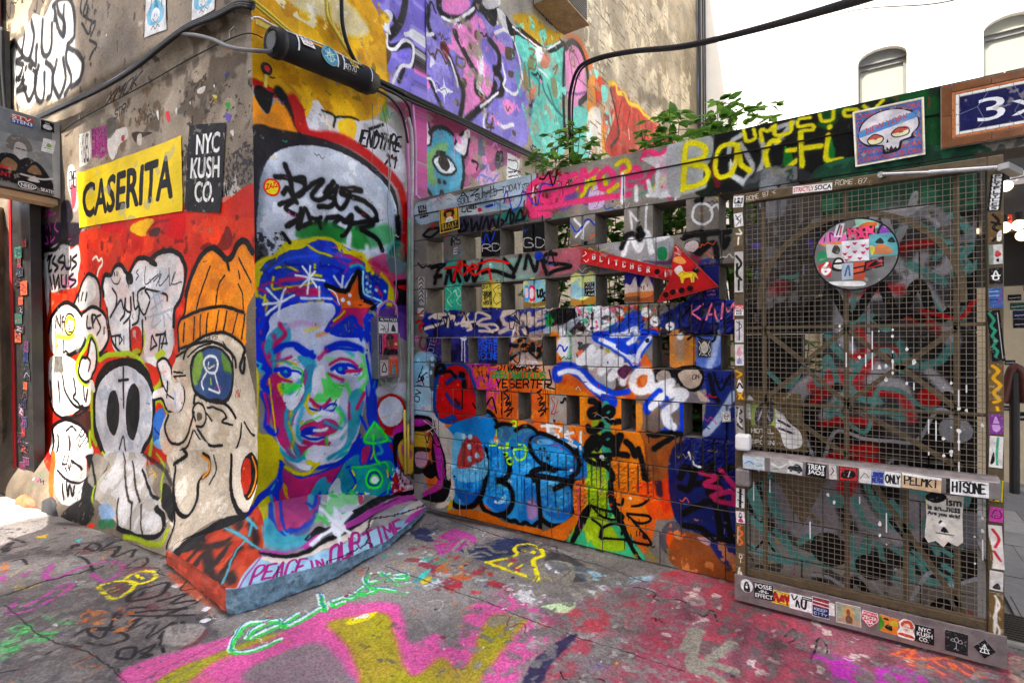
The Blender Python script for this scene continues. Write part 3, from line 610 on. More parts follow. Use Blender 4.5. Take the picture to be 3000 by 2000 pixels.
PAINT['B'] = '''F|c4990f|23|1697 3558 2537 4020 2852 3847 2889 3306 2796 3151 2460 2890 2203 2794 2008 2979 1771 2987 1689 3008
N|a87d08|0.3|9|3|1751 3506 2811 4068 2890 3323 2384 2898 1771 2987
N|d9b32a|0.3|8|4|1751 3506 2811 4068 2890 3323 2384 2898
N|7b6a1c|0.15|7|6|2212 3357 2894 3588 2889 3306 2544 3178
F|d8d6d4|50@.75|1926 3684 2272 3874 2554 3867 2718 3749 2551 3637 2359 3657 2147 3612 2002 3639
N|e8e6e2|0.3|10|8|1896 3667 2724 4123 2717 3681 2214 3540
F|4c7a34|32@.6|2842 3219 2889 3306 2887 3130 2795 3065
F|b06090|23|3007 3296 3184 3378 3457 3438 3569 3200 3563 2800 3122 2695 3078 3085
F|7a3a52|30@.8|2889 3271 3082 3341 3182 3285 3128 3101 3006 3224
F|cfcdd2|15|2155 2974 2242 3051 2349 2996 2582 3027 2796 3099 2980 3054 3074 2829 3069 2537 2880 2708 2703 2798 2460 2842 2292 2837 2169 2829
N|a9a7a8|0.3|10|9|2155 2974 2582 3027 3027 3015 3045 2568 2703 2798 2292 2837
F|e2b62a|9|2413 2955 2521 3023 2581 2994 2559 2889 2499 2854 2441 2868
F|d9b32a|10|2122 3021 2207 3022 2154 2899 2128 2905
T|19181b|17.2|0.2|JENDTHRE|2558 2839 3001 2918 2581 2961
S|19181b|15|16|2285 2997 2386 2993 2375 2911
S|19181b|14|17|2386 2985 2521 3031 2602 3034
T|19181b|16.2|0|X1|2858 2772 2975 2767 2882 2866
S|19181b|20|19|2707 3002 2840 3079
S|19181b|20|19|2750 2982 3026 2961
S|19181b|20|19|2882 2848 2976 2839
F|9c2420|17|1786 3020 1932 3008 1977 2968 1827 2940
F|e0942a|9|1791 2912 1869 2830 1961 2962 2039 2933 2101 2748 1958 2718 1790 2720
F|c98a3a|15@.8|1797 2791 1944 2856 2037 2757 1942 2720 1796 2736
F|19181b|12|1793 2927 1884 2835 1931 2979 1977 2996 1901 2982 1828 2995
S|19181b|71|29|1962 3005 2039 2933 2103 2837 2151 2763
S|a31d22|77|35|2064 2985 2119 2857 2186 2789 2383 2835 2578 2829 2790 2754 2973 2660 3068 2501 3101 2178
F|a31d22|13|2056 2982 2121 2977 2154 2899 2169 2799 2086 2802
F|25232a|17|1781 2718 1958 2761 2255 2795 2537 2784 2789 2702 2971 2552 3014 2201 3061 2026 1755 1879 1777 2429
F|d3d8e0|14|1830 1943 1818 2301 1849 2475 1925 2594 2084 2691 2255 2737 2458 2745 2659 2702 2833 2626 2947 2511 3003 2290 2964 2087 2690 1968 2190 1898
N|b9c0cc|0.35|8|11|1830 1943 1818 2301 1925 2594 2255 2737 2659 2702 2947 2511 2964 2087 2190 1898
N|e8eaee|0.2|14|12|1831 2027 1925 2594 2255 2737 2659 2702 2947 2511 2964 2087
S|8fa6b8|53|77@.45|2788 2650 2922 2436 2942 2191
S|5e646c|43|59@.5|1849 2447 1820 2219 1827 1971
S|19181b|34|14|1931 2447 2016 2461 2130 2459
S|19181b|34|15|2002 2544 2032 2465 2055 2353
S|19181b|31|15|2032 2450 2139 2491 2129 2384 2079 2358 2181 2441
S|19181b|33|16|2198 2460 2287 2512 2197 2384 2267 2368 2378 2470
S|19181b|37|16|2369 2516 2303 2422 2377 2391 2339 2336 2248 2318
S|19181b|35|17|2397 2491 2377 2391 2433 2339 2492 2416 2513 2501
S|19181b|41|18|2435 2483 2615 2508 2533 2506 2434 2451 2655 2433 2762 2353 2695 2273
S|19181b|30|14|1951 2273 2062 2325 1997 2254 2093 2213 2012 2140
S|19181b|32|15|2111 2276 2092 2154 2144 2283 2194 2186 2265 2245
S|19181b|30|16|2177 2229 2247 2226 2282 2186 2319 2255
S|19181b|35|16|2337 2258 2432 2275 2374 2217 2449 2182
S|19181b|36|17|2470 2250 2530 2309 2509 2208 2449 2150
S|19181b|24|14|2002 2529 2032 2479
S|19181b|41|18|2571 2367 2717 2293 2695 2256 2569 2218
S|19181b|37|14|1983 2352 2015 2388 2078 2314
F|23703a|50@.85|2091 2095 2160 2180 2374 2233 2449 2134 2371 2012 2106 1978
F|2c8a44|46@.7|2529 2244 2652 2232 2874 2303 2966 2194 2692 2086 2547 2083
S|2d7a3c|52|53|2354 2135 2409 2032
C|d8331c|13|6|1851 2364 1878 2413 1930 2422 1956 2381 1929 2330 1874 2325
F|ecd716|3|1857 2366 1881 2408 1927 2415 1950 2380 1926 2336 1878 2331
T|d8331c|5.8|0|ZAZZ|1865 2351 1945 2386 1870 2383
F|3a3838|16@.9|1791 1974 1843 2002 1874 1935 1841 1860 1789 1855
N|1d1c1e|0.5|10|13|1782 2053 1964 2081 1997 1982 1874 1884 1779 1874
N|cfd0d4|0.4|9|14|1814 2158 2011 2194 2021 2058 1886 2018
F|c2b714|17|1779 1854 1918 1951 1986 2032 2115 2073 2304 2123 2412 2094 2524 2062 2673 2034 2897 1934 2930 1821 2893 1640 2606 1628 1784 1536
F|2e7c3c|25@.85|2080 2142 2228 2189 2413 2198 2615 2207 2705 2087 2524 2074 2358 2120 2177 2104 2067 2076
S|cfd6d8|44|25|2491 2210 2504 2142 2493 2070
S|cfd6d8|41|37|2674 2095 2676 2022
F|d7cfe0|14|2751 2006 2866 2096 2865 1994 2798 1949
S|19181b|34|13|1999 2139 2081 2196 2080 2142
S|19181b|28|12|1970 2087 2015 2037
S|19181b|34|13|2080 2142 2178 2191
S|19181b|33|15|2456 2251 2512 2238 2468 2160 2440 2144
S|19181b|37|15|2415 2278 2527 2252 2772 2319
S|19181b|39|16|2615 2219 2769 2170 2817 2089
S|19181b|24|14|2229 2233 2266 2173
S|b01b20|108|29|3098 2418 3086 2230 3003 2061
S|19181b|60|34|2990 2371 2988 2202 2917 2076
F|b84a78|21@.9|2672 1985 2866 2070 3037 2013 3034 1829 2929 1795 2765 1896
F|3fa08c|36@.6|2867 2134 3040 2184 3054 1949 2897 1934
F|19181b|25|2930 1847 3089 1886 3181 1840 3177 1597 2927 1641 2980 1760
F|c22020|12@.9|2981 1825 3107 1841 3162 1825 3106 1795 2999 1800
F|5a3a86|27@.85|2761 1647 2927 1654 3104 1648 3100 1382 2890 1461 2759 1535
F|1f3fb0|9|1784 1516 1810 1737 1835 1819 1906 1877 1940 1933 2020 1985 2114 2008 2188 2061 2291 2093 2384 2078 2424 2026 2538 2017 2642 1981 2671 1899 2863 1854 2869 1740 2826 1637 2605 1592 2404 1620 2324 1662 2133 1653 2002 1604 1900 1456 1845 1395 1832 1254 1801 1255 1787 1356
N|17308f|0.3|9|15|1764 1515 1809 1827 2020 1985 2291 2093 2642 1981 2862 1841 2606 1628 2133 1653 1845 1395
N|3a56cc|0.18|12|16|1809 1827 2020 1985 2291 2093 2642 1981 2324 1685 1847 1557
S|c2b714|17|14|2163 2036 2225 2006 2349 1988
S|c2b714|15|12|1917 1858 1995 1877 2076 1853
S|c2b714|15|13|1905 1795 1898 1723 1993 1740 2110 1759 2197 1788
S|c2b714|17|13|2211 1910 2204 1866
S|c2b714|14|12|1775 1595 1827 1617 1849 1679
S|c2b714|17|13|2261 1838 2173 1841
S|b23a6c|29|19|1948 1778 2028 1795 2123 1814
S|b23a6c|32|20|1992 1709 2074 1735 2221 1735 2221 1712 2074 1703
S|b23a6c|31|22|2383 1998 2494 2000 2612 2002
S|b23a6c|29|23|2508 1943 2567 1973 2626 1955
S|b23a6c|28|24|2764 1796 2811 1737
S|b23a6c|21|18|1808 1717 1849 1699
S|b23a6c|34|24|2735 1979 2864 1930
S|3a9cb0|21|15|2522 1932 2596 1952 2641 1933
S|3f60d6|16|17@.8|1873 1833 1984 1917 2113 1954 2250 1981
S|16288a|14|17@.8|1961 1873 2100 1898 2223 1867
S|b23a6c|17|16@.8|1829 1738 1904 1764 1993 1730
S|c2b714|17|16@.8|1807 1676 1859 1639 1837 1557
S|b23a6c|14|16@.8|1837 1597 1805 1516 1814 1436
S|3f60d6|15|19@.8|2303 2022 2410 2001 2523 1980
S|16288a|20|19@.8|2249 1903 2354 1915 2464 1891
S|c2b714|19|20@.8|2467 2043 2612 2002 2703 1951
S|c2b714|32|22@.8|2814 1900 2896 1819 2910 1692
S|b23a6c|27|23@.8|2896 1870 2963 1759 2927 1641
S|8a3aa0|13|17@.8|2006 1825 2100 1855
S|8a3aa0|18|19@.8|2410 1966 2493 1929 2464 1879
F|1f3fb0|13|2285 1679 2489 1679 2697 1591 2671 1383 2456 1338 2320 1432
F|ccd2e2|9|1879 1545 2003 1617 2109 1639 2324 1650 2363 1581 2281 1466 2401 1409 2602 1395 2631 1274 2659 1127 2626 959 2593 793 2531 635 2443 533 2280 509 2128 508 2010 576 1932 676 1901 785 1860 995 1852 1148 1834 1352 1867 1463
N|c4c8d8|0.4|9|17|1879 1545 2003 1617 2109 1639 2324 1650 2363 1581 2281 1466 2401 1409 2602 1395 2631 1274 2659 1127 2626 959 2593 793 2531 635 2443 533 2280 509 2128 508 2010 576 1932 676 1901 785 1860 995 1852 1148 1834 1352 1867 1463
F|b23a6c|11|1802 1343 1856 1402 1898 1361 1896 1238 1950 1110 1903 959 1923 812 1944 715 1901 785 1850 996 1831 1180
F|b23a6c|9|1874 1177 1939 1121 1949 1048 2015 936 1979 793 2000 663 1933 717 1891 868 1883 1054
F|b23a6c|9|2114 1194 2188 1223 2161 1093 2099 990 2050 910 2013 788 2059 695 2180 673 2309 673 2282 633 2093 602 2034 635 2001 747 1991 875 2051 974
F|3a9cb0|11@.9|1989 1506 2022 1401 1953 1318 1864 1260 1834 1362 1878 1443
S|b23a6c|30|16|1944 1495 1977 1432 1909 1361 1865 1290
S|b23a6c|27|16|1833 1301 1853 1219
F|3a9cb0|14@.9|2067 1283 2189 1267 2212 1144 2173 1048 2110 967 2100 1055 2138 1160
S|3a9cb0|27|25|2099 979 2015 893 2001 768 2058 631
S|3a9cb0|29|21|1946 861 1978 709 2011 619 2105 600
S|3a9cb0|24|19@.8|1925 957 1946 861 2004 979
S|b23a6c|32|28@.75|1899 1422 1930 1298 1907 1216
S|bcd0e0|31|31@.75|2217 1465 2190 1355 2214 1244
S|c9a8c8|34|30@.75|1989 1485 2107 1508 2230 1488
S|d8844a|22|32@.75|2216 1421 2294 1443
S|d6c84a|19|31@.75|2130 1454 2217 1476
S|3a9cb0|26|34@.75|2400 1351 2512 1278
S|3a9cb0|27|30@.75|2005 1042 2065 1101 2113 1162
S|8a3aa0|21|28@.75|1893 1032 1914 927 1946 840
S|3a9cb0|29|30@.75|2098 936 2060 823 2071 736
S|c2b714|21|31@.75|2208 890 2184 959
S|3a9cb0|25|34@.75|2393 901 2447 790 2404 680
S|45d848|29|34@.75|2452 1070 2507 971
S|b8c8e0|27|35@.75|2539 1111 2581 1011
S|b8c8e0|27|33@.75|2204 625 2307 583 2389 590
S|c2b714|20|29@.75|1991 854 2024 743 2000 684
S|c2b714|20|29@.75|2028 977 2003 895
S|1f3fb0|32|36@.75|2595 914 2563 774
S|b23a6c|24|29@.75|1977 667 2057 567
S|1f3fb0|38|17|1898 1320 1953 1354 2045 1363 2116 1324 2189 1278
S|1f3fb0|23|11|2056 1342 2128 1291 2177 1311
S|1f3fb0|44|19|2292 1331 2400 1363 2513 1349 2601 1311
S|1f3fb0|20|14|2292 1308 2373 1329 2542 1313
S|c2b714|15|12|1918 1247 1986 1254 2055 1230
S|b23a6c|17|16|1886 1259 1963 1266 2021 1284
S|45d848|15|24@.5|2291 1263 2399 1247 2512 1266
S|b23a6c|47|29@.9|1906 1144 1920 988 1946 840 1978 709
S|3a9cb0|22|21@.9|1987 960 1974 846 2007 746
S|b23a6c|31|23@.8|2227 1266 2292 1319
S|3a9cb0|25|20@.8|1866 1361 1897 1258 1885 1177
F|e2e6ec|7|1918 1195 1985 1212 2101 1163 2065 1133 1973 1140
S|1f3fb0|28|12|1907 1201 1974 1208 2008 1190
F|1f3fb0|5|1940 1204 1996 1212 2019 1168 1984 1144 1945 1162
F|3a9cb0|4|1968 1197 1991 1199 1996 1180 1973 1176
S|1f3fb0|13|9|1996 1196 2066 1181 2107 1157
S|c2b714|11|8|1928 1179 1973 1140 2018 1142
S|45d848|10|13|2031 1210 2078 1202 2102 1173 2089 1131
S|b23a6c|19|14|1885 1177 1950 1141 2018 1115
S|3a9cb0|17|16@.7|1896 1238 1952 1266 2020 1231
F|d9cc1e|9@.8|1916 1113 1961 1109 1948 1027 1927 1060
F|45d848|15@.8|1939 1111 2006 1111 2100 1087 1994 1043 1949 1053
F|e6e8ee|11|1948 1027 2017 1031 2076 1068 2101 1109 2112 1043 2039 943 1992 938
S|45d848|11|13@.8|2101 1130 2088 1077 2052 1027
F|e2e6ec|8|2343 1158 2426 1200 2539 1170 2598 1130 2481 1126
S|1f3fb0|26|15|2330 1182 2398 1213 2511 1195 2569 1156
F|1f3fb0|6|2357 1186 2426 1211 2468 1180 2439 1141 2383 1150
F|3a9cb0|5|2384 1190 2412 1195 2418 1171 2391 1167
S|b23a6c|20|17|2317 1217 2399 1253 2483 1238 2554 1193
S|b23a6c|20|19|2303 1150 2369 1122 2424 1101
S|45d848|17|24|2290 1150 2342 1079 2423 1061
S|45d848|24|25@.8|2584 1203 2613 1130 2568 1097
S|b23a6c|26|15|2453 1163 2539 1158 2584 1167
F|e6e8ee|15|2187 1168 2265 1219 2289 1094 2314 1013 2394 971 2366 905 2210 979 2173 1070
F|45d848|20@.75|2250 1120 2315 1103 2395 1040 2423 1049 2395 982 2300 958 2184 970 2210 1023 2262 1029
F|e9ebf0|12@.8|2188 1190 2251 1198 2236 1065 2185 1025
S|b23a6c|26|14|2160 984 2209 934 2260 928 2313 968
S|1f3fb0|14|9|2147 931 2221 900 2234 920
S|1f3fb0|15|9|2260 906 2313 934 2366 928 2339 891 2273 893
S|c2b714|19|18|2148 1018 2122 955 2158 896 2208 890
S|1f5a5a|10|9|2367 962 2339 919
S|e4e6ec|31|23|2183 871 2260 884 2365 847
S|45d848|25|29@.7|2366 905 2420 840 2391 775 2309 719
F|b23a6c|7|2072 789 2109 838 2170 851 2207 824 2272 843 2351 815 2391 763 2336 726 2257 716 2156 743
F|1f3fb0|6|2072 778 2120 803 2182 800 2232 765 2181 750 2107 751
S|e4e6ea|22|14|2181 772 2245 763 2284 768
S|1f3fb0|16|9|2083 755 2156 716 2270 708
S|b23a6c|31|16|2095 710 2180 673 2269 680 2283 695
S|3a9cb0|20|19|2271 815 2364 767 2419 747
S|3a9cb0|16|13|2060 823 2048 761 2083 712
S|45d848|12|16@.8|2084 830 2183 849 2233 865
S|c8a428|10|9|2067 833 2097 850
F|dfe1e8|17|2105 622 2180 673 2269 624 2389 636 2475 715 2444 580 2333 521 2178 531
S|45d848|24|27@.7|2283 700 2269 624 2130 639 2093 602
S|e8eaee|28|24|2309 696 2390 706 2461 765
S|45d848|27|30@.7|2504 770 2563 821 2597 1034
F|3a9cb0|15@.85|2479 974 2596 1010 2578 772 2502 640 2388 544 2281 565 2445 650
S|b23a6c|18|15|2478 927 2483 808
S|b23a6c|32|18|2550 883 2611 985
S|45d848|21|24@.7|2473 622 2415 539
S|3a9cb0|25|19|2334 555 2501 569
S|e6e8ee|25|17|2034 593 2080 540 2128 519
S|c2b714|28|18|2129 563 2203 525 2177 509
S|1f3fb0|25|14|2165 511 2280 509 2415 516 2501 569 2576 676
S|e6e8ee|15|9|2112 1889 2221 1757
S|e6e8ee|15|9|2173 1895 2148 1708
S|e6e8ee|15|9|2058 1825 2287 1806
S|e6e8ee|15|9|2210 1861 2092 1747
S|e6e8ee|16|10|1860 1720 1946 1638
S|e6e8ee|16|10|1987 1729 1946 1638
S|e6e8ee|16|10|2050 1691 1946 1638
S|e6e8ee|16|10|1817 1617 1946 1638
S|e6e8ee|16|10|1934 1544 1946 1638
S|e6e8ee|16|10|1837 1547 1946 1633
S|dfe2ea|19|14@.9|2367 1847 2434 1772
S|dfe2ea|19|15@.9|2450 1855 2434 1772
S|dfe2ea|20|15@.9|2550 1876 2463 1774
S|dfe2ea|18|14@.9|2241 1758 2242 1680
S|dfe2ea|18|14@.9|2097 1672 2351 1686
F|d66a24|8|2325 1753 2462 1733 2491 1765 2580 1879 2600 1736 2622 1677 2714 1657 2605 1580 2474 1588 2404 1620
F|b23a6c|10|2376 1573 2432 1621 2606 1628 2698 1632 2620 1556 2604 1484 2516 1565 2459 1552 2294 1458 2308 1515
S|1f3fb0|20|12|2281 1458 2376 1573 2405 1643 2325 1730
S|1f3fb0|21|12|2294 1452 2403 1505 2531 1560 2587 1387
S|c2b714|15|14|2349 1527 2404 1562 2446 1598
S|19181b|35|10|2299 1774 2462 1745 2520 1814 2595 1904 2601 1796 2622 1701 2730 1658 2682 1607
S|a8e0ee|17|8|2633 1908 2631 1774 2668 1728 2810 1687 2761 1647
S|e6e8ee|9|7|2319 1752 2379 1722 2405 1643
S|dfe2e6|31|7|2500 1718 2502 1718
S|dfe2e6|33|7|2440 1680 2441 1680
S|dfe2e6|31|7|2489 1661 2491 1661
S|a8d8ea|25|8|2670 1816 2671 1816
S|a8d8ea|25|8|2703 1798 2705 1798
S|a8d8ea|25|8|2661 1770 2663 1771
S|a8d8ea|28|8|2760 1774 2762 1774
S|a8d8ea|25|8|2700 1755 2701 1755
S|a8d8ea|26|8|2845 1770 2846 1771
S|a8d8ea|28|8|2676 1753 2678 1753
S|a8d8ea|22|8|2663 1868 2664 1868
F|c2b714|8|1702 1423 1771 1343 1800 1172 1798 1042 1795 822 1868 790 1943 653 1942 570 1875 512 1789 422 1707 364 1740 613 1763 747 1736 1009 1749 1205
F|a7a016|16@.5|1712 756 1795 822 1856 670 1790 542 1730 615
S|1f3fb0|37|16|1798 1633 1828 1523 1774 1423 1793 1303 1813 1242
S|1f3fb0|37|16|1783 1303 1803 1242 1855 1199 1822 1120 1864 1066
S|1f3fb0|38|16|1821 1060 1851 965 1839 855 1892 796 1903 815
S|1f3fb0|37|16|1784 1403 1824 1261 1866 1198
S|3a9cb0|14|10|1780 1263 1811 1242 1800 1212 1831 1190
S|b23a6c|17|12|1829 1059 1849 966 1848 864
S|c2b714|11|10|1863 1148 1881 962 1901 805
S|56561c|24|38@.5|1722 754 1751 690 1770 546 1748 452
F|1f3fb0|11|2666 1566 2743 1518 2754 1195 2734 948 2747 735 2653 749 2627 1032 2667 1150
F|c9ced8|19@.6|2602 1395 2662 1322 2690 1149 2656 956 2628 1080
S|45d848|27|36@.6|2600 1275 2643 1103 2581 1011
S|1f3fb0|19|13|2631 1274 2688 1026 2733 861
S|3a9cb0|17|21@.7|2710 1419 2738 1196 2704 1025
F|1f3fb0|16|2502 617 2682 634 2910 570 2958 380 3009 238 2903 160 2675 173 2382 176 2302 198 2384 314
F|2f9a9a|21@.8|2386 452 2559 535 2586 385 2497 298 2356 252
S|2648b8|18|10|2578 820 2652 700 2716 789 2747 772
S|2648b8|19|11|2732 775 2794 666 2910 570 2761 621
S|2648b8|19|11|2796 753 2879 787 2828 711
S|2648b8|18|10|2593 806 2652 676 2605 623 2745 599
S|2648b8|18|10|2590 601 2681 573 2618 450 2573 484 2620 584
F|b23a6c|7|2604 574 2673 574 2633 459 2588 469
F|46c06c|11@.7|2620 620 2699 742 2747 735 2893 573 2745 611
S|45d848|20|16|2715 752 2620 620 2843 594 2731 737
S|45d848|20|19|2706 655 2711 505 2774 406
S|c2b714|13|11|2712 530 2680 475
S|3a9cb0|23|22|2745 599 2792 515 2743 499
F|2aa08e|17@.85|2471 457 2710 419 2873 423 2939 254 2836 177 2675 173 2468 270 2527 338
S|1f3fb0|19|10|2456 460 2587 445 2711 444
S|1f3fb0|18|11|2477 432 2526 327 2439 265 2584 228 2706 160 2836 189 2954 121 2904 237 2838 329
C|45d848|21|16|2631 326 2663 386 2741 375 2788 302 2755 247 2661 264
F|2a4a86|11|2639 324 2678 377 2741 363 2780 298 2739 257 2669 274
F|46d84c|11|2659 320 2693 355 2741 340 2764 295 2732 272 2677 288
F|f1f3f4|10|2677 315 2701 337 2737 326 2753 295 2724 280 2689 291
S|d8cc20|13|7|2499 428 2520 388
S|d8cc20|13|7|2526 315 2497 286
S|d8cc20|15|8|2839 354 2846 301
S|d8cc20|15|8|2913 273 2930 243
S|d8cc20|14|8|2614 233 2637 191
S|d8cc20|14|8|2706 185 2738 157
S|45d848|17|16@.8|2499 451 2679 426 2823 421 2855 350
S|45d848|18|17@.7|2836 177 2870 245 2939 241
S|8e1a2c|20|15|2875 551 2959 406 3027 260 3098 164 3172 92
F|b31c26|12@.85|2906 314 2992 268 3153 110 3115 58 2903 134
F|e2e2ea|12@.7|2941 358 3081 208 3135 115 2990 190
N|e8e8ee|0.3|12|19|2906 365 3172 92 3115 58 2903 134
C|a81c20|22|11|2749 884 2799 935 2899 944 3002 882 3036 786 2981 702 2877 678 2779 731
F|dcdfe6|9|2757 871 2831 932 2932 922 3010 842 3008 750 2929 696 2828 711 2756 796
F|c3d3e4|23@.6|2781 868 2864 884 2914 814 2829 761
F|a81c20|9|2811 676 2877 684 2929 696 2893 624 2827 648
F|d3d6de|24@.8|2751 1021 3094 1018 3109 817 3020 906 2882 959 2750 946
F|b9d3e6|23|3096 1178 3346 1166 3338 720 3108 750
F|8fbfd8|39@.6|3113 1057 3325 1111 3319 792 3109 817
F|b03a9a|13|2911 673 3089 713 3338 678 3336 609 3088 633 2927 593
F|19181b|12|2919 620 3087 620 3104 537 2961 535 2941 358 2908 442
F|c9a94a|13|2961 535 3087 593 3296 559 3293 421 3158 393 3272 287 3082 274 2993 360
F|19181b|13@.9|3159 473 3334 470 3333 386 3196 385 3175 254 3310 196 3328 108 3154 177 3119 320
F|b05aa0|12@.8|2996 529 3103 457 3084 394 2995 451
N|3a2c22|0.4|12|23|2958 354 3156 285 3154 123 2991 216
F|1f3fb0|6|1746 334 1776 411 1851 463 1922 542 1923 622 2002 539 2127 481 2307 497 2494 574 2535 600 2402 460 2305 337 2211 203 2037 131 1877 152 1788 209
F|b23a6c|6|1954 557 2042 477 2126 466 2383 481 2413 491 2286 341 2211 234 2104 156 2004 171 1949 277 1919 388 1944 463
F|3a9cb0|7|2151 352 2196 419 2260 435 2287 389 2315 375 2267 306 2176 260 2133 302
S|1f3fb0|17|9|2124 281 2194 278 2222 334
F|c2b714|8@.8|1944 463 1976 433 1983 364 2006 321 1959 378
S|c2b714|21|15|1962 570 2042 507 2127 489 2216 540
S|e4e6ec|22|18|2027 594 2076 553 2145 531
F|dbdde6|9|2129 642 2182 664 2309 641 2404 591 2308 537 2171 564
S|3a9cb0|23|15|1916 711 1963 644 2043 590 2094 603
S|3a9cb0|27|20|2289 556 2385 586 2485 626
F|c2b714|6|1767 752 1917 726 1915 623 1914 543 1836 474 1769 399 1754 360 1785 536 1794 641
F|c2b714|7|1753 304 1783 367 1850 406 1849 291 1832 209 1789 266
S|1f3fb0|19|8|1753 332 1776 411 1851 456 1913 514 1930 606
S|3a9cb0|18|13|1858 404 1895 292 1956 171 2003 97
S|3a9cb0|13|11|1866 445 1905 494
F|3a9cb0|8|1802 204 1848 248 1909 186 1971 122 2086 93 2138 84 2120 28 2002 22 1876 80 1809 145
S|b23a6c|23|13|1888 382 1910 273 1956 186
S|1f3fb0|11|9|1898 489 1896 387 1941 264 2020 136 2104 141
S|2b4aa8|33|25@.6|2036 116 2121 120 2211 203
F|d9dce4|11|2305 353 2382 399 2400 297 2459 249 2582 217 2602 160 2497 122 2436 73 2301 97 2255 158 2285 278
F|45d848|16@.55|2229 198 2266 251 2332 282 2479 277 2582 209 2539 161 2437 172 2340 150 2209 125 2174 135
N|46c856|0.25|8|29|2174 135 2304 321 2604 246 2581 149 2397 117
N|c6ccd6|0.4|9|31|2209 125 2332 298 2712 201 2689 137 2397 85
F|19181b|7|2147 81 2209 93 2300 65 2436 106 2645 132 2921 148 3137 131 3150 99 2825 83 2601 75 2396 36 2207 -1 2103 49
F|c23a5c|5|2561 223 2603 177 2591 138 2560 155'''
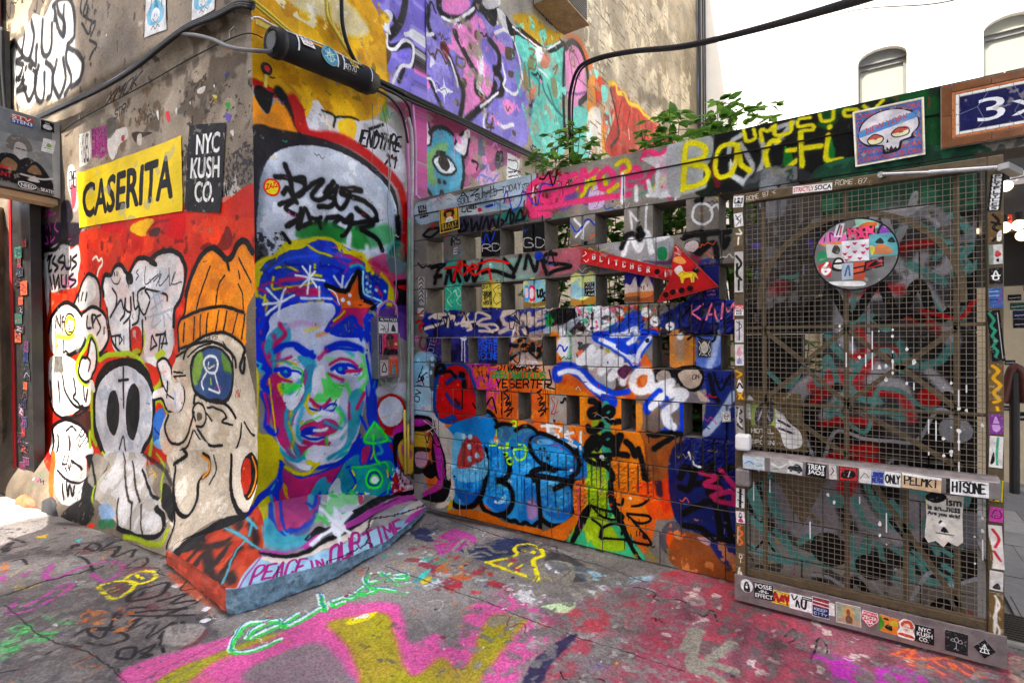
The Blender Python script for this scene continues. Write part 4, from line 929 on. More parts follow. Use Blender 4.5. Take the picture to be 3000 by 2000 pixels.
PAINT['U'] = '''N|c9bca4|0.4|10|1|5727 5574 11021 8354 10946 5329 6521 4608 6107 5210
N|8a7c66|0.12|60|2|7341 6421 11021 8354 10961 5933 8127 5195 7323 5549
N|9c8c74|0.2|40|22|7341 6421 11021 8354 10961 5933 8127 5195 7323 5549
N|d9ccb4|0.3|20|23|6504 5982 7287 6393 7265 5310 6529 5007
F|9a958c|43|3900 4697 5049 5316 5107 5100 5720 5176 5039 4788 4688 4748 4370 4773
F|c49a1c|61@.9|4690 4843 5107 5067 5434 5075 5832 5193 5500 4915 5039 4755
F|c9602a|69@.8|5871 5230 6275 5363 6534 5247 6668 5145 6440 5010 6105 5153
F|8a80cc|14|2487 3936 3989 4745 4125 4647 4368 4623 4686 4670 4856 4591 4848 4156 5121 4163 5054 3908 4896 3515 4347 3428 3835 3421 3187 3401 2838 3444 2585 3493 2483 3660
N|7468b8|0.35|10|3|2487 3936 3989 4745 4856 4591 5054 3908 4721 3480 3187 3401 2585 3493
N|a49ad8|0.25|12|4|2487 3936 3989 4745 4856 4591 5054 3908 3187 3401 2585 3493
F|5b4a9a|14@.7|2461 3859 2578 3921 2588 3689 2535 3642 2458 3690
F|e08ac2|7|2602 3706 2657 3738 2682 3612 2811 3637 2795 3505 2695 3497 2627 3577
F|5a4a36|8@.9|2712 3703 2783 3703 2917 3718 2932 3644 2839 3489 2796 3562 2725 3620
F|e08ac2|14|3725 4322 4031 4557 4095 4291 4185 4014 4356 3965 4085 3689 3880 3491 3819 3729 3845 4013 3680 4061
F|e08ac2|17|3567 4440 3921 4626 3919 4528 3767 4397 3604 4329
F|eec8dc|15|3934 4106 4116 4158 4210 4097 4112 3928 4046 4085
N|c87ab0|0.3|12|5|3725 4322 4100 4578 4356 3965 3880 3491 3819 3729
F|e08ac2|7|3192 3720 3261 3737 3242 3631 3191 3646
F|e08ac2|8|3312 3622 3366 3631 3383 3575 3329 3554
F|e08ac2|9|4076 4523 4147 4544 4193 4480 4122 4460
F|e08ac2|10|4390 4440 4520 4470 4545 4390 4414 4362
F|e08ac2|10|4483 3863 4618 3928 4700 3849 4561 3754
F|e08ac2|8|3580 4029 3680 4088 3700 4044
F|e08ac2|9|3864 3829 3973 3788 3905 3707
F|5a4a36|6@.9|3210 3776 3315 3785 3331 3730 3243 3717
F|5a4a36|6@.9|3522 4042 3600 4065 3599 3999 3521 3964
F|5a4a36|8@.9|4546 4451 4711 4510 4710 4400 4571 4340
F|5a4a36|7@.9|3821 3839 3886 3851 3885 3782 3820 3757
F|5a4a36|7@.9|4028 4387 4085 4386 4073 4309 4016 4311
F|5a4a36|8@.9|4596 4228 4707 4258 4678 4184 4609 4171
F|5a4a36|7@.9|3713 3595 3775 3604 3753 3542
F|5a4a36|8@.9|4640 3611 4724 3622 4708 3554
F|5a4a36|7@.9|3703 4245 3765 4248 3743 4184
S|25232a|66|24|2919 3811 3031 3970 3082 4114 3100 4230
S|25232a|49|23|2952 3978 2998 3907 2919 3811
S|25232a|58|23|2888 3751 2948 3732 3060 3806 3143 3856
S|25232a|52|25|3143 3844 3193 3818 3174 3688
S|25232a|51|26|3376 4264 3356 4129 3409 4054 3446 4045
S|25232a|70|29|3509 4409 3526 4315 3644 4309 3852 4412 3986 4548 4056 4697
S|25232a|61|29|3560 4007 3677 3914 3758 3814 3840 3710 3794 3476
S|25232a|69|30|3723 4214 3826 4127 3933 4037 4044 3957 4041 3815 4181 3782
S|25232a|71|33|4264 4397 4414 4347 4437 4222 4359 4115
S|25232a|83|34|4359 4145 4487 4077 4458 3945 4355 3891
S|25232a|69|32|4078 4623 4245 4679 4371 4833
S|25232a|64|35|4525 4761 4686 4654 4740 4538
S|25232a|67|32|4357 3995 4279 3818 4061 3624 3879 3464
S|25232a|69|39|4998 4215 5058 4106 5024 3930
S|25232a|35|24|3009 3583 3074 3622 3023 3495
S|25232a|35|27|3366 3656 3475 3520 3550 3444
F|25232a|15|4057 4754 4373 4922 4422 4799 4367 4593 4219 4579 4125 4647
F|c8c6c8|15|4150 4746 4424 4920 4448 4843 4245 4694
F|c8c8cc|12|4396 4786 4552 4790 4631 4659 4497 4641
S|dcdade|29|10|2896 3812 2902 3723 2980 3735 3077 3850 3177 3847 3157 3681 3041 3620 2960 3458
S|dcdade|35|11|3095 3905 3196 3965 3265 3961
S|dcdade|32|12|3300 4002 3428 4062
S|dcdade|30|13|3545 4273 3684 4302 3874 4451 4009 4588
S|dcdade|25|13|3559 3981 3657 3932 3737 3805 3756 3732
S|dcdade|27|14|4072 4266 4140 4168
S|dcdade|37|16|4366 4518 4550 4636 4713 4604 4824 4433 4879 4265
S|dcdade|31|16|4490 4259 4541 4128 4512 4026 4731 4032 4849 4221
S|dcdade|29|14|4108 3669 4406 3925
S|dcdade|42|15|4401 3609 4505 3598 4669 3682
S|dcdade|21|12|3294 3627 3403 3658 3457 3578
S|dcdade|28|14|4179 3665 4152 3512 4199 3440
F|dcdbe0|13|2823 3913 2892 4005 2953 3990 2920 3893 2935 3830 2844 3844
F|e0dfe4|14|3111 3925 3196 4002 3265 3986 3246 3915 3161 3900
F|d8d4de|11|4071 4237 4162 4091 4112 3870 4181 3811 4042 3843 4091 4033
F|e8e6ec|8|3555 3732 3583 3665 3693 3654 3582 3586 3561 3500 3543 3585 3458 3591 3544 3643
F|e8e6ec|6@.8|3388 3854 3443 3827 3596 3854 3442 3814 3386 3753
S|5a4a36|14|9|2660 3920 2645 3847 2714 3848 2730 3934 2687 3934
S|5a4a36|14|10|2700 3819 2699 3752 2756 3779 2771 3854 2728 3844
S|5a4a36|14|10|2771 3854 2814 3785 2835 3749
S|5a4a36|19|13|3761 4017 3739 3940 3844 3944 3867 4022 3782 4013
S|5a4a36|21|14|4227 3653 4201 3543 4299 3560 4301 3664
S|5a4a36|21|14|4200 3499 4324 3539
F|7a2a28|13@.7|3541 4038 3639 4030 3617 3915 3559 3942
F|7a2a28|11@.7|4110 3798 4205 3776 4109 3726
F|6cc8ba|19|4687 4717 4918 4747 5228 4758 5717 5050 5829 5028 5859 4622 5772 4045 5803 3692 5270 3507 5020 3732 5154 4208 5001 4379 4797 4516
N|54b0a4|0.35|10|6|4687 4717 5717 5050 5859 4622 5803 3692 5020 3732
N|8fdccc|0.2|12|7|4687 4717 5717 5050 5859 4622 5803 3692 5020 3732
N|a89a84|0.25|10|8|4998 4215 5816 4351 5803 3692 5017 3568
F|25232a|11|4552 4790 4716 4746 4860 4800 5197 4811 5430 4849 5792 5102 5868 5082 5498 4810 5164 4746 4800 4692 4631 4628
F|6a2c28|14@.8|4948 4761 5197 4794 5293 4754 5069 4719
S|dcdade|23|13|4688 4733 4978 4743 5228 4758 5429 4831 5754 5067
S|dcdade|28|18|5227 4673 5192 4524 5389 4504
F|a09a94|29@.5|5131 4681 5328 4803 5639 4783 5709 4634 5357 4576 5193 4592
F|e8f0f0|38@.8|5131 4698 5361 4818 5393 4712 5225 4589
F|8a7a50|13@.8|4912 4455 4970 4334 5060 4239 4908 4179
F|8a7a50|15@.8|5492 4511 5634 4533 5668 4368 5559 4309 5508 4413
F|8a7a50|14@.8|5036 4590 5128 4547 5064 4438 4972 4432
S|3a7a74|32|26|5063 4388 5221 4368 5218 4199
S|3a7a74|34|28|5288 4429 5351 4283 5628 4175
S|3a7a74|31|26|5002 4412 5029 4243
S|3a7a74|35|29|5421 4396 5592 4198 5774 4155
S|7a6a48|23|17|5006 4642 5131 4681 5066 4570
S|7a6a48|25|19|5565 4646 5675 4745 5600 4590
S|7a6a48|23|17|5035 4557 5161 4578 5127 4464 5002 4428
F|c46a54|19@.8|5360 4766 5497 4757 5425 4605 5257 4552
S|d8744c|32|22|5058 4106 5059 4173 5123 4230
S|25232a|59|36|5867 5064 5819 4534 5847 3997 6077 3676
F|d690bc|17|5886 5054 6066 5191 6272 5208 6398 5090 6437 4852 6523 4688 6257 4454 6518 4429 6468 4196 6086 4148 5932 4393 5880 4740
C|9a4a80|22|9|5983 5024 6104 5096 6268 5015 6265 4860 6098 4755 6020 4910
S|25232a|75|27|5886 5054 6066 5210 6315 5228 6486 5068 6523 4728 6258 4474 6517 4409 6559 4264
S|8a5a90|34|21|5895 4490 6176 4577 6434 4694
S|9a7a58|22|16|6063 5021 6020 4910 6142 4923 6103 5020
F|d68a2c|31|6527 4887 6808 5081 6953 5057 6703 4554 6653 4355 6517 4409
F|c2462c|26|6759 5021 7054 5097 6998 4825 6799 4628
F|6cc8ba|29|6049 4324 6518 4449 6598 3917 6120 3782
F|e8e4e0|38@.8|6518 4449 6895 4621 6985 4152 7134 4027 6506 3852
F|d89a3a|26|6941 4430 7141 4368 7083 4055 6982 4026
N|b8906c|0.3|12|9|6527 4887 7316 5201 7292 4071 6506 3852
F|7ecfc2|14|5013 5020 5137 4999 5104 4917
F|7ecfc2|14|5231 4928 5365 5042 5415 4963 5329 4871
F|7ecfc2|16|5743 4486 5896 4563 5856 4438
F|7ecfc2|16|5897 4619 6015 4628
F|7ecfc2|19|6714 5124 6857 5142 6807 5019
F|7ecfc2|20|6952 4994 7155 5031 7151 4860 6997 4783
F|7ecfc2|20|7045 4632 7251 4661 7299 4418 7139 4283
F|7ecfc2|20|7086 4203 7242 4229 7212 4049
F|a8362a|20|7260 5093 7534 5222 7880 5151 8520 5242 9167 5214 10441 5179 10828 5057 7292 4071 7413 4716
N|8a2a22|0.35|16|10|7260 5093 8520 5242 10441 5179 7292 4071
N|c2543c|0.2|24|11|7260 5093 8520 5242 10441 5179 7292 4071
S|d6b02a|68|43|7208 5116 7479 5222 7532 5111 7821 5198 8001 5126 8452 5217 8726 5191 9167 5240
S|3a2c28|49|33|7259 5050 7470 4780 7575 4483 7295 4223
S|d8d0c8|19|14|7992 4730 8019 4552
S|6a1c18|32|27|7701 5040 7522 4621 7574 4416
S|6a1c18|34|29|8061 5031 7869 4644
S|6a1c18|36|31|8449 5071 8443 4827
S|6a1c18|38|32|8795 5090 8717 4766
F|4a443c|103@.55|8391 5484 8597 5637 8734 5567 9027 5677 9574 5725 9249 5450 8803 5443 8521 5291
F|8d8478|27|4866 3507 5405 3510 5686 3408 5104 3212 4442 2990 4832 3273
F|a05a84|16|3169 3395 3291 3402 3398 3378 3751 3407 3966 3395 4555 3399 4834 3386 4192 3032 3868 2827 3242 2571 3122 2546 3146 3012
F|7a2f4c|23@.9|3325 3352 3550 3392 3814 3401 3922 3381 3707 3285 3434 3276
F|dcdade|7|3185 3316 3254 3340 3342 3271 3395 3174 3375 3080 3285 3065 3217 3155
S|25232a|24|14|3185 3316 3208 3152 3285 3053 3375 3080 3398 3163 3360 3264
F|dcdade|9|3812 3319 3922 3381 3920 3269 3874 3131 3767 3101 3685 3145
S|25232a|27|16|3834 3339 3706 3191 3684 3132 3787 3094 3874 3131 3920 3297
F|4a9ab2|9|3250 3042 3303 3058 3393 3085 3433 3224 3528 3281 3666 3259 3705 3138 3809 3100 3827 2941 3782 2794 3386 2627 3297 2733 3247 2894
F|8aae5a|47@.75|3337 2993 3468 3107 3546 3156 3624 3154 3544 3026 3428 2904 3462 2746 3352 2758 3299 2858
F|6ab0c8|50@.7|3623 3101 3808 3072 3804 2853 3618 2756 3702 2976
S|25232a|38|18|3377 3181 3452 3256 3587 3287 3687 3266
S|25232a|38|20|3809 3100 3839 2971 3804 2799
S|25232a|33|17|3247 2881 3297 2733 3386 2640
F|dfe4e8|6|3428 2942 3467 3004 3622 3034 3723 2968 3660 2899 3522 2877
C|25232a|22|12|3419 2940 3467 3017 3622 3034 3722 2955 3640 2887 3502 2872
F|2a2420|8|3485 2997 3583 3037 3641 2960 3581 2905 3503 2924
F|25232a|8|3468 3056 3583 3076 3544 3026 3467 3017
S|25232a|44|12|3490 2794 3492 2794
S|25232a|45|12|3559 2798 3561 2798
S|25232a|57|12|3519 2695 3521 2695
F|c87a9c|26@.9|3919 3241 4056 3339 4197 3324 4396 3323 4343 3234 3959 2974 3849 2974 3917 3102
F|54727c|15@.8|4056 3339 4150 3353 4169 3113 4074 3060
S|2a2226|22|20|3961 3100 4052 3096 4028 3034
F|48545c|24@.8|4344 3279 4500 3323 4471 3193 4342 3129
T|25232a|15.7|0|80|4356 3207 4459 3236 4365 3299
F|c9a0c0|9|4003 2900 4097 3023 4169 3084 4218 3141 4266 3080 4392 3098 4364 2986 4190 2901
S|7484c8|19|11|4142 2905 4240 3001 4339 2965
S|7484c8|18|10|4048 2897 4073 2988 4191 3003
S|7484c8|19|11|4193 3120 4192 3047
S|7484c8|19|11|4289 2983 4392 3083
P|d9dbdc|6|4554 3353 4805 3345 4744 3171 4830 3161 4521 3039 4552 3245
S|26262a|10|8|4566 3280 4746 3298 4716 3196 4577 3145
S|26262a|11|8|4578 3191 4802 3202
S|26262a|11|8|4576 3098 4744 3155 4772 3115'''
PAINT['C'] = '''F|c96a34|17|-2955 1152 -2376 1199 -1853 1225 -1114 1252 -1123 93 -1652 125 -2390 104 -2971 135
N|b05424|0.3|9|1|-2378 1052 -1114 1199 -1120 520 -2383 641
N|d98a3c|0.3|8|2|-1989 1068 -1114 1199 -1120 520 -1995 602
F|c97a30|15|-1872 1050 -1593 1041 -1548 797 -1259 809 -1190 510 -1488 467 -1645 789 -1857 815
F|2a3580|7|-2972 1622 -2474 1629 -2076 1597 -1849 1589 -1851 1422 -2477 1417 -2969 1427
F|34306a|15@.9|-2951 1427 -2541 1418 -2173 1418 -2176 1219 -2523 1196 -2930 1188
N|4a4690|0.35|9|3|-2951 1427 -2541 1418 -2252 1419 -2254 1218 -2930 1188
N|23203a|0.3|10|4|-2936 1612 -2171 1601 -2176 1219 -2930 1205
F|8fb8cc|19|-3126 1238 -2882 1259 -2907 1153 -2937 762 -3134 747
F|b8d2de|25@.8|-3104 1021 -2931 1152 -2924 807 -3108 767
F|2a2730|20@.7|-2954 1223 -2858 1233 -2861 1031 -2946 974
F|c9c6c8|18|-2955 778 -2819 754 -2786 617 -2939 602
S|a8d4e6|38|13@.9|-3076 1212 -3075 1212
S|a8d4e6|45|12@.9|-2924 1232 -2922 1232
S|a8d4e6|33|13@.9|-3016 1123 -3015 1123
S|a8d4e6|33|12@.9|-2937 1117 -2936 1117
S|a8d4e6|29|13@.9|-3044 916 -3043 916
S|a8d4e6|30|13@.9|-3057 861 -3056 861
S|a8d4e6|25|13@.9|-2995 883 -2994 883
S|a8d4e6|29|12@.9|-2918 1179 -2917 1179
S|d890b4|34|13@.8|-3027 818 -3026 818
S|d890b4|51|13@.8|-3098 1392 -3097 1392
S|d890b4|30|13@.8|-3067 1023 -3066 1023
S|d890b4|29|12@.8|-2935 895 -2934 895
S|17171a|9|5|-3028 1168 -3053 1113 -3072 1077 -3017 1061 -3104 1030
S|17171a|9|5|-2992 1115 -3041 1069 -3018 1007
T|17171a|8.5|0|OVIS|-3076 869 -3017 1078 -3132 874
S|b01f24|17|13|-3095 1600 -3034 1553 -3096 1528
S|b01f24|15|9|-3060 1482 -3010 1517 -3059 1491 -3036 1446
S|8a1c4a|15|9@.8|-3036 1410 -3062 1338 -3013 1302 -2988 1356
S|d9c9ba|22|8|-2949 1560 -2865 1592 -2772 1581 -2901 1567 -2807 1547 -2784 1520 -2974 1480
S|d9c9ba|22|7|-2738 1588 -2751 1485
S|d9c9ba|22|7|-2749 1571 -2682 1561 -2750 1537
S|d9c9ba|21|7|-2682 1561 -2671 1501 -2638 1508
S|d9c9ba|21|7|-2616 1508 -2571 1557 -2540 1514 -2605 1516
S|d9c9ba|21|7|-2539 1581 -2583 1532 -2518 1489 -2562 1481 -2518 1514 -2476 1521
S|d9c9ba|20|7|-2475 1538 -2454 1587 -2371 1568 -2330 1542 -2392 1536 -2455 1504 -2372 1494 -2291 1492 -2261 1459 -2332 1444 -2435 1446
S|d9c9ba|21|7|-2605 1491 -2551 1490 -2508 1464 -2551 1452
S|d9c9ba|20|7|-2434 1487 -2372 1478 -2312 1436
S|d9c9ba|23|8|-2998 1472 -2866 1496
S|cdbdb0|35|16@.92|-2202 1498 -2221 1547 -2162 1577 -2114 1567 -2143 1568
S|cdbdb0|35|16@.92|-2202 1498 -2153 1489 -2077 1511
S|cdbdb0|35|16@.92|-2242 1435 -2144 1465 -2078 1456
S|cdbdb0|34|15@.92|-2086 1566 -2068 1488 -2030 1549 -2003 1478
S|cdbdb0|33|15@.92|-1984 1563 -1984 1478 -1948 1523
S|cdbdb0|34|15@.92|-2021 1525 -1939 1523
S|cdbdb0|33|15@.92|-1920 1561 -1930 1485 -1859 1498
S|cdbdb0|33|15@.92|-1920 1530 -1867 1536
S|cdbdb0|33|15@.92|-1920 1561 -1858 1574
S|cdbdb0|35|16@.92|-2210 1570 -2171 1601 -2114 1599
L|17171a|7|3|-2167 1545 -2090 1586 -2125 1457 -2154 1458 -2167 1541 -2058 1487 -2095 1543
S|17171a|9|4|-2143 1529 -2077 1503 -2114 1559
S|2a9068|24|12|-1841 1543 -1780 1549 -1841 1498 -1815 1467
F|2a8a3c|6@.9|-1814 1557 -1746 1548 -1815 1467 -1832 1490
F|17171a|11@.9|-1771 1586 -1637 1588 -1613 1529 -1721 1473 -1807 1467 -1746 1533
F|8a2038|11@.6|-1780 1504 -1721 1510 -1729 1480 -1781 1481
F|b8c0c6|9@.8|-2022 1417 -1807 1467 -1638 1515 -1540 1577 -1477 1575 -1557 1505 -1654 1464 -1824 1422
F|4a2048|12@.7|-2068 1472 -1994 1455 -2031 1424 -2068 1441
N|1c1b22|0.5|9|5|-1779 1594 -1115 1574 -1116 1413 -1638 1420
N|dfe2e6|0.3|14|6|-1588 1593 -1259 1580 -1326 1444 -1541 1447
F|dce0e6|9@.7|-1556 1570 -1461 1581 -1288 1567 -1326 1499 -1432 1438 -1510 1454 -1477 1532
T|3a64c8|9.2|0|DREW|-2448 1351 -2267 1355 -2448 1401
T|3a64c8|9.2|0|ERNIE|-2449 1297 -2268 1300 -2449 1339
T|3a64c8|9.2|0|VEXONE|-2450 1233 -2269 1237 -2449 1281
S|17171a|29|13@.95|-2165 1339 -2032 1331 -1896 1324
S|17171a|29|13@.95|-2147 1236 -2023 1300 -1959 1347
S|17171a|28|12@.95|-1987 1300 -1914 1308 -1897 1270 -1942 1254 -1978 1277
S|17171a|29|13@.95|-2079 1370 -2004 1416 -2003 1463
S|d2c6be|21|10|-2135 1378 -2115 1449 -2078 1409 -2135 1370
S|d2c6be|20|10|-2040 1448 -2013 1417 -2022 1455
F|c8bcb8|12@.8|-2070 1276 -1996 1285 -1915 1209 -2080 1205 -2147 1220
N|cf7a3c|0.3|10|7|-2164 1410 -1868 1415 -1870 1225 -2166 1227
F|c9b4ac|8@.9|-1985 1416 -1868 1423 -1869 1385 -1967 1377
F|dfe3e6|5|-2628 1398 -2568 1406 -2563 1380 -2596 1372
S|e4e6e8|10|4|-2604 1389 -2608 1296 -2611 1220
S|e4e6e8|8|4|-2579 1381 -2581 1279 -2579 1203
T|8a86a0|6.2|0|VOTE|-2930 1232 -2868 1400 -2990 1240
F|1d4a8c|10|-2917 852 -2896 1083 -2813 1173 -2664 1215 -2544 1179 -2481 1081 -2457 965 -2443 817 -2529 693 -2617 676 -2683 713 -2819 719 -2889 766
F|c01a1c|10|-2882 872 -2855 1049 -2778 1148 -2665 1185 -2566 1145 -2514 1054 -2483 947 -2474 831 -2550 725 -2638 743 -2704 789 -2831 753 -2871 802
N|a01418|0.3|6|8|-2882 872 -2778 1148 -2566 1145 -2474 831 -2638 743 -2830 770
S|1d4a8c|33|18@.8|-2769 1035 -2677 1090 -2589 1068
S|1d4a8c|35|18@.8|-2770 948 -2703 875 -2636 853
S|2a1c2a|29|18@.7|-2680 910 -2647 878
S|17171a|34|15|-2884 1101 -2871 1154 -2824 1181 -2790 1147 -2848 1119
S|17171a|26|15|-2813 1120 -2733 1132 -2677 1090
S|17171a|48|14|-2621 1109 -2600 1106
S|17171a|52|17|-2589 1043 -2588 1026
S|17171a|12|6|-2610 991 -2610 847
S|b8469c|19|10|-2566 1200 -2523 1188 -2376 1191 -2345 1180 -2357 1052
S|b8469c|19|10|-2523 1188 -2492 1097 -2440 1024
S|b8469c|18|10|-2461 1031 -2429 1099 -2388 1059 -2337 1037 -2316 1119
S|b8469c|18|10|-2335 1159 -2265 1153 -2276 1056 -2337 1021 -2378 1002
S|b8469c|18|10|-2378 1002 -2359 905 -2309 876 -2287 1007
N|26264a|0.4|9|9|-2523 1179 -2355 1183 -2357 1052 -2481 1097
F|c9beb8|13@.75|-2080 1237 -1897 1225 -1784 1182 -1785 1031 -1899 1056 -1863 1119 -1915 1178
T|23894a|11.4|0|GREATWALLKIDS|-2316 1095 -1863 1104 -2315 1144
T|17171a|11.3|-0.1|YESERTFF|-2287 1027 -1820 1041 -2276 1084
T|17171a|8.7|0.1|DIVASTUNE|-2265 1153 -1916 1155 -2255 1194
T|dfe0e4|6.8|0|OWES|-2119 1185 -1961 1177 -2080 1229
D|17171a|5.1|205|16|-2257 1024 -2083 1017 -1820 1030
S|17171a|11|6|-1827 1165 -1811 1075 -1846 1051 -1785 1039
S|17171a|11|5|-2218 994 -2178 1012 -2208 987 -2179 964
S|17171a|11|5|-2213 946 -2169 957 -2199 915 -2150 926
S|17171a|11|5|-2199 899 -2151 910 -2190 860 -2132 880
S|17171a|11|5|-2210 850 -2142 871 -2190 820 -2161 838
S|17171a|10|5|-1926 1009 -1890 1026 -1917 1002 -1891 980
S|17171a|10|5|-1922 963 -1882 973 -1909 934 -1865 944
S|17171a|10|5|-1909 918 -1865 929 -1901 881 -1848 899
S|17171a|10|5|-1919 872 -1857 891 -1901 842 -1875 860
P|9c9a98|3|-1825 1003 -1692 1010 -1694 825 -1827 814
S|a01c24|5|2|-1786 986 -1812 970 -1787 926 -1813 864 -1761 883
S|a01c24|4|2|-1760 965 -1796 828
D|9c9a98|47.9|96|6|-1814 815 -1703 824
F|2f82c2|7|-2487 647 -2443 817 -2360 840 -2290 763 -2301 665 -2384 599 -2446 584
S|17171a|31|11|-2443 833 -2350 840 -2280 764 -2281 716
S|1d4a8c|37|22@.7|-2477 639 -2486 730 -2443 817
F|2a86c4|9|-2782 656 -2457 808 -2374 814 -2294 734 -2295 614 -2062 681 -1951 661 -1662 711 -1533 610 -1556 480 -2787 307
F|3f9ad2|7|-2746 487 -1598 622 -1599 485 -1623 227 -1690 126 -1827 99 -1897 147 -1922 71 -2094 48 -2223 55 -2302 83 -2438 147 -2596 86 -2714 100 -2750 233
N|2a72b4|0.3|7|11|-2747 464 -1598 602 -1646 154 -1922 81 -2249 72 -2438 147 -2714 100
N|6fc0e6|0.25|9|12|-2747 464 -1598 602 -1644 302 -1872 264 -2698 183
F|2058a0|31@.8|-2728 213 -2581 100 -2452 167 -2436 280 -2522 200 -2668 211
F|2058a0|29@.8|-2383 146 -2249 104 -2144 197 -2222 173 -2328 210
F|2058a0|26@.8|-1885 180 -1758 133 -1656 202 -1656 281 -1757 193
F|bfe2f0|10@.8|-2301 160 -2235 171 -2195 231 -2221 238 -2261 188
F|d890b0|27@.7|-2018 219 -1944 252 -1933 130 -2007 96
S|17171a|45|13|-2744 118 -2685 71 -2567 80 -2466 153 -2395 287 -2379 443 -2378 553
S|17171a|41|13|-2452 178 -2411 97 -2302 72 -2196 114 -2144 197 -2155 291 -2207 326 -2272 338
S|17171a|40|12|-2272 327 -2193 371 -2166 449 -2204 540
S|17171a|30|12|-2236 74 -2171 54 -2120 64 -2082 40 -2032 70 -1983 49 -1934 89
S|17171a|38|11|-1898 117 -1827 89 -1724 110 -1646 184 -1623 286 -1644 371 -1688 404 -1790 348
S|17171a|36|11|-1952 591 -1893 526 -1800 498 -1686 513 -1598 544
S|17171a|38|12|-1955 384 -1978 433 -1894 475 -1789 479
S|17171a|31|11|-1598 544 -1619 639
S|17171a|33|12|-1930 408 -1909 135 -1917 -10
F|1f1b1f|10|-2040 403 -1942 438 -1643 440 -1204 458 -1214 420 -1535 417 -1967 393
F|c9722c|11|-2761 23 -2524 76 -2302 62 -2210 36 -1922 50 -1875 39 -1645 204 -1600 427 -1535 417 -1602 133 -1737 -3 -1899 -27 -2250 -37 -2746 -9
F|d47a36|8|-1643 410 -1535 417 -1558 258 -1624 168
F|b03a94|11|-2830 524 -2753 533 -2757 290 -2820 152 -2980 79 -3045 116 -2882 236
F|d8cfc2|11|-2748 395 -2697 241 -2714 123 -2822 35 -2901 33 -2759 174
F|17171a|11|-3042 297 -2911 397 -2815 503 -2739 511 -2743 211 -2822 82 -2996 64 -3045 80 -2835 196 -2818 339 -2945 251
F|c9a32c|7|-2760 81 -2721 122 -2730 51 -2769 21
F|b83a3a|20@.85|-2694 494 -2433 524 -2434 436 -2549 365 -2665 429
N|c8d8e4|0.25|12|13|-2709 492 -2405 527 -2520 368
S|c9e2ee|38|11|-2540 461 -2539 461
S|c9e2ee|37|11|-2469 487 -2467 487
S|c9e2ee|39|12|-2619 502 -2618 503
S|c9e2ee|39|12|-2680 427 -2678 427
F|c9c0b4|11|-2738 535 -2678 541 -2687 403 -2696 356 -2733 397
F|8fae2e|10|-1533 668 -1419 681 -1369 517 -1391 316 -1255 128 -1152 -14 -1395 -53 -1692 -43 -1624 149 -1547 289
F|3fa890|16@.85|-1418 699 -1358 706 -1360 406 -1254 165 -1161 -16 -1540 -58 -1715 -48 -1603 114 -1476 5 -1275 49 -1382 195 -1400 437
N|b4c83a|0.3|8|14|-1533 668 -1419 681 -1391 316 -1255 128 -1539 -9
F|17171a|8|-1760 -58 -1692 -23 -1602 192 -1537 282 -1516 247 -1603 75 -1692 -63
F|17171a|8|-1368 686 -1328 691 -1351 389 -1274 198 -1236 95 -1179 16 -1142 -16 -1199 -7 -1284 122 -1391 344 -1380 516
F|cf7e2e|9|-1348 632 -1174 689 -1138 477 -1112 283 -1235 132 -1331 327 -1351 398
F|cf5a22|14|-1204 467 -1047 544 -1001 727 -914 736 -916 424 -960 312 -1049 277 -1112 283 -1158 365
F|c84820|12@.9|-1046 669 -992 728 -931 682 -959 504 -1013 320 -1048 402
S|1e1c20|46|16|-1155 710 -1129 515
S|2a2440|45|19@.8|-1100 698 -1065 506 -1056 436
S|1e1c20|30|16@.8|-957 732 -949 628 -985 518
F|5a545c|10|-1054 116 -1040 226 -969 284 -875 241 -876 86 -979 62
F|cf5a22|7|-1018 177 -987 219 -961 154 -935 142 -944 114 -997 111
F|d8dade|7|-958 627 -923 636 -915 580 -949 558
S|17171a|17|6|-1515 285 -1433 271 -1302 266 -1312 227 -1433 224 -1505 277
S|17171a|16|6|-1263 274 -1121 282 -1131 244 -1206 229 -1263 264
S|17171a|17|6|-1455 86 -1434 147 -1362 190 -1283 187 -1303 136
S|17171a|17|6|-1506 191 -1444 155 -1445 79
S|17171a|16|6|-1445 79 -1284 103 -1114 112 -1235 242
S|17171a|16|6|-1234 325 -1177 344 -1121 390
S|17171a|16|6|-1341 325 -1302 322 -1292 361
D|17171a|6.6|66|22|-1505 277 -1302 248 -1140 242 -1284 103 -1114 103
N|9a8448|0.35|9|41|-1236 58 -876 120 -876 8 -1142 -30
F|d0842e|11|-1813 1450 -1722 1429 -1724 1221 -1815 1219
F|cf8a30|8|-1605 1009 -1530 1013 -1531 821 -1606 843
F|22306e|9|-1088 1493 -468 1667 -474 535 -761 489 -948 720 -915 821 -801 864 -799 1207 -1077 1213 -988 1418
F|8a5a34|13@.9|-1205 787 -1080 826 -921 801 -896 726 -1015 535 -1151 516 -1206 657
F|cf822e|8|-1365 954 -1290 1028 -1292 834 -1198 815 -1150 697 -1165 514 -1354 486
F|6f6660|8|-1203 1019 -1078 1019 -913 1003 -915 821 -1039 816 -1198 828
F|c98a3c|7@.9|-1204 964 -1162 967 -1163 832 -1198 828
N|3a4fae|0.3|7|15|-1078 1019 -913 1003 -915 821 -1053 815
N|22307a|0.4|7|16|-879 1372 -608 1371 -613 635 -760 615
N|4a5cb0|0.2|8|17|-829 1404 -695 1408 -696 1234 -817 1232
F|6a82bc|7@.8|-828 1410 -689 1411 -696 1234 -830 1225
F|b8824c|9|-988 1412 -853 1410 -849 1218 -990 1222
F|8f8a88|16@.6|-956 1372 -898 1385 -905 1256 -950 1262
F|c9742e|5|-1760 1421 -1731 1413 -1737 1220 -1767 1212
F|b0c4b4|9|-1726 1413 -1635 1405 -1637 1215 -1720 1213
N|4ac88a|0.2|12|18|-1726 1413 -1635 1405 -1637 1215 -1720 1213
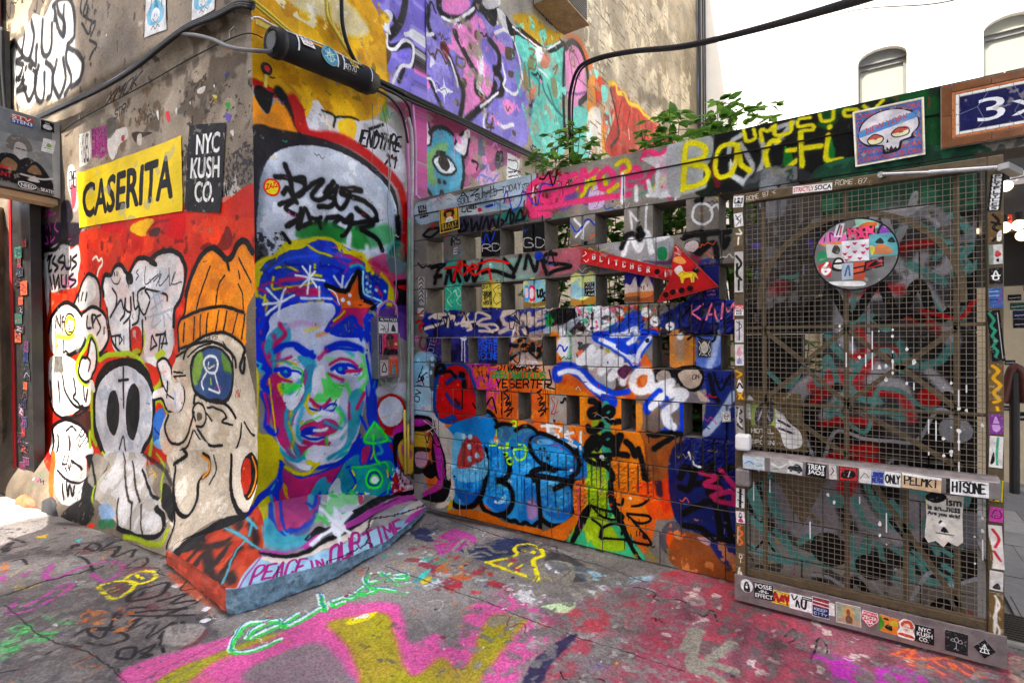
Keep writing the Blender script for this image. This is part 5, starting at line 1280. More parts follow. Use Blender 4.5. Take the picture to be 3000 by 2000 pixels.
F|b9b6b4|10@.9|-1635 1405 -1437 1403 -1245 1195 -1364 1052 -1518 1073 -1637 1185
N|2a282c|0.5|6|19|-1610 1419 -1243 1415 -1231 1100 -1518 1059
F|8f9a3c|6|-1407 1318 -1376 1318 -1384 1283
F|e0714a|6@.9|-1612 1295 -1563 1310 -1579 1274 -1604 1274
F|9a9a98|10|-1462 1161 -1348 1165 -1349 1053 -1440 1063
F|85807c|7|-1091 1193 -964 1203 -958 1046 -1078 1040
F|1c1b1e|7|-1091 1186 -964 1203 -938 1112 -1071 1107
F|a39a92|4|-1071 1153 -1037 1187 -990 1176 -984 1117 -1057 1114
F|1c1b1e|5|-951 1203 -817 1219 -787 1156 -818 1073 -906 1075 -945 1138
F|b8aa9c|4|-938 1171 -880 1198 -830 1200 -799 1156 -818 1104 -868 1083 -919 1119
T|3a3432|3.8|0|ON|-855 1141 -818 1146 -852 1167
T|19182a|4.9|0|FINACH|-793 1118 -621 1113 -787 1156
S|17171a|25|11@.9|-757 1170 -733 1058 -710 1022
S|17171a|14|7|-732 1183 -697 1085 -638 1174 -621 1162
F|6a6470|10@.7|-1078 1106 -913 1074 -757 1025 -758 1006 -1078 1026
F|cbb8ac|6@.8|-825 1072 -770 1037 -758 1013 -806 1016
F|1f2050|7|-878 1571 -601 1560 -602 1401 -879 1411
N|35468c|0.4|7|20|-878 1571 -607 1560 -608 1407 -879 1411
N|151420|0.4|6|21|-1074 1573 -865 1564 -866 1410 -1075 1413
F|e0e2e6|10@.8|-1609 1594 -1389 1585 -1271 1553 -1315 1492 -1391 1431 -1467 1425 -1530 1447 -1593 1528
N|c85a70|0.16|8|22|-1609 1594 -1271 1581 -1331 1437 -1514 1447
N|58b890|0.16|8|43|-1609 1594 -1271 1581 -1331 1437 -1514 1447
N|3a3038|0.2|10|44|-1609 1594 -1271 1581 -1331 1437 -1514 1447
N|d0562a|0.55|6|24|-1329 1583 -1074 1573 -1143 1488 -1286 1478
N|4a9a4a|0.18|8|25|-1329 1583 -1074 1573 -1143 1488 -1360 1479
N|d8a0b0|0.12|9|45|-1329 1583 -1074 1573 -1143 1488 -1360 1479
F|2448b4|10@.9|-1331 1423 -1242 1538 -1157 1549 -1144 1454 -1172 1421
N|2e58c8|0.4|8|26|-1391 1424 -1242 1538 -1150 1535 -1158 1421
N|7a2a20|0.4|8|46|-1164 1549 -1101 1560 -1103 1420 -1144 1420
S|e2e2e2|64|10|-1075 1486 -1074 1486
S|e2e2e2|55|10|-983 1452 -982 1452
S|e2e2e2|63|10|-1129 1541 -1128 1541
S|e2e2e2|44|10|-923 1395 -923 1395
F|d0562a|5|-1099 1447 -1048 1446 -1048 1419 -1099 1423
S|3a2a24|9|6|-1085 1486 -1068 1479
S|3a3430|8|6|-991 1455 -975 1448
T|e0809a|11.2|0.05|KAM|-859 1487 -625 1487 -859 1577
S|2448b4|64|13|-1468 1396 -1346 1402 -1089 1406
S|2448b4|64|13|-1460 1389 -1332 1326 -1230 1251 -1202 1217
S|2448b4|62|12|-1103 1393 -1173 1306 -1216 1230
S|2448b4|64|13|-1346 1346 -1215 1333
S|d5daea|31|15|-1437 1375 -1332 1326 -1244 1264 -1195 1231
S|d5daea|31|15|-1193 1442 -1208 1380 -1244 1353
S|d5daea|30|14|-1103 1393 -1166 1313 -1202 1244
S|d5daea|31|15|-1287 1402 -1200 1442 -1186 1407
S|d5daea|31|15|-1361 1402 -1243 1408
F|2448b4|6|-1302 1346 -1244 1333 -1251 1278 -1332 1326
F|dde2ee|6@.7|-1216 1210 -1244 1264 -1201 1285 -1166 1252
S|2448b4|84|16|-1764 1122 -1754 1175 -1662 1185 -1573 1143 -1494 1074 -1410 1008 -1365 975
S|2448b4|37|15|-1573 1143 -1455 1076 -1349 1032 -1253 1051
S|dfe3f0|35|16|-1746 1145 -1679 1166 -1597 1150 -1541 1094 -1479 1047 -1379 1002
F|2448b4|6|-1440 1020 -1334 1005 -1342 948 -1395 945
F|b4bcc4|8@.8|-1593 1528 -1545 1548 -1676 1428 -1777 1429 -1847 1422 -1846 1468 -1743 1473
S|e4e6ea|55|19@.94|-1726 1428 -1710 1391 -1693 1354 -1711 1287 -1736 1302 -1735 1361
S|e4e6ea|50|18@.94|-1588 1223 -1516 1260 -1499 1318
S|e4e6ea|50|18@.94|-1516 1289 -1596 1237
S|e4e6ea|52|18@.94|-1499 1318 -1580 1230 -1484 1254 -1438 1290 -1508 1210
S|e4e6ea|49|18@.94|-1508 1203 -1438 1233 -1362 1262 -1439 1169
S|e4e6ea|48|17@.94|-1439 1169 -1347 1228 -1303 1236 -1371 1129
S|e4e6ea|47|17@.94|-1363 1136 -1288 1194 -1259 1195 -1289 1104
S|e4e6ea|51|17@.94|-1217 1141 -1174 1177 -1118 1172 -1105 1119 -1133 1064 -1189 1054 -1224 1093 -1217 1141
S|e4e6ea|53|16@.94|-1105 1065 -1037 1095 -977 1117 -1024 1069 -1092 985
S|e4e6ea|55|16@.94|-1106 971 -1024 1029 -945 1060 -900 1049 -959 981 -1012 924 -992 860
F|4a1838|13@.9|-1325 1172 -1274 1215 -1231 1196 -1260 1140 -1289 1125
F|c07a4a|5|-1167 1136 -1125 1155 -1133 1104 -1154 1086 -1174 1109
S|2448b4|38|12|-1127 983 -1011 1017
S|2448b4|38|12|-1127 929 -1134 969 -1051 1061
S|2448b4|36|12|-1013 832 -915 821 -914 984
S|dfe4ea|44|16|-1106 957 -1038 1028
S|dfe3ea|53|16|-1019 924 -1006 872 -973 849
F|dfe4ea|8|-907 1003 -900 1049 -945 1053 -959 1007
S|b9c6da|43|13@.92|-627 1064 -698 935 -808 787 -859 679
S|b9c6da|37|22@.7|-707 1408 -732 1296 -756 1220
S|17171a|33|12|-1121 795 -1080 785 -1026 804 -921 808
S|17171a|33|12|-1088 704 -1026 751 -960 797
D|17171a|6.6|53|6|-1121 781 -921 801
F|1d2760|13@.9|-964 731 -605 770 -608 262 -750 233 -967 310
F|8a5230|17@.9|-968 187 -815 236 -616 195 -618 -3 -970 12
F|22306e|16@.9|-790 292 -616 261 -617 129 -671 83 -750 165
N|c98a5a|0.2|6|81|-967 301 -616 261 -618 14 -970 12
S|17171a|38|10|-931 552 -896 617 -854 580 -880 490 -931 491
S|17171a|34|10|-863 536 -821 627 -780 616 -788 547 -838 523
S|17171a|36|10|-747 654 -764 483 -700 610 -637 652
S|17171a|33|10|-916 268 -815 270 -750 233 -632 233
S|17171a|37|10|-915 337 -814 407 -733 430 -702 260
S|17171a|32|10|-708 542 -647 254
S|b03a66|29|10@.9|-813 594 -724 582 -788 530 -700 518 -732 455 -623 440
S|b03a66|29|10@.9|-699 627 -622 539
S|b03a66|29|10@.9|-748 469 -645 511 -623 448
F|c9b0c0|10@.8|-832 216 -758 223 -766 179 -807 187
S|dfe4f0|14|6|-879 706 -846 641 -812 629
F|9cb83a|6|-1499 866 -1445 870 -1447 635 -1502 629
F|44a08c|6|-1429 950 -1376 953 -1370 778 -1348 654 -1432 637
S|17171a|42|13|-1514 973 -1483 968 -1452 934 -1515 908 -1515 872 -1453 877 -1445 913
S|17171a|38|13|-1422 908 -1391 938 -1353 920 -1384 875 -1414 887 -1369 848 -1309 853
S|17171a|40|13|-1532 799 -1516 771 -1453 799 -1438 821
S|17171a|42|14|-1549 660 -1517 714 -1469 740 -1517 656 -1549 631
S|17171a|40|13|-1438 736 -1392 762 -1355 737 -1393 698 -1431 715 -1470 661
S|17171a|39|13|-1348 654 -1363 708 -1303 764 -1333 656 -1260 644
S|17171a|42|13|-1267 726 -1231 695 -1210 650
S|17171a|30|13|-1565 614 -1486 616 -1333 642
S|17171a|35|12|-1188 693 -1161 601 -1147 516
S|17171a|33|11|-1558 593 -1487 559 -1425 567
S|17171a|32|11|-1486 609 -1372 532 -1357 486
S|17171a|32|11|-1379 608 -1425 567
S|e0e2e6|18|5|-1893 774 -1814 781
S|e0e2e6|18|5|-1849 786 -1841 718
S|e0e2e6|18|5|-1797 783 -1737 773 -1746 750
S|e0e2e6|18|5|-1885 706 -1789 708
S|e0e2e6|18|5|-1840 771 -1824 659
S|e0e2e6|18|5|-1824 659 -1755 711 -1780 724 -1806 691 -1755 682
S|e0e2e6|17|5|-1645 752 -1712 723 -1654 692 -1704 665
S|e0e2e6|17|5|-1687 755 -1655 648
S|e0e2e6|17|5|-1789 663 -1696 673 -1622 659
S|e0e2e6|18|5|-1816 630 -1755 644 -1730 624 -1696 636
S|e0e2e6|17|5|-1588 757 -1589 692
S|e0e2e6|17|5|-1591 662 -1589 648
S|a8e22e|14|8|-2201 739 -2123 793 -2105 763 -2162 734 -2144 688 -2203 595
S|a8e22e|14|8|-2281 667 -2280 724 -2231 712 -2242 655 -2183 621
S|a8e22e|14|8|-2105 748 -2068 712 -2115 691 -2124 738 -2134 666
S|a8e22e|14|8|-2030 723 -1975 736
S|a8e22e|14|8|-2031 684 -2050 651 -2087 623 -2125 682
S|a8e22e|14|8|-2343 587 -2282 602 -2282 626
S|a8e22e|14|8|-2223 552 -2184 549 -2204 514
S|a8e22e|14|8|-2185 501 -2155 520 -2137 483 -2175 470 -2185 501
S|a8e22e|14|8|-2126 579 -2032 598 -2032 535 -2098 511 -2126 563
S|a8e22e|14|8|-2262 580 -2184 589 -2183 621
S|a8e22e|14|8|-2050 635 -2013 592
F|2a72b4|6|-1984 696 -1903 720 -1789 701 -1688 652 -1614 572 -1615 513 -1731 497 -1861 511 -1958 568
F|4aa8da|16@.9|-1976 635 -1816 637 -1688 614 -1623 549 -1731 512 -1869 525
F|8fc8e6|10@.8|-1939 670 -1850 687 -1798 662 -1904 643
S|17171a|30|10|-1986 588 -1994 664 -1930 717 -1858 716 -1780 694
S|17171a|28|9|-1780 694 -1679 652 -1614 586 -1607 500 -1665 447
S|17171a|30|10|-1986 588 -1914 519 -1817 494
F|2a72b4|9@.85|-2280 748 -2220 769 -2124 746 -1993 765 -1930 717 -1994 680 -2013 631 -2125 635 -2262 629
S|17171a|30|11|-2290 731 -2230 760 -2153 759
S|17171a|29|10|-2115 723 -2039 761 -1965 752 -1921 718
S|17171a|17|4|-1908 614 -1907 613
S|17171a|4|2|-1907 612 -1907 558
S|17171a|16|4|-1873 618 -1872 617
S|17171a|4|2|-1871 616 -1872 563
S|17171a|24|6|-1847 554 -1843 552
F|b03a9a|6|-3185 711 -3084 742 -2986 723 -2938 700 -2986 682 -3186 660
S|17171a|31|13|-3185 725 -3071 747 -2949 734 -2867 662
S|17171a|46|13|-3187 642 -3085 642 -2962 671 -2915 649
F|c9a94a|8|-3149 609 -3036 619 -2976 581 -2989 499 -3113 476
F|17171a|8@.9|-2975 643 -2927 621 -2942 442 -2885 265 -2791 279 -2789 425 -2834 542 -2891 642
F|b03a9a|8|-2921 630 -2891 607 -2823 465 -2803 277 -2861 269 -2906 455
F|c9a0b8|8|-3126 438 -2990 463 -2979 402 -3028 342 -3115 339
F|17171a|8@.8|-3189 467 -2977 500 -2965 466 -3114 449 -3115 330 -3016 334 -2979 402 -2943 388 -2968 314 -3193 265
S|e6dcd8|7|3|-2920 670 -3022 720
S|e6dcd8|7|3|-2920 670 -2901 765
S|e6dcd8|7|3|-2920 670 -2820 701
S|e6dcd8|7|3|-2920 670 -2868 609
S|e6dcd8|7|3|-2920 670 -2999 623
S|e6dcd8|7|3|-2920 670 -2925 754
F|cfc4b8|10|-2902 712 -2785 687 -2706 625 -2685 524 -2734 287 -2774 281 -2789 425 -2845 568
F|7fc0de|10|-2706 625 -2573 638 -2531 541 -2384 533 -2397 336 -2689 293
F|b83a34|13@.9|-2596 602 -2487 647 -2425 587 -2406 481 -2501 428 -2577 384 -2676 397
S|c9e4f0|42|9|-2601 631 -2600 631
S|c9e4f0|42|9|-2536 633 -2535 634
S|c9e4f0|42|9|-2542 557 -2541 557
S|c9e4f0|41|8|-2468 499 -2467 499
S|c9e4f0|42|9|-2538 465 -2537 465
S|c9e4f0|41|8|-2491 404 -2490 404
F|8d8984|8@.6|-3088 2230 -2964 2216 -2974 1621 -3098 1625
F|aebfcc|5|-3072 2496 -2829 2509 -2622 2501 -2030 2540 -1908 2525 -1911 2321 -2024 2323 -2331 2330 -2614 2338 -2832 2334 -3062 2339
N|d8dce0|0.35|9|30|-3060 2502 -1917 2519 -1919 2330 -2614 2338 -3050 2346
N|7fb0cc|0.2|8|31|-3074 2367 -2831 2384 -2614 2370 -2105 2350 -2614 2338 -3050 2338
T|26262a|8.0|0|AZUL|-2612 2475 -2195 2471 -2612 2515
T|5a5c60|7.1|0|SOUL SURFED TODAY|-2624 2424 -2040 2452 -2623 2469
T|17171a|8.2|0|UL|-2593 2367 -2500 2358 -2587 2398
T|17171a|5.4|0|SOULE|-2525 2380 -2449 2377 -2523 2403
B|2a6ac0|0.03|0|PK|-2287 2358 -2220 2356 -2282 2400
B|c02a30|0.03|0|RESH|-2183 2366 -2109 2373 -2182 2404
F|c03040|3|-2439 2369 -2409 2372 -2399 2347 -2429 2344
F|2a4a9a|3|-2369 2378 -2301 2387 -2296 2367 -2350 2364
B|17171a|0.04|0|STEN3|-2027 2431 -1939 2435 -2027 2480
S|c8262c|11|5|-2023 2423 -1944 2429
P|17171a|2|-3048 2477 -2957 2480 -2947 2384 -3040 2378
B|e8e8e6|0.03|0|VEZ|-3035 2432 -2961 2435 -3034 2471
B|e8e8e6|0.03|0|BAS|-3032 2391 -2956 2393 -3031 2421
F|3a3c50|14@.8|-2614 2330 -2273 2306 -2024 2323 -1981 2228 -2052 2215 -2332 2205 -2616 2216
F|3a9a86|15@.7|-2273 2298 -2024 2316 -1981 2228 -2198 2235
S|1b1b1f|22|12|-3005 2238 -2923 2279 -2821 2266 -2924 2211 -2993 2228
S|1b1b1f|20|11|-2594 2270 -2627 2218 -2553 2233 -2573 2300
S|1b1b1f|20|11|-2553 2233 -2501 2298 -2492 2209 -2450 2268 -2431 2194 -2400 2300
S|1b1b1f|19|10|-2391 2213 -2351 2294 -2332 2205 -2302 2271 -2265 2205 -2235 2293
S|1b1b1f|19|10|-2236 2209 -2198 2242 -2245 2264
S|1b1b1f|18|10|-2180 2247 -2142 2325 -2134 2218 -2106 2268 -2124 2300
S|1b1b1f|18|10|-2097 2229 -2051 2305 -2034 2243 -2088 2235
S|1b1b1f|18|10|-2025 2234 -1989 2296 -1981 2250
T|a8443c|8.6|0|X|-2778 2186 -2756 2184 -2756 2225
F|b0383c|12@.6|-2934 2297 -2877 2315 -2889 2275
F|8f3a4c|12@.55|-2015 2337 -1971 2352 -1841 2491 -1817 2400 -1630 2433 -1648 2281 -1929 2221 -1998 2267
T|7a1a28|13.2|0|LOVE|-1904 2502 -1717 2511 -1900 2545
T|7a1a28|13.2|0|KEEPS|-1927 2404 -1662 2417 -1917 2483
T|7a1a28|13.5|0|LIVING|-2025 2271 -1760 2298 -2019 2367
F|6a5a9a|15@.8|-1744 2296 -1678 2378 -1600 2351 -1632 2272 -1720 2250
F|6a5a9a|13@.7|-1562 2317 -1507 2404 -1478 2304 -1539 2258
S|c8c020|28|13@.9|-1522 2455 -1447 2468 -1411 2428 -1507 2425
S|c8c020|29|13@.9|-1569 2325 -1523 2386 -1477 2399
S|c8c020|29|13@.9|-1507 2418 -1554 2343
S|c8c020|29|13@.9|-1600 2385 -1553 2357
S|c8c020|28|13@.9|-1411 2428 -1389 2357 -1434 2324
F|d0c0dc|3|-1508 2349 -1448 2401 -1404 2312 -1412 2239 -1509 2226 -1516 2289
S|3a2a3a|3|1|-1478 2345 -1433 2344 -1449 2252 -1479 2236
S|b9a42c|14|6@.8|-1493 2354 -1463 2390 -1411 2340
S|cf4f7e|41|15|-1933 2256 -1981 2335 -1955 2454 -1860 2488 -1767 2451 -1757 2370 -1826 2332 -1885 2361 -1872 2419 -1802 2428 -1780 2334
S|cf4f7e|40|14|-1724 2296 -1688 2477
S|cf4f7e|39|14|-1711 2461 -1601 2471 -1623 2388 -1689 2369
S|cf4f7e|38|14|-1570 2369 -1547 2490 -1516 2446 -1453 2472
S|cf4f7e|37|13|-1382 2468 -1433 2431 -1423 2354 -1363 2353 -1333 2413 -1372 2466
S|cf4f7e|36|13|-1284 2331 -1273 2457
S|cf4f7e|35|12|-1255 2389 -1160 2390 -1188 2441 -1226 2421 -1236 2341 -1132 2350
S|cf4f7e|34|12|-1124 2313 -1095 2396 -1014 2416 -1007 2293
S|cf4f7e|34|12|-1141 2485 -1113 2524 -1032 2481 -987 2507 -953 2456
S|cf4f7e|33|12|-988 2446 -980 2358 -911 2371 -901 2437
S|cf4f7e|33|12|-901 2352 -981 2227
S|cf4f7e|38|14|-1921 2295 -1517 2294 -1236 2286
S|cf4f7e|41|15|-1957 2260 -1816 2240
S|c9bd28|28|14@.85|-1312 2483 -1254 2499 -1226 2439 -1274 2420
S|c9bd28|27|13@.85|-1078 2296 -1006 2345
S|c9bd28|29|14@.85|-1373 2327 -1313 2354
F|dfe1e4|11@.75|-1150 2487 -1032 2481 -918 2509 -911 2242 -963 2225 -1115 2249 -1069 2303 -1050 2397
S|e4e6e8|26|11|-1274 2411 -1280 2247
S|e4e6e8|26|11|-1189 2324 -1189 2243
S|e4e6e8|25|11|-1114 2347 -1096 2272
S|e4e6e8|25|11|-1050 2423 -1051 2256 -954 2241
S|e4e6e8|25|11|-1115 2258 -954 2249
D|e0e2e4|10.8|99|18|-1284 2331 -946 2274
F|1d2a20|11|-824 2540 -580 2551 -262 2582 -53 2558 284 2536 289 2241 132 2204 -166 2202 -508 2200 -826 2220
F|18181b|22@.9|-743 2522 -364 2539 -53 2543 -42 2216 -365 2215 -697 2224
N|1f5a34|0.35|6|33|-743 2522 -53 2543 284 2523 283 2242 -42 2209 -658 2225
F|a8acae|15|-900 2540 -743 2539 -728 2436 -785 2330 -769 2252 -885 2229 -988 2255 -986 2541
S|c9cdd0|27|14@.8|-642 2418 -626 2480 -580 2502
S|c9cdd0|26|14@.8|-634 2360 -619 2284 -522 2242 -464 2287
S|c9cdd0|26|14@.8|-477 2463 -463 2366 -507 2248
S|c9cdd0|26|14@.8|-580 2454 -522 2322 -552 2264
S|c9cdd0|25|13@.8|-420 2498 -364 2508 -330 2507
S|c9cdd0|25|13@.8|-323 2513 -406 2417
S|c9cdd0|27|14@.8|-635 2303 -567 2234
D|d8dadc|7.7|116|12|-634 2384 -464 2287
F|1c7a3c|10@.9|-364 2400 -324 2322 -338 2218 -372 2255
F|1c7a3c|12@.9|-165 2417 -134 2314 -153 2222 -185 2235
F|1c6a3a|9@.8|-464 2272 -435 2204 -479 2195
F|7a2030|11@.7|-720 2401 -689 2255 -721 2244 -744 2365
S|cfc81c|30|13|-902 2258 -892 2393 -874 2509 -808 2503 -768 2461 -792 2416 -875 2407 -784 2372 -760 2318 -801 2275 -902 2266
S|cfc81c|28|12|-596 2449 -641 2467 -696 2446 -720 2360 -697 2298 -635 2303 -604 2378 -596 2449 -581 2349 -537 2301
S|cfc81c|27|11|-392 2429 -434 2431 -456 2364 -435 2290 -379 2271 -310 2312
S|cfc81c|26|11|-289 2452 -283 2276
S|cfc81c|26|11|-351 2374 -198 2364
S|cfc81c|25|10|-165 2409 -172 2292 -109 2280
S|cfc81c|25|10|-159 2452 -158 2448
S|cfc81c|20|12|-565 2531 -550 2464 -506 2470 -513 2519
S|cfc81c|19|11|-470 2450 -477 2511 -441 2495 -420 2513
S|cfc81c|19|11|-406 2518 -406 2463 -337 2463 -333 2516
S|cfc81c|18|11|-243 2517 -296 2522 -296 2484 -236 2478 -230 2454 -276 2457
S|cfc81c|18|10|-203 2522 -191 2489 -146 2486 -140 2529
S|cfc81c|17|10|-53 2514 -96 2518 -90 2487 -47 2484 -47 2513 -29 2479
S|cfc81c|17|10|-11 2518 18 2482
S|cfc81c|17|10|65 2527 18 2482 -11 2432 18 2411
F|2e3a34|3|279 2538 562 2553 562 2534 284 2516
N|4a4a46|0.4|12|35|278 2243 562 2271 562 2209 420 2200 283 2228
S|8a1c2a|4|2|105 2523 122 2526 116 2499
S|8a1c2a|4|2|237 2495 242 2447
S|dcdde0|15|5|-1620 2180 -1562 2110 -1567 2048
S|dcdde0|15|5|-1512 2158 -1613 2060
S|dcdde0|15|5|-1231 2173 -1218 2067
S|dcdde0|15|5|-1231 2173 -1184 2114
S|dcdde0|14|5|-1123 2202 -1131 2037
C|d6d8dc|14|5|-846 2118 -822 2157 -775 2156 -740 2121 -741 2067 -770 2041 -817 2047 -846 2082
S|141416|30|11@.9|-822 2182 -792 2189
F|2c2c30|3@.5|-689 2185 -660 2180 -667 2022 -684 2024
F|c25a24|3@.9|-683 2154 -658 2156 -664 2045 -678 2053
F|a8364c|23@.5|-1717 1987 -1560 1985 -1568 1875 -1719 1824 -2015 1839 -2196 1883 -1927 1906
F|a8b0b6|13@.6|-1461 1988 -1281 2008 -995 2001 -970 1911 -1099 1834 -1303 1898
S|e2e4e6|37|14|-1275 1915 -1253 1992 -1219 2014 -1178 1932 -1144 2006 -1124 2029 -1092 1910
S|e2e4e6|36|13|-1059 1983 -995 2001
S|17171a|34|14@.9|-1288 1956 -1260 2019 -1212 2033 -1164 1995
S|17171a|39|14|-1171 2061 -1151 2020
F|4a2a58|15@.7|-1145 1864 -990 1850 -951 1934 -939 1895 -977 1824 -1126 1849
P|9aa0a4|3@.9|-1085 1961 -986 1956 -993 1850 -1152 1871 -1073 1902
C|17171a|4|2|-884 1945 -812 1943 -824 1878 -884 1902
F|2a7a54|4|-1053 1929 -1002 1923 -1005 1858 -1053 1862
S|17171a|36|14@.9|-889 1976 -799 1990 -788 1916 -824 1878
S|17171a|35|14@.9|-877 1987 -730 1982 -645 1978
S|17171a|35|14@.9|-812 1870 -730 1922 -708 1801
S|17171a|35|14@.9|-684 1953 -673 1898 -651 1937
F|b8b0b0|5|-884 1939 -829 1951 -812 1913 -848 1886 -890 1903
F|2c3a80|8@.9|-818 1822 -697 1811 -698 1615 -767 1619 -709 1669
F|8a2c4a|11@.7|-860 1875 -806 1852 -801 1809 -848 1837
F|8fc2b4|21@.65|-2770 1978 -2202 1968 -1949 1959 -1933 1825 -2396 1820 -2751 1828
F|3aa090|19@.7|-2748 1993 -2619 2006 -2579 1825 -2762 1820
F|c6808c|23@.6|-1897 1998 -1603 1989 -1605 1836 -1781 1829 -1890 1873
S|17171a|33|15|-2916 1966 -2781 1979
S|17171a|33|15|-2884 1837 -2849 1935 -2781 1979
S|17171a|33|15|-2816 1891 -2883 1887
S|17171a|32|14|-2772 1829 -2727 1942 -2707 1850
S|17171a|32|14|-2685 1824 -2663 1912 -2621 1836
S|17171a|31|14|-2631 1934 -2577 1986 -2558 1839 -2495 1931
S|17171a|30|13|-2495 1931 -2477 1826 -2404 1970
S|17171a|29|13|-2396 1883 -2298 1891 -2157 1842 -2111 1831
S|17171a|28|13|-2202 1968 -2110 1876
S|17171a|28|12|-2055 1977 -2120 1847
S|17171a|27|12|-2020 1884 -1993 1978 -1933 1862 -1898 1962 -1840 1833
S|17171a|26|11|-1764 1963 -1847 1964 -1847 1913 -1699 1886 -1652 1868 -1765 1849 -1823 1832
S|cf2a26|19|8|-2771 1945 -2662 1945 -2685 1848
S|cf2a26|19|8|-2685 1856 -2641 1975 -2598 1980 -2641 1918
S|cf2a26|18|8|-2588 1963 -2620 1917 -2579 1881 -2536 1934 -2578 1962
S|cf2a26|18|8|-2537 1910 -2495 1955 -2445 1927 -2516 1916 -2476 1873 -2395 1899 -2317 1916
S|cf2a26|17|8|-2434 1957 -2297 1969 -2156 1933
S|cf2a26|17|8|-2336 1910 -2309 1775
S|5a78c0|9|6@.7|-1847 1949 -1805 1924
S|5a78c0|9|6@.7|-1872 1916 -1831 1897
S|5a78c0|9|6@.7|-1831 1890 -1789 1894
S|8fd0c8|38|5|-2317 1931 -2316 1931
S|d8f0ec|12|4|-2324 1940 -2323 1940
T|2a2638|8.4|0|RS|-2708 2121 -2617 2127 -2702 2186
T|cfd0d2|5.6|0|E|-2682 2053 -2634 2052 -2676 2097
P|1c1c1e|5|-2406 2191 -2232 2185 -2234 1990 -2409 2006
P|1c1c1e|5|-2030 2205 -1852 2196 -1850 1993 -2032 2004
T|d8d8d8|5.2|0|RD|-2398 2041 -2234 2036 -2398 2092
T|d8d8d8|4.8|0|GD|-2027 2033 -1854 2019 -2027 2100
P|49b894|6|-2773 1800 -2585 1801 -2588 1611 -2776 1618
N|6fd0b4|0.3|8|36|-2773 1800 -2585 1801 -2588 1611 -2776 1618
S|c9e8dc|5|3|-2751 1787 -2708 1743 -2752 1696 -2710 1644
S|c9e8dc|5|3|-2643 1788 -2612 1738 -2655 1683 -2603 1640
P|dccf6c|5|-2402 1805 -2213 1804 -2215 1616 -2404 1624
N|c8b850|0.25|8|37|-2402 1805 -2213 1804 -2215 1616 -2404 1624
T|17171a|5.3|0|BUT|-2397 1765 -2328 1773 -2392 1800
T|17171a|4.4|0|DREW|-2398 1718 -2334 1718 -2395 1738
T|17171a|4.4|0|STEVE|-2393 1694 -2324 1698 -2391 1714
T|17171a|5.3|0|TCJ|-2393 1671 -2339 1672 -2392 1690
T|17171a|5.3|0|VEX1|-2394 1643 -2320 1644 -2393 1663
S|17171a|4|3|-2223 1793 -2299 1752 -2281 1719 -2300 1674 -2272 1642
S|17171a|4|3|-2261 1757 -2214 1762
S|17171a|4|3|-2252 1726 -2224 1709 -2243 1702
S|17171a|4|3|-2272 1642 -2224 1663
P|8fbccc|5|-2026 1795 -1844 1797 -1846 1616 -2023 1620
N|d8d88a|0.4|4|38|-2026 1795 -1844 1797 -1846 1616 -2023 1620
F|8a6a3a|6|-2023 1646 -1936 1634 -1846 1652 -1846 1616 -2023 1616
F|3f9ad0|2|-2022 1757 -1987 1755 -1986 1659 -2021 1661
F|d83a6a|2|-1982 1755 -1945 1754 -1946 1657 -1981 1657
F|e8c8d0|2|-2015 1742 -1994 1741 -1994 1678 -2016 1679
F|f0d8dc|2|-1976 1740 -1952 1738 -1953 1672 -1977 1673
S|17171a|14|4|-1917 1725 -1909 1674 -1892 1695
S|17171a|14|4|-1892 1724 -1888 1672 -1862 1700
S|17171a|14|4|-1849 1707 -1871 1686 -1850 1656 -1871 1650
S|17171a|14|4|-1879 1730 -1871 1693
S|17171a|13|3|-1645 1737 -1638 1688 -1622 1708
S|17171a|13|3|-1622 1736 -1618 1687 -1595 1713
S|17171a|13|3|-1583 1720 -1602 1700 -1583 1671 -1603 1665
S|17171a|13|3|-1610 1742 -1602 1707
P|9cc0c8|4|-1652 1805 -1468 1808 -1474 1614 -1654 1615
N|e0dc8a|0.45|4|39|-1652 1805 -1468 1808 -1474 1614 -1654 1615
F|a07a3a|6|-1650 1650 -1568 1639 -1473 1662 -1474 1614 -1651 1608
P|17171a|1|-1552 1756 -1478 1754 -1478 1659 -1553 1662
B|e8e8e6|0.03|0|NEST|-1544 1737 -1484 1735 -1540 1754
B|e8e8e6|0.03|0|KCR|-1544 1714 -1484 1712 -1541 1730
B|e8e8e6|0.03|0|JASP|-1545 1690 -1484 1688 -1541 1707
B|e8e8e6|0.03|0|156|-1545 1667 -1484 1665 -1541 1683
P|3a3a78|5|-1272 1793 -1111 1797 -1112 1611 -1274 1618
T|e4e4e2|6.9|0|HEMS|-2974 1736 -2877 1735 -2971 1774
T|e4e4e2|7.9|0|GASH|-2973 1681 -2875 1678 -2971 1716
P|3a3a80|5|-1270 1809 -1080 1813 -1081 1609 -1272 1618
F|e6d8cc|7|-1270 1651 -1262 1730 -1235 1715 -1200 1765 -1180 1698 -1126 1766 -1094 1719 -1088 1648 -1181 1633
F|c06a2c|11@.8|-1270 1664 -1081 1667 -1081 1609 -1270 1618
F|6a5648|5@.8|-1270 1641 -1181 1646 -1181 1614 -1270 1618
S|2a2622|5|2|-1163 1704 -1157 1690
S|2a2622|5|2|-1143 1703 -1144 1683
S|2a2622|5|2|-1123 1714 -1123 1701
P|23285e|6|-801 1809 -697 1809 -698 1615 -802 1620
T|c48ac8|2.4|0|DAYNE|-770 1646 -723 1646 -768 1656
T|c48ac8|2.4|0|LOREN|-764 1625 -721 1625 -763 1635
P|c9c6c4|4@.7|-3069 1901 -2999 1895 -3002 1665 -3061 1667
S|2a2628|8|3|-3058 1874 -3028 1889 -3011 1862
S|2a2628|8|3|-3058 1840 -3029 1855 -3011 1828
S|2a2628|8|3|-3059 1805 -3029 1820 -3012 1794
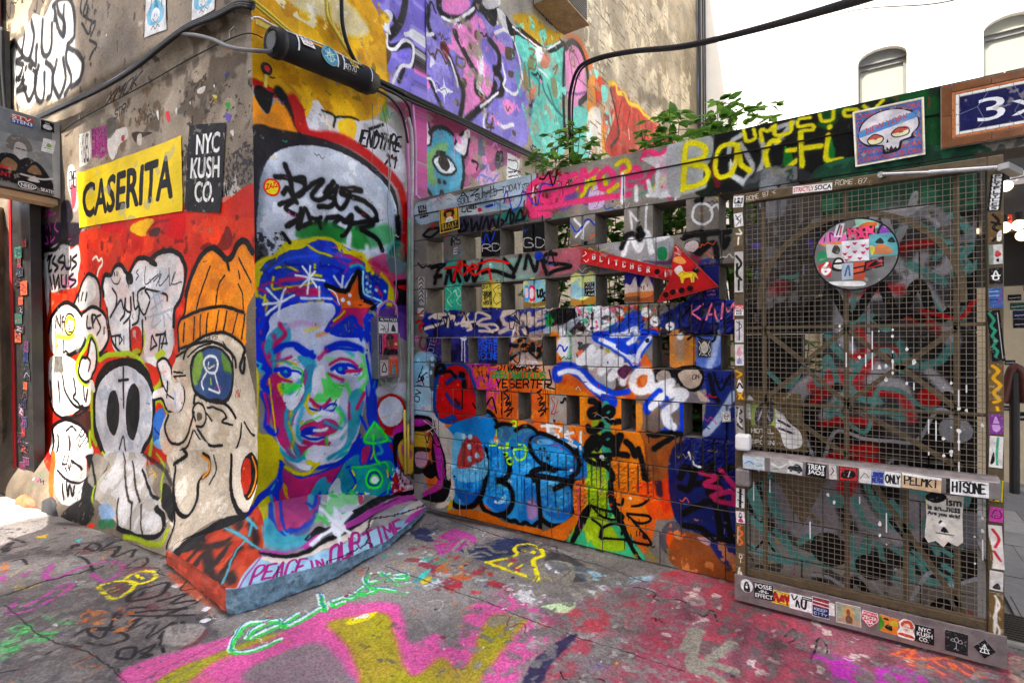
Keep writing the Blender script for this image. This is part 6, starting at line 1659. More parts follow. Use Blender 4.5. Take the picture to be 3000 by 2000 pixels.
S|2a2628|8|3|-3059 1771 -3030 1786 -3012 1759
S|2a2628|8|3|-3060 1736 -3030 1752 -3013 1725
S|2a2628|8|3|-3061 1702 -3031 1717 -3013 1691
P|d8d8d6|3|-3079 1646 -3008 1644 -3009 1575 -3077 1577
S|b01f24|14|6|-3068 1585 -3015 1622
F|1b1a1c|14|-192 2171 463 2096 460 373 -200 369 -577 455 -585 1592 -438 1624 -194 1610
N|2a292c|0.4|6|50|-192 2096 463 2057 460 438 -592 452
F|2b4a3c|9|-192 2267 425 2233 424 1967 131 1989 -193 2021
N|3a6a54|0.35|7|51|-192 2267 425 2233 424 1980 -167 2025
F|3a3a3e|12@.8|-567 2235 -231 2215 -234 1590 -563 1607
N|8a8c90|0.25|9|52|-567 2235 -231 2215 -234 1590 -563 1607
N|6a5cae|0.12|6|53|-509 1907 -232 1914 -233 1756 -510 1780
F|8a8d92|18@.7|-478 2283 -365 2270 -366 2046 -465 2044
F|77787c|77@.45|-168 1721 17 2027 293 1986 344 1680 239 1280 129 998 -171 974 -235 1273
S|b0b1b6|53|30@.9|-106 1628 -119 1422 -46 1275 72 1220
S|b0b1b6|55|27@.9|103 1980 241 1960 319 1816 303 1697 186 1672 120 1733
S|b0b1b6|66|27@.9|213 1608 282 1469 318 1361
S|b0b1b6|57|29@.9|-87 1582 130 1613 213 1759
S|b0b1b6|62|31@.9|-170 1199 -108 1097 -184 973
S|b0b1b6|83|31@.9|-371 998 -235 1151 14 1204
S|b0b1b6|57|28@.9|14 1169 129 1138 162 1000
S|b0b1b6|48|27@.9|239 1211 317 1113
S|b02830|39|30@.8|-45 1421 14 1312 -16 1204
S|b02830|39|30@.8|-236 1045 -139 1126 14 1111 129 1096 168 987
S|b02830|45|29@.8|-75 1604 45 1618 130 1606
S|b02830|36|27@.8|130 1488 239 1450 266 1402
S|b02830|43|28@.8|131 1801 240 1824
S|b02830|39|29@.8|-76 1275 14 1305 130 1313
S|b02830|55|31@.8|-236 1121 -170 1184 -46 1174
S|b02830|41|30@.8|-197 935 -108 957 13 960
S|5f918c|30|9@.9|120 1886 165 1916 240 1879 314 1816
S|5f918c|36|9@.9|159 1729 240 1668 292 1630
S|5f918c|35|9@.9|319 1936 370 1876 384 1795 344 1746 319 1802
S|5f918c|29|9@.9|324 1762 374 1704 364 1626 329 1661
S|5f918c|29|9@.9|240 1552 292 1469 343 1441 369 1506
S|5f918c|39|10@.9|-75 1465 15 1477 73 1419
S|5f918c|34|10@.9|-170 1393 -132 1311 -58 1239
S|5f918c|36|9@.9|130 1348 163 1251 265 1260 318 1334
S|5f918c|33|10@.9|-77 1128 -28 1073 43 1063
S|5f918c|38|10@.9|-16 1001 72 1015 129 991
S|5f918c|31|10@.9|-171 974 -120 1052 -46 1086
S|9b9aa0|109|37@.85|-374 397 -402 549 -318 617 -272 494 -306 372
S|9b9aa0|102|35@.85|-167 414 -186 561 -110 633 -48 533 11 420
S|9b9aa0|107|32@.85|41 455 99 410 161 478 183 643 117 738
S|9b9aa0|79|34@.85|-239 370 -111 336 70 404 183 427
S|a8222c|73|26@.85|-97 613 -60 714 12 752 36 705
S|a8222c|61|24@.8|-172 743 -109 796 13 824
F|d8d2d4|16@.5|-91 710 -11 749 30 733 -12 677
S|5f918c|34|9@.95|-561 556 -532 472 -496 398
S|5f918c|34|9@.95|-531 569 -502 485 -466 412
S|5f918c|33|9@.95|-473 570 -444 487 -409 414
S|5f918c|33|9@.95|-444 543 -416 460 -381 388
S|5f918c|29|8@.95|-18 676 6 600 35 533
S|5f918c|28|8@.95|30 654 53 579 82 513
S|5f918c|27|7@.95|183 719 205 646 232 582
S|5f918c|27|7@.95|227 739 248 667 274 603
S|5f918c|26|7@.95|259 702 280 631 306 568
S|5f918c|27|7@.95|215 503 237 432 263 369
S|5f918c|26|7@.95|300 540 321 469 346 408
S|5f918c|34|9@.95|-562 402 -503 349 -445 296
S|5f918c|33|9@.95|-489 351 -431 236 -375 186
S|5f918c|32|9@.95|-417 334 -361 267 -266 196
S|5f918c|32|9@.95|-375 311 -306 202 -239 233
S|5f918c|31|8@.95|-306 294 -252 337 -220 237 -168 204 -168 324
S|5f918c|31|8@.95|-239 339 -200 302 -200 196
S|5f918c|29|8@.95|-80 373 -49 276 -1 389 -13 270
S|5f918c|29|8@.95|-43 278 -62 215 -13 212
S|5f918c|28|8@.95|41 355 69 247 115 201
S|5f918c|28|8@.95|98 353 160 311 171 215
S|5f918c|27|7@.95|138 348 204 293 236 218
S|5f918c|27|7@.95|182 358 247 290 315 252
S|5f918c|26|7@.95|209 225 315 239
S|5f918c|26|7@.95|237 493 300 533 331 458 321 375 279 393
S|5f918c|29|8@.95|-60 567 -18 458 23 437
S|5f918c|28|8@.95|12 594 82 470 127 451
S|5f918c|28|8@.95|93 579 138 509 161 471
S|5f918c|33|9@.95|-571 238 -446 185 -273 194
S|5f918c|26|7@.95|289 314 341 286
N|3a3a3c|0.3|10|55|-571 115 341 333 341 165 -572 50'''
PAINT['G'] = '''N|8f8c88|0.3|14|2|-5342 888 -4178 1638 -2737 1329 -2316 849 -3079 345
N|4c4a4b|0.3|12|3|-5342 888 -4178 1638 -2737 1329 -2316 849 -3079 345
N|6a3a40|0.25|6|4|-4713 1294 -3512 1413 -2811 1366 -2584 1064 -3238 1001
N|7a7470|0.5|60|31|-5705 654 -4178 1638 -2177 1696 -1594 1235 -2960 330
F|dcd6cc|21@.7|-8092 1245 -7093 1603 -5341 1314 -5071 1062 -4918 749
S|222023|22|11@.9|-4457 1215 -4535 1252 -4477 1260 -4480 1229
S|222023|22|11@.9|-4381 1264 -4455 1334 -4349 1342 -4292 1292 -4373 1269
S|222023|22|11@.9|-4280 1329 -4366 1423 -4259 1314 -4239 1414 -4071 1325 -4096 1448 -3974 1388
S|222023|17|10@.9|-4265 1199 -4133 1206 -3919 1171
S|222023|17|10@.9|-3808 1291 -3899 1410 -3825 1431 -3733 1365 -3793 1301
S|222023|25|11@.9|-4871 947 -4978 1027 -4738 920 -4820 980
S|222023|17|10@.9|-4540 942 -4522 980 -4395 972
S|222023|20|11@.9|-5107 1039 -4855 1076 -4854 958
S|b0489a|27|15@.85|-4067 983 -4267 1067 -4074 978 -3975 1020 -4015 1085 -4052 1182 -4006 1288 -3891 1312 -3736 1244 -3709 1149 -3870 1156
S|b0489a|23|14@.85|-4193 812 -4348 869 -4219 817 -4171 870 -4227 948
S|b0489a|25|13@.85|-3682 744 -3850 814 -3682 744 -3631 811 -3702 948 -3793 1031 -3843 998 -3742 884 -3711 812
S|d8cc22|24|10|-3664 1114 -3394 1102 -3480 1235 -3612 1224 -3664 1114
S|d8cc22|25|11|-3604 1228 -3661 1270 -3662 1338 -3572 1374 -3477 1322 -3479 1256 -3522 1228
F|d8cc22|4|-3635 1287 -3627 1303 -3583 1298 -3579 1278
F|d8cc22|4|-3586 1295 -3579 1311 -3535 1306 -3532 1286
S|d8cc22|12|5|-3551 1126 -3551 1157
S|d8cc22|12|5|-3503 1128 -3506 1156
S|222023|23|10@.92|-3330 1153 -3386 1194 -3379 1321 -3337 1349 -3232 1256 -3286 1145 -3356 1156
S|222023|21|10@.92|-3378 1219 -3396 1269 -3320 1198
S|222023|19|9@.92|-3210 1105 -3189 1136 -3150 1162
S|222023|20|9@.92|-3167 1223 -3125 1364 -3083 1259 -2985 1360 -2978 1155
S|222023|19|9@.92|-3159 1087 -3064 1183 -2936 1302
S|222023|18|9@.92|-3180 1056 -3050 1124 -2858 1267
S|222023|18|8@.92|-3045 1047 -3043 1096 -2983 1025
S|222023|15|8@.92|-2926 1078 -2922 1127 -2820 1044 -2870 1177
S|222023|15|8@.92|-3209 1053 -3000 926 -3136 910 -3028 981 -2896 995 -2917 911 -3014 874
S|222023|17|8@.92|-3126 857 -3151 915 -3071 983
S|222023|14|7@.92|-3057 739 -3056 806 -2994 847
S|222023|17|7@.92|-2772 902 -2820 934 -2785 984 -2712 941 -2760 903
S|222023|17|7@.92|-2735 977 -2738 1042 -2694 991 -2679 963 -2660 1001 -2711 980
S|222023|14|8@.92|-2968 1020 -2987 1101
S|222023|23|5|-2849 1175 -2744 1137
S|222023|23|5|-2833 1201 -2732 1167
S|222023|13|5|-2774 1075 -2819 1118 -2728 1063 -2635 1043
F|a8a39c|18@.7|-2749 1077 -2847 1161 -2713 1248 -2631 1197 -2613 1125 -2686 1076
F|dfe2e8|4|-2881 1309 -2897 1341 -2862 1350 -2847 1318
F|dfe2e8|4|-2763 1251 -2772 1283 -2736 1294 -2727 1262
F|dfe2e8|4|-3020 1350 -3044 1380 -3013 1385 -2990 1355
F|dfe2e8|5|-3290 1342 -3306 1382 -3259 1395 -3244 1355
F|d0793c|10@.8|-3324 978 -3308 1023 -3218 1031 -3246 979
F|d0793c|9@.8|-3028 981 -3032 1024 -2980 1012 -3011 969
F|d0793c|10@.8|-3265 902 -3225 960 -3139 969
F|d0793c|17@.8|-4974 1158 -4938 1214 -4901 1172
F|d0793c|14@.8|-4492 871 -4504 914 -4404 880
N|c86a34|0.25|9|5|-3391 986 -3197 1113 -2927 1017 -3128 885
N|b05a30|0.2|9|6|-4521 877 -4472 934 -3958 801 -4000 774
F|4fc060|36@.8|-3344 644 -3406 718 -3421 769 -3265 738 -3190 651 -3175 610
F|4fc060|37@.8|-3308 738 -3299 788 -3239 827 -3187 761 -3249 734
F|4fc060|40@.8|-3497 831 -3374 863 -3295 899 -3256 877 -3339 854
F|4fc060|38@.8|-3494 705 -3456 777 -3349 726
N|8a8480|0.35|10|7|-3409 657 -3365 918 -3042 828 -3104 596
F|d8c02a|10@.7|-4964 1148 -4957 1218 -4883 1184
F|3fa8b0|8|-4635 1280 -4625 1318 -4575 1288
F|c9502c|28@.7|-3512 1413 -3276 1431 -2772 1391 -2939 1354 -3248 1365
F|b5d4e6|14@.8|-2694 1308 -2690 1393 -2654 1434 -2685 1347
K|1c1a1a|15.1|-3954 765 -3976 890 -3988 990 -3955 1125 -3949 1224
K|2a2626|5.3|-3818 760 -3427 765 -3173 784 -2929 849 -2701 862 -2496 865
K|2a2626|6.2|-3050 586 -3011 646
K|2a2626|7.5|-2713 866 -2537 879 -2487 945 -2517 996 -2499 1069 -2499 1186 -2503 1281 -2519 1360
F|d65a9c|37@.9|-2557 843 -2647 913 -2588 1096 -2500 1275 -2442 1270 -2417 1135 -2434 966 -2455 894
F|9e9a26|36|-2417 919 -2456 1040 -2418 1183 -2368 1362 -2280 1419 -2335 1142 -2317 1065 -2114 1075 -2266 898
F|d65a9c|48@.93|-2344 1055 -2355 1224 -2324 1391 -2368 1597 -2304 1751 -2080 1911 -1954 1849 -1746 1701 -1702 1821 -1583 1783 -1592 1871 -1708 2075 -1711 2244 -1679 2354 -1476 2292 -1186 2262 -1175 2184 -1205 1981 -1193 1684 -1258 1427 -2085 879
F|7c7876|52@.95|-2180 1155 -2167 1348 -2108 1463 -1945 1446 -1737 1368 -1701 1236 -1987 1139
F|9e9a26|45@.97|-2205 1593 -2153 1701 -2037 1814 -1877 1722 -1634 1559 -1559 1565 -1559 1700 -1448 1682 -1447 1774 -1558 2018 -1555 2130 -1410 2163 -1379 1995 -1328 1717 -1260 1493 -1589 1275 -1772 1424 -2001 1533
F|d8ce22|11|-2137 1638 -2141 1708 -2089 1806 -2070 1743 -2095 1654
F|dcdad4|8|-2136 1687 -2119 1760 -2087 1744
S|d4dede|31|2|-2355 1790 -2309 1811 -2315 1854 -2342 1837
S|d4dede|32|2|-2342 1876 -2362 1943 -2301 1922 -2328 1875 -2281 1896 -2273 1960 -2321 1960
S|d4dede|34|2|-2456 2031 -2464 2071 -2426 2007 -2327 1965 -2219 1996 -2112 2026
S|d4dede|35|2|-2376 1996 -2348 2058 -2369 2133
S|d4dede|35|2|-2428 2118 -2305 2086 -2229 2071 -2186 2120
S|d4dede|35|2|-2318 2143 -2282 2190 -2240 2150 -2290 2117
S|3fc454|19|6|-2341 1783 -2295 1804 -2301 1847 -2327 1829
S|3fc454|20|6|-2327 1868 -2347 1934 -2286 1914 -2314 1867 -2267 1888 -2259 1952 -2306 1951
S|3fc454|20|7|-2439 2022 -2447 2061 -2410 1998 -2312 1957 -2204 1987 -2099 2017
S|3fc454|21|7|-2360 1987 -2332 2048 -2353 2123
S|3fc454|21|7|-2411 2108 -2290 2076 -2214 2062 -2172 2110
S|3fc454|21|7|-2303 2133 -2266 2179 -2225 2140 -2275 2107
S|3a8f98|9|5|-2371 1799 -2325 1820 -2331 1863 -2358 1846
S|3a8f98|9|5|-2358 1885 -2379 1953 -2317 1932 -2344 1884 -2297 1905 -2289 1970 -2337 1969
S|3a8f98|10|5|-2474 2042 -2482 2082 -2444 2017 -2344 1975 -2234 2006 -2127 2036
S|3a8f98|10|5|-2393 2007 -2365 2068 -2387 2144
S|3a8f98|10|5|-2446 2129 -2322 2096 -2245 2082 -2202 2131
S|3a8f98|10|5|-2335 2155 -2299 2202 -2257 2161 -2307 2128
S|d4dede|36|1|-2433 1313 -2471 1377 -2449 1469 -2399 1454 -2411 1386 -2410 1328
S|d4dede|34|1|-2455 1465 -2545 1375 -2479 1283 -2402 1222 -2336 1233 -2297 1292 -2283 1383
S|d4dede|38|1|-2413 1558 -2394 1474 -2357 1467 -2351 1566 -2363 1659
S|d4dede|41|2|-2484 1744 -2331 1662
S|d4dede|41|2|-2356 1790 -2363 1730 -2325 1719 -2317 1760
S|3fc454|20|5|-2416 1307 -2453 1370 -2431 1462 -2382 1447 -2393 1380 -2393 1322
S|3fc454|19|5|-2437 1458 -2526 1368 -2462 1277 -2386 1217 -2320 1228 -2281 1287 -2267 1377
S|3fc454|21|6|-2395 1550 -2376 1467 -2340 1460 -2333 1558 -2345 1650
S|3fc454|23|6|-2463 1735 -2313 1654
S|3fc454|23|6|-2337 1780 -2344 1721 -2306 1710 -2298 1751
S|3a8f98|9|4|-2449 1320 -2488 1384 -2466 1477 -2416 1462 -2427 1394 -2426 1335
S|3a8f98|8|4|-2472 1473 -2563 1382 -2496 1289 -2418 1228 -2351 1239 -2311 1298 -2298 1390
S|3a8f98|9|4|-2430 1567 -2410 1482 -2374 1475 -2368 1575 -2380 1669
S|3a8f98|10|5|-2503 1755 -2348 1672
S|3a8f98|10|5|-2374 1801 -2381 1740 -2342 1729 -2334 1771
N|8b8682|0.35|30|11|-2841 1849 -2945 3090 -2044 3014 -1192 3015 -911 3104 -621 2103 -1280 1668 -2068 1941
N|8e3040|0.28|8|12|-2732 2571 -1679 2472 -1679 2195 -2051 2145 -2463 2341
N|1e2a58|0.3|7|13|-2947 2702 -2044 3014 -1624 2885 -1934 2533 -2401 2381
N|c8d4dc|0.12|14|14|-2947 2702 -1820 3036 -1596 2658 -1916 2115 -2479 2330
N|b83238|0.2|10|15|-2559 2682 -1856 2734 -1708 2369 -1960 2165
N|d07a3a|0.3|6|71|-2277 2410 -2120 2563 -1941 2345 -2123 2270
N|3f9a90|0.14|9|72|-2819 2515 -2403 2659 -2010 2172 -2340 2129
F|c0399a|29@.8|-2525 2704 -2532 2898 -2335 2891 -2219 2778 -2239 2649 -2290 2506
F|23305c|36@.85|-2153 2821 -2087 2987 -1903 2982 -1894 2709 -1985 2599 -2102 2601
F|d8dce0|23@.4|-2163 2313 -2114 2416 -2010 2389 -2067 2284
F|46c8be|8|-2196 2200 -2212 2328 -2179 2280 -2154 2205
F|d0793c|16@.9|-2182 2347 -2170 2454 -2089 2361 -2120 2318
F|c9602a|10@.9|-2024 2312 -1950 2383 -1915 2340 -1978 2298
F|c8b02a|7@.8|-2156 2183 -2124 2247 -2088 2184 -2104 2153
F|9ecce0|30@.85|-1657 2761 -1537 2840 -1336 2828 -1205 2823 -1107 2909 -1036 2955 -1034 2829 -1177 2757 -1338 2715 -1552 2757
F|dce2e6|11@.9|-1657 2761 -1607 2819 -1518 2803 -1500 2698 -1577 2694
F|dfe2e4|16@.8|-1315 2667 -1246 2712 -1144 2677 -1203 2581 -1270 2576
F|1f1e22|32@.6|-1723 2927 -1598 2954 -1429 2861 -1352 2706 -1414 2645 -1524 2705 -1679 2798
S|8a877a|33|11@.9|-2599 2594 -2487 2605 -2421 2709 -2525 2704 -2548 2853
S|8a877a|31|11@.9|-2418 2533 -2259 2499 -2327 2800 -2205 2729 -2139 2771
S|8a877a|29|10@.9|-2134 2580 -2097 2685 -2022 2679
S|8a877a|30|11@.9|-2138 2801 -2017 2737 -1962 2773
S|8a877a|30|10@.9|-2126 2585 -2246 2702 -2175 2691
S|8a877a|28|10@.9|-2082 2366 -2104 2573 -2055 2631
S|8a877a|28|10@.9|-2202 2408 -2198 2513 -2136 2401
S|8a877a|25|9@.9|-1964 2374 -1869 2391 -1798 2437
S|8a877a|26|9@.9|-1867 2415 -1895 2510 -1749 2469 -1884 2615 -1907 2727
S|8a877a|28|9@.95|-1677 2724 -1648 2817 -1537 2840 -1441 2714 -1419 2518 -1517 2494 -1631 2682 -1520 2596 -1489 2751
S|8a877a|27|9@.95|-1457 2638 -1451 2753 -1362 2765 -1299 2636 -1352 2562 -1440 2606
S|8a877a|25|8@.95|-1509 2419 -1376 2506 -1256 2546 -1138 2549
S|8a877a|24|8@.95|-1321 2504 -1305 2612 -1224 2625 -1183 2519 -1234 2450 -1307 2476
S|8a877a|25|8@.95|-1215 2463 -1144 2600 -1117 2715 -1177 2820 -1276 2777 -1204 2718 -1131 2628
S|8a877a|23|7@.95|-1256 2316 -1234 2468
S|8a877a|23|7@.95|-1230 2602 -1152 2435 -1053 2338 -1002 2434 -993 2608
S|8a877a|22|7@.95|-1177 2524 -977 2672 -889 2641 -821 2569 -827 2456
S|8a877a|23|7@.95|-955 2840 -972 2658 -912 2493 -842 2416
S|8a877a|20|6@.95|-845 2385 -827 2456 -769 2494 -725 2464
S|8a877a|19|6@.95|-841 2373 -792 2309 -734 2294 -689 2337
S|e8dc24|31|10|-1972 2582 -1880 2771 -1940 2842 -1948 2924 -1897 2972 -1795 2936 -1735 2865 -1746 2767 -1588 2563 -1665 2557 -1972 2582
F|e8dc24|4|-1892 2851 -1889 2887 -1854 2876 -1858 2840
F|e8dc24|4|-1829 2858 -1825 2894 -1791 2883 -1796 2847
S|e8dc24|16|6|-1828 2614 -1837 2657
S|e8dc24|16|6|-1767 2618 -1768 2677
F|96505c|64@.7|-1345 2209 -1272 2408 -1177 2656 -900 3066 -473 3057 -199 2250 -981 1733 -1218 1900 -1211 2145
N|7e727a|0.35|8|77|-1421 2364 -879 2993 -260 2953 -199 2250 -1070 1773
N|a04452|0.3|10|16|-1321 2341 -884 3011 -260 2953 -199 2250 -1021 1805
N|6a6664|0.3|9|17|-1494 2410 -884 3011 -621 2103 -1133 1765
N|a8a4a0|0.16|26|18|-1494 2410 -884 3011 -621 2103 -1133 1765
F|23284a|16@.85|-1191 1823 -1204 1998 -1159 2193 -1131 2154 -1129 1934 -1104 1784 -1157 1749
F|dfe3e4|16@.8|-1607 2336 -1587 2408 -1473 2330 -1518 2301
F|c9e8b0|12@.85|-1411 2317 -1292 2448 -1258 2365 -1300 2304 -1364 2313
N|e2e4e4|0.3|12|19|-1694 2420 -1486 2474 -1437 2317 -1563 2271
F|e2e4e6|4|-948 2655 -936 2736 -927 2687
F|b04850|29@.7|-1271 2374 -1090 2458 -1042 2314 -1165 2204
F|c82a3a|22@.7|-1013 3015 -917 3123 -889 3029 -954 2965
K|2c2424|5.0|-2460 2192 -2141 2192 -1895 2187 -1679 2195 -1477 2171 -1307 2171 -1075 2177 -870 2192 -647 2194
K|332c2c|7.5|-2848 3070 -2281 2991 -1771 2952 -1340 2919 -1046 2863
P|e8e6e0|1|-1573 2176 -1549 2195 -1543 2186 -1566 2167
F|d8d6d4|2@.8|-858 2195 -850 2205 -851 2192
F|d8d6d4|2@.8|-1508 1699 -1498 1711 -1500 1699
F|d8d6d4|2@.8|-714 2152 -710 2159 -707 2150
F|d8d6d4|2@.8|-1535 1923 -1529 1933 -1523 1919
F|d8d6d4|2@.8|-1766 2211 -1759 2224 -1755 2209
F|d8d6d4|2@.8|-1076 2063 -1064 2075 -1066 2058
F|d8d6d4|2@.8|-891 2124 -883 2134 -884 2123
F|d8d6d4|2@.8|-1635 2242 -1624 2257 -1625 2242
F|d8d6d4|2@.8|-1378 1704 -1375 1710 -1368 1701
F|d8d6d4|2@.8|-1372 2187 -1368 2196 -1359 2179
F|d8d6d4|2@.8|-1233 2224 -1223 2237 -1224 2223
F|d8d6d4|2@.8|-1308 2059 -1295 2074 -1298 2056
F|d8d6d4|2@.8|-1249 2016 -1240 2028 -1241 2015
F|d8d6d4|2@.8|-1453 1859 -1443 1871 -1441 1855
F|d8d6d4|2@.8|-1597 1751 -1587 1763 -1584 1747
F|d8d6d4|2@.8|-932 2863 -918 2880 -923 2859
F|d8d6d4|2@.8|-1434 2045 -1427 2056 -1424 2043
F|d8d6d4|2@.8|-1153 1962 -1140 1976 -1146 1961
F|d8d6d4|2@.8|-1541 1821 -1536 1830 -1531 1820
F|d8d6d4|2@.8|-1012 2073 -1003 2084 -1003 2069
F|d8d6d4|2@.8|-815 2279 -803 2292 -806 2272
F|d8d6d4|2@.8|-1545 1796 -1536 1807 -1535 1793
F|d8d6d4|2@.8|-901 2733 -897 2743 -889 2722
F|d8d6d4|2@.8|-742 2132 -729 2145 -736 2132
F|d8d6d4|2@.8|-964 2064 -959 2072 -954 2058
F|d8d6d4|2@.8|-1251 1811 -1240 1824 -1243 1811
F|98485a|33@.7|-922 3143 -589 3099 -169 3012 534 3116 760 2982 486 2613 -566 1916 -905 2375
N|a84a58|0.35|9|20|-911 3104 -169 3012 534 3116 505 2716 -588 1993
N|c9c2b8|0.1|22|21|-858 2923 -165 2936 224 2977 199 2644 -620 2103
N|5e5a58|0.14|14|22|-589 2737 230 3049 470 3013 437 2802 -475 2199
F|b8a8a0|15@.7|-821 2793 -752 2876 -708 2794 -761 2742
S|3a3234|56|56@.35|-496 2673 -469 2394 -446 2219
S|3a3234|71|55@.35|-370 2668 -334 2483 -349 2282
S|3a3234|67|59@.35|-327 2614 -204 2643
S|3a3234|55|55@.35|-2 2677 60 2767 58 2694
S|3a3234|60|70@.35|-774 2682 -742 2620
S|222022|7|4|-325 2698 -299 2787 -274 2718 -308 2654
S|222022|7|3|-209 2565 -191 2772 -152 2690 -183 2582
S|8a877a|47|12@.95|-688 2337 -675 2526 -619 2224 -515 2504
S|8a877a|43|11@.95|-615 2298 -470 2310
S|8a877a|41|10@.95|-619 2224 -539 2231 -445 2186
S|8a877a|51|13@.95|-698 2511 -660 2521
S|b83aae|53|43@.85|-180 2609 -95 2640 -43 2604 -92 2548 -51 2480
S|b83aae|52|42@.85|-121 2623 -99 2448
S|b83aae|52|41@.85|47 2640 108 2691 164 2673 105 2634
S|b83aae|50|40@.85|58 2658 45 2543 102 2547
S|e0714a|16|5|82 2806 147 2900 92 2813 184 2836 299 2924
S|e0714a|15|4|142 2796 208 2769 140 2759
S|e0714a|15|4|187 2802 254 2754
S|e0714a|15|4|224 2850 286 2798 283 2865
S|e0714a|15|4|292 2859 333 2806
S|e0714a|15|4|333 2886 380 2826 333 2806
S|e0714a|16|5|169 2914 144 2834
F|c9b098|18@.7|501 3057 583 3087 542 2871 476 2827
N|8a8784|0.4|10|24|385 2897 536 2997 483 2701 279 2566
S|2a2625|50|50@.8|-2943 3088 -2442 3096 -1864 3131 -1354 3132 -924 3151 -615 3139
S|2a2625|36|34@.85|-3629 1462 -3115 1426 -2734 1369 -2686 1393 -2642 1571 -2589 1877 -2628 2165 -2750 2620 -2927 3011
S|2c2826|40|56@.7|-5184 1335 -4754 1483 -4225 1513 -3774 1502'''
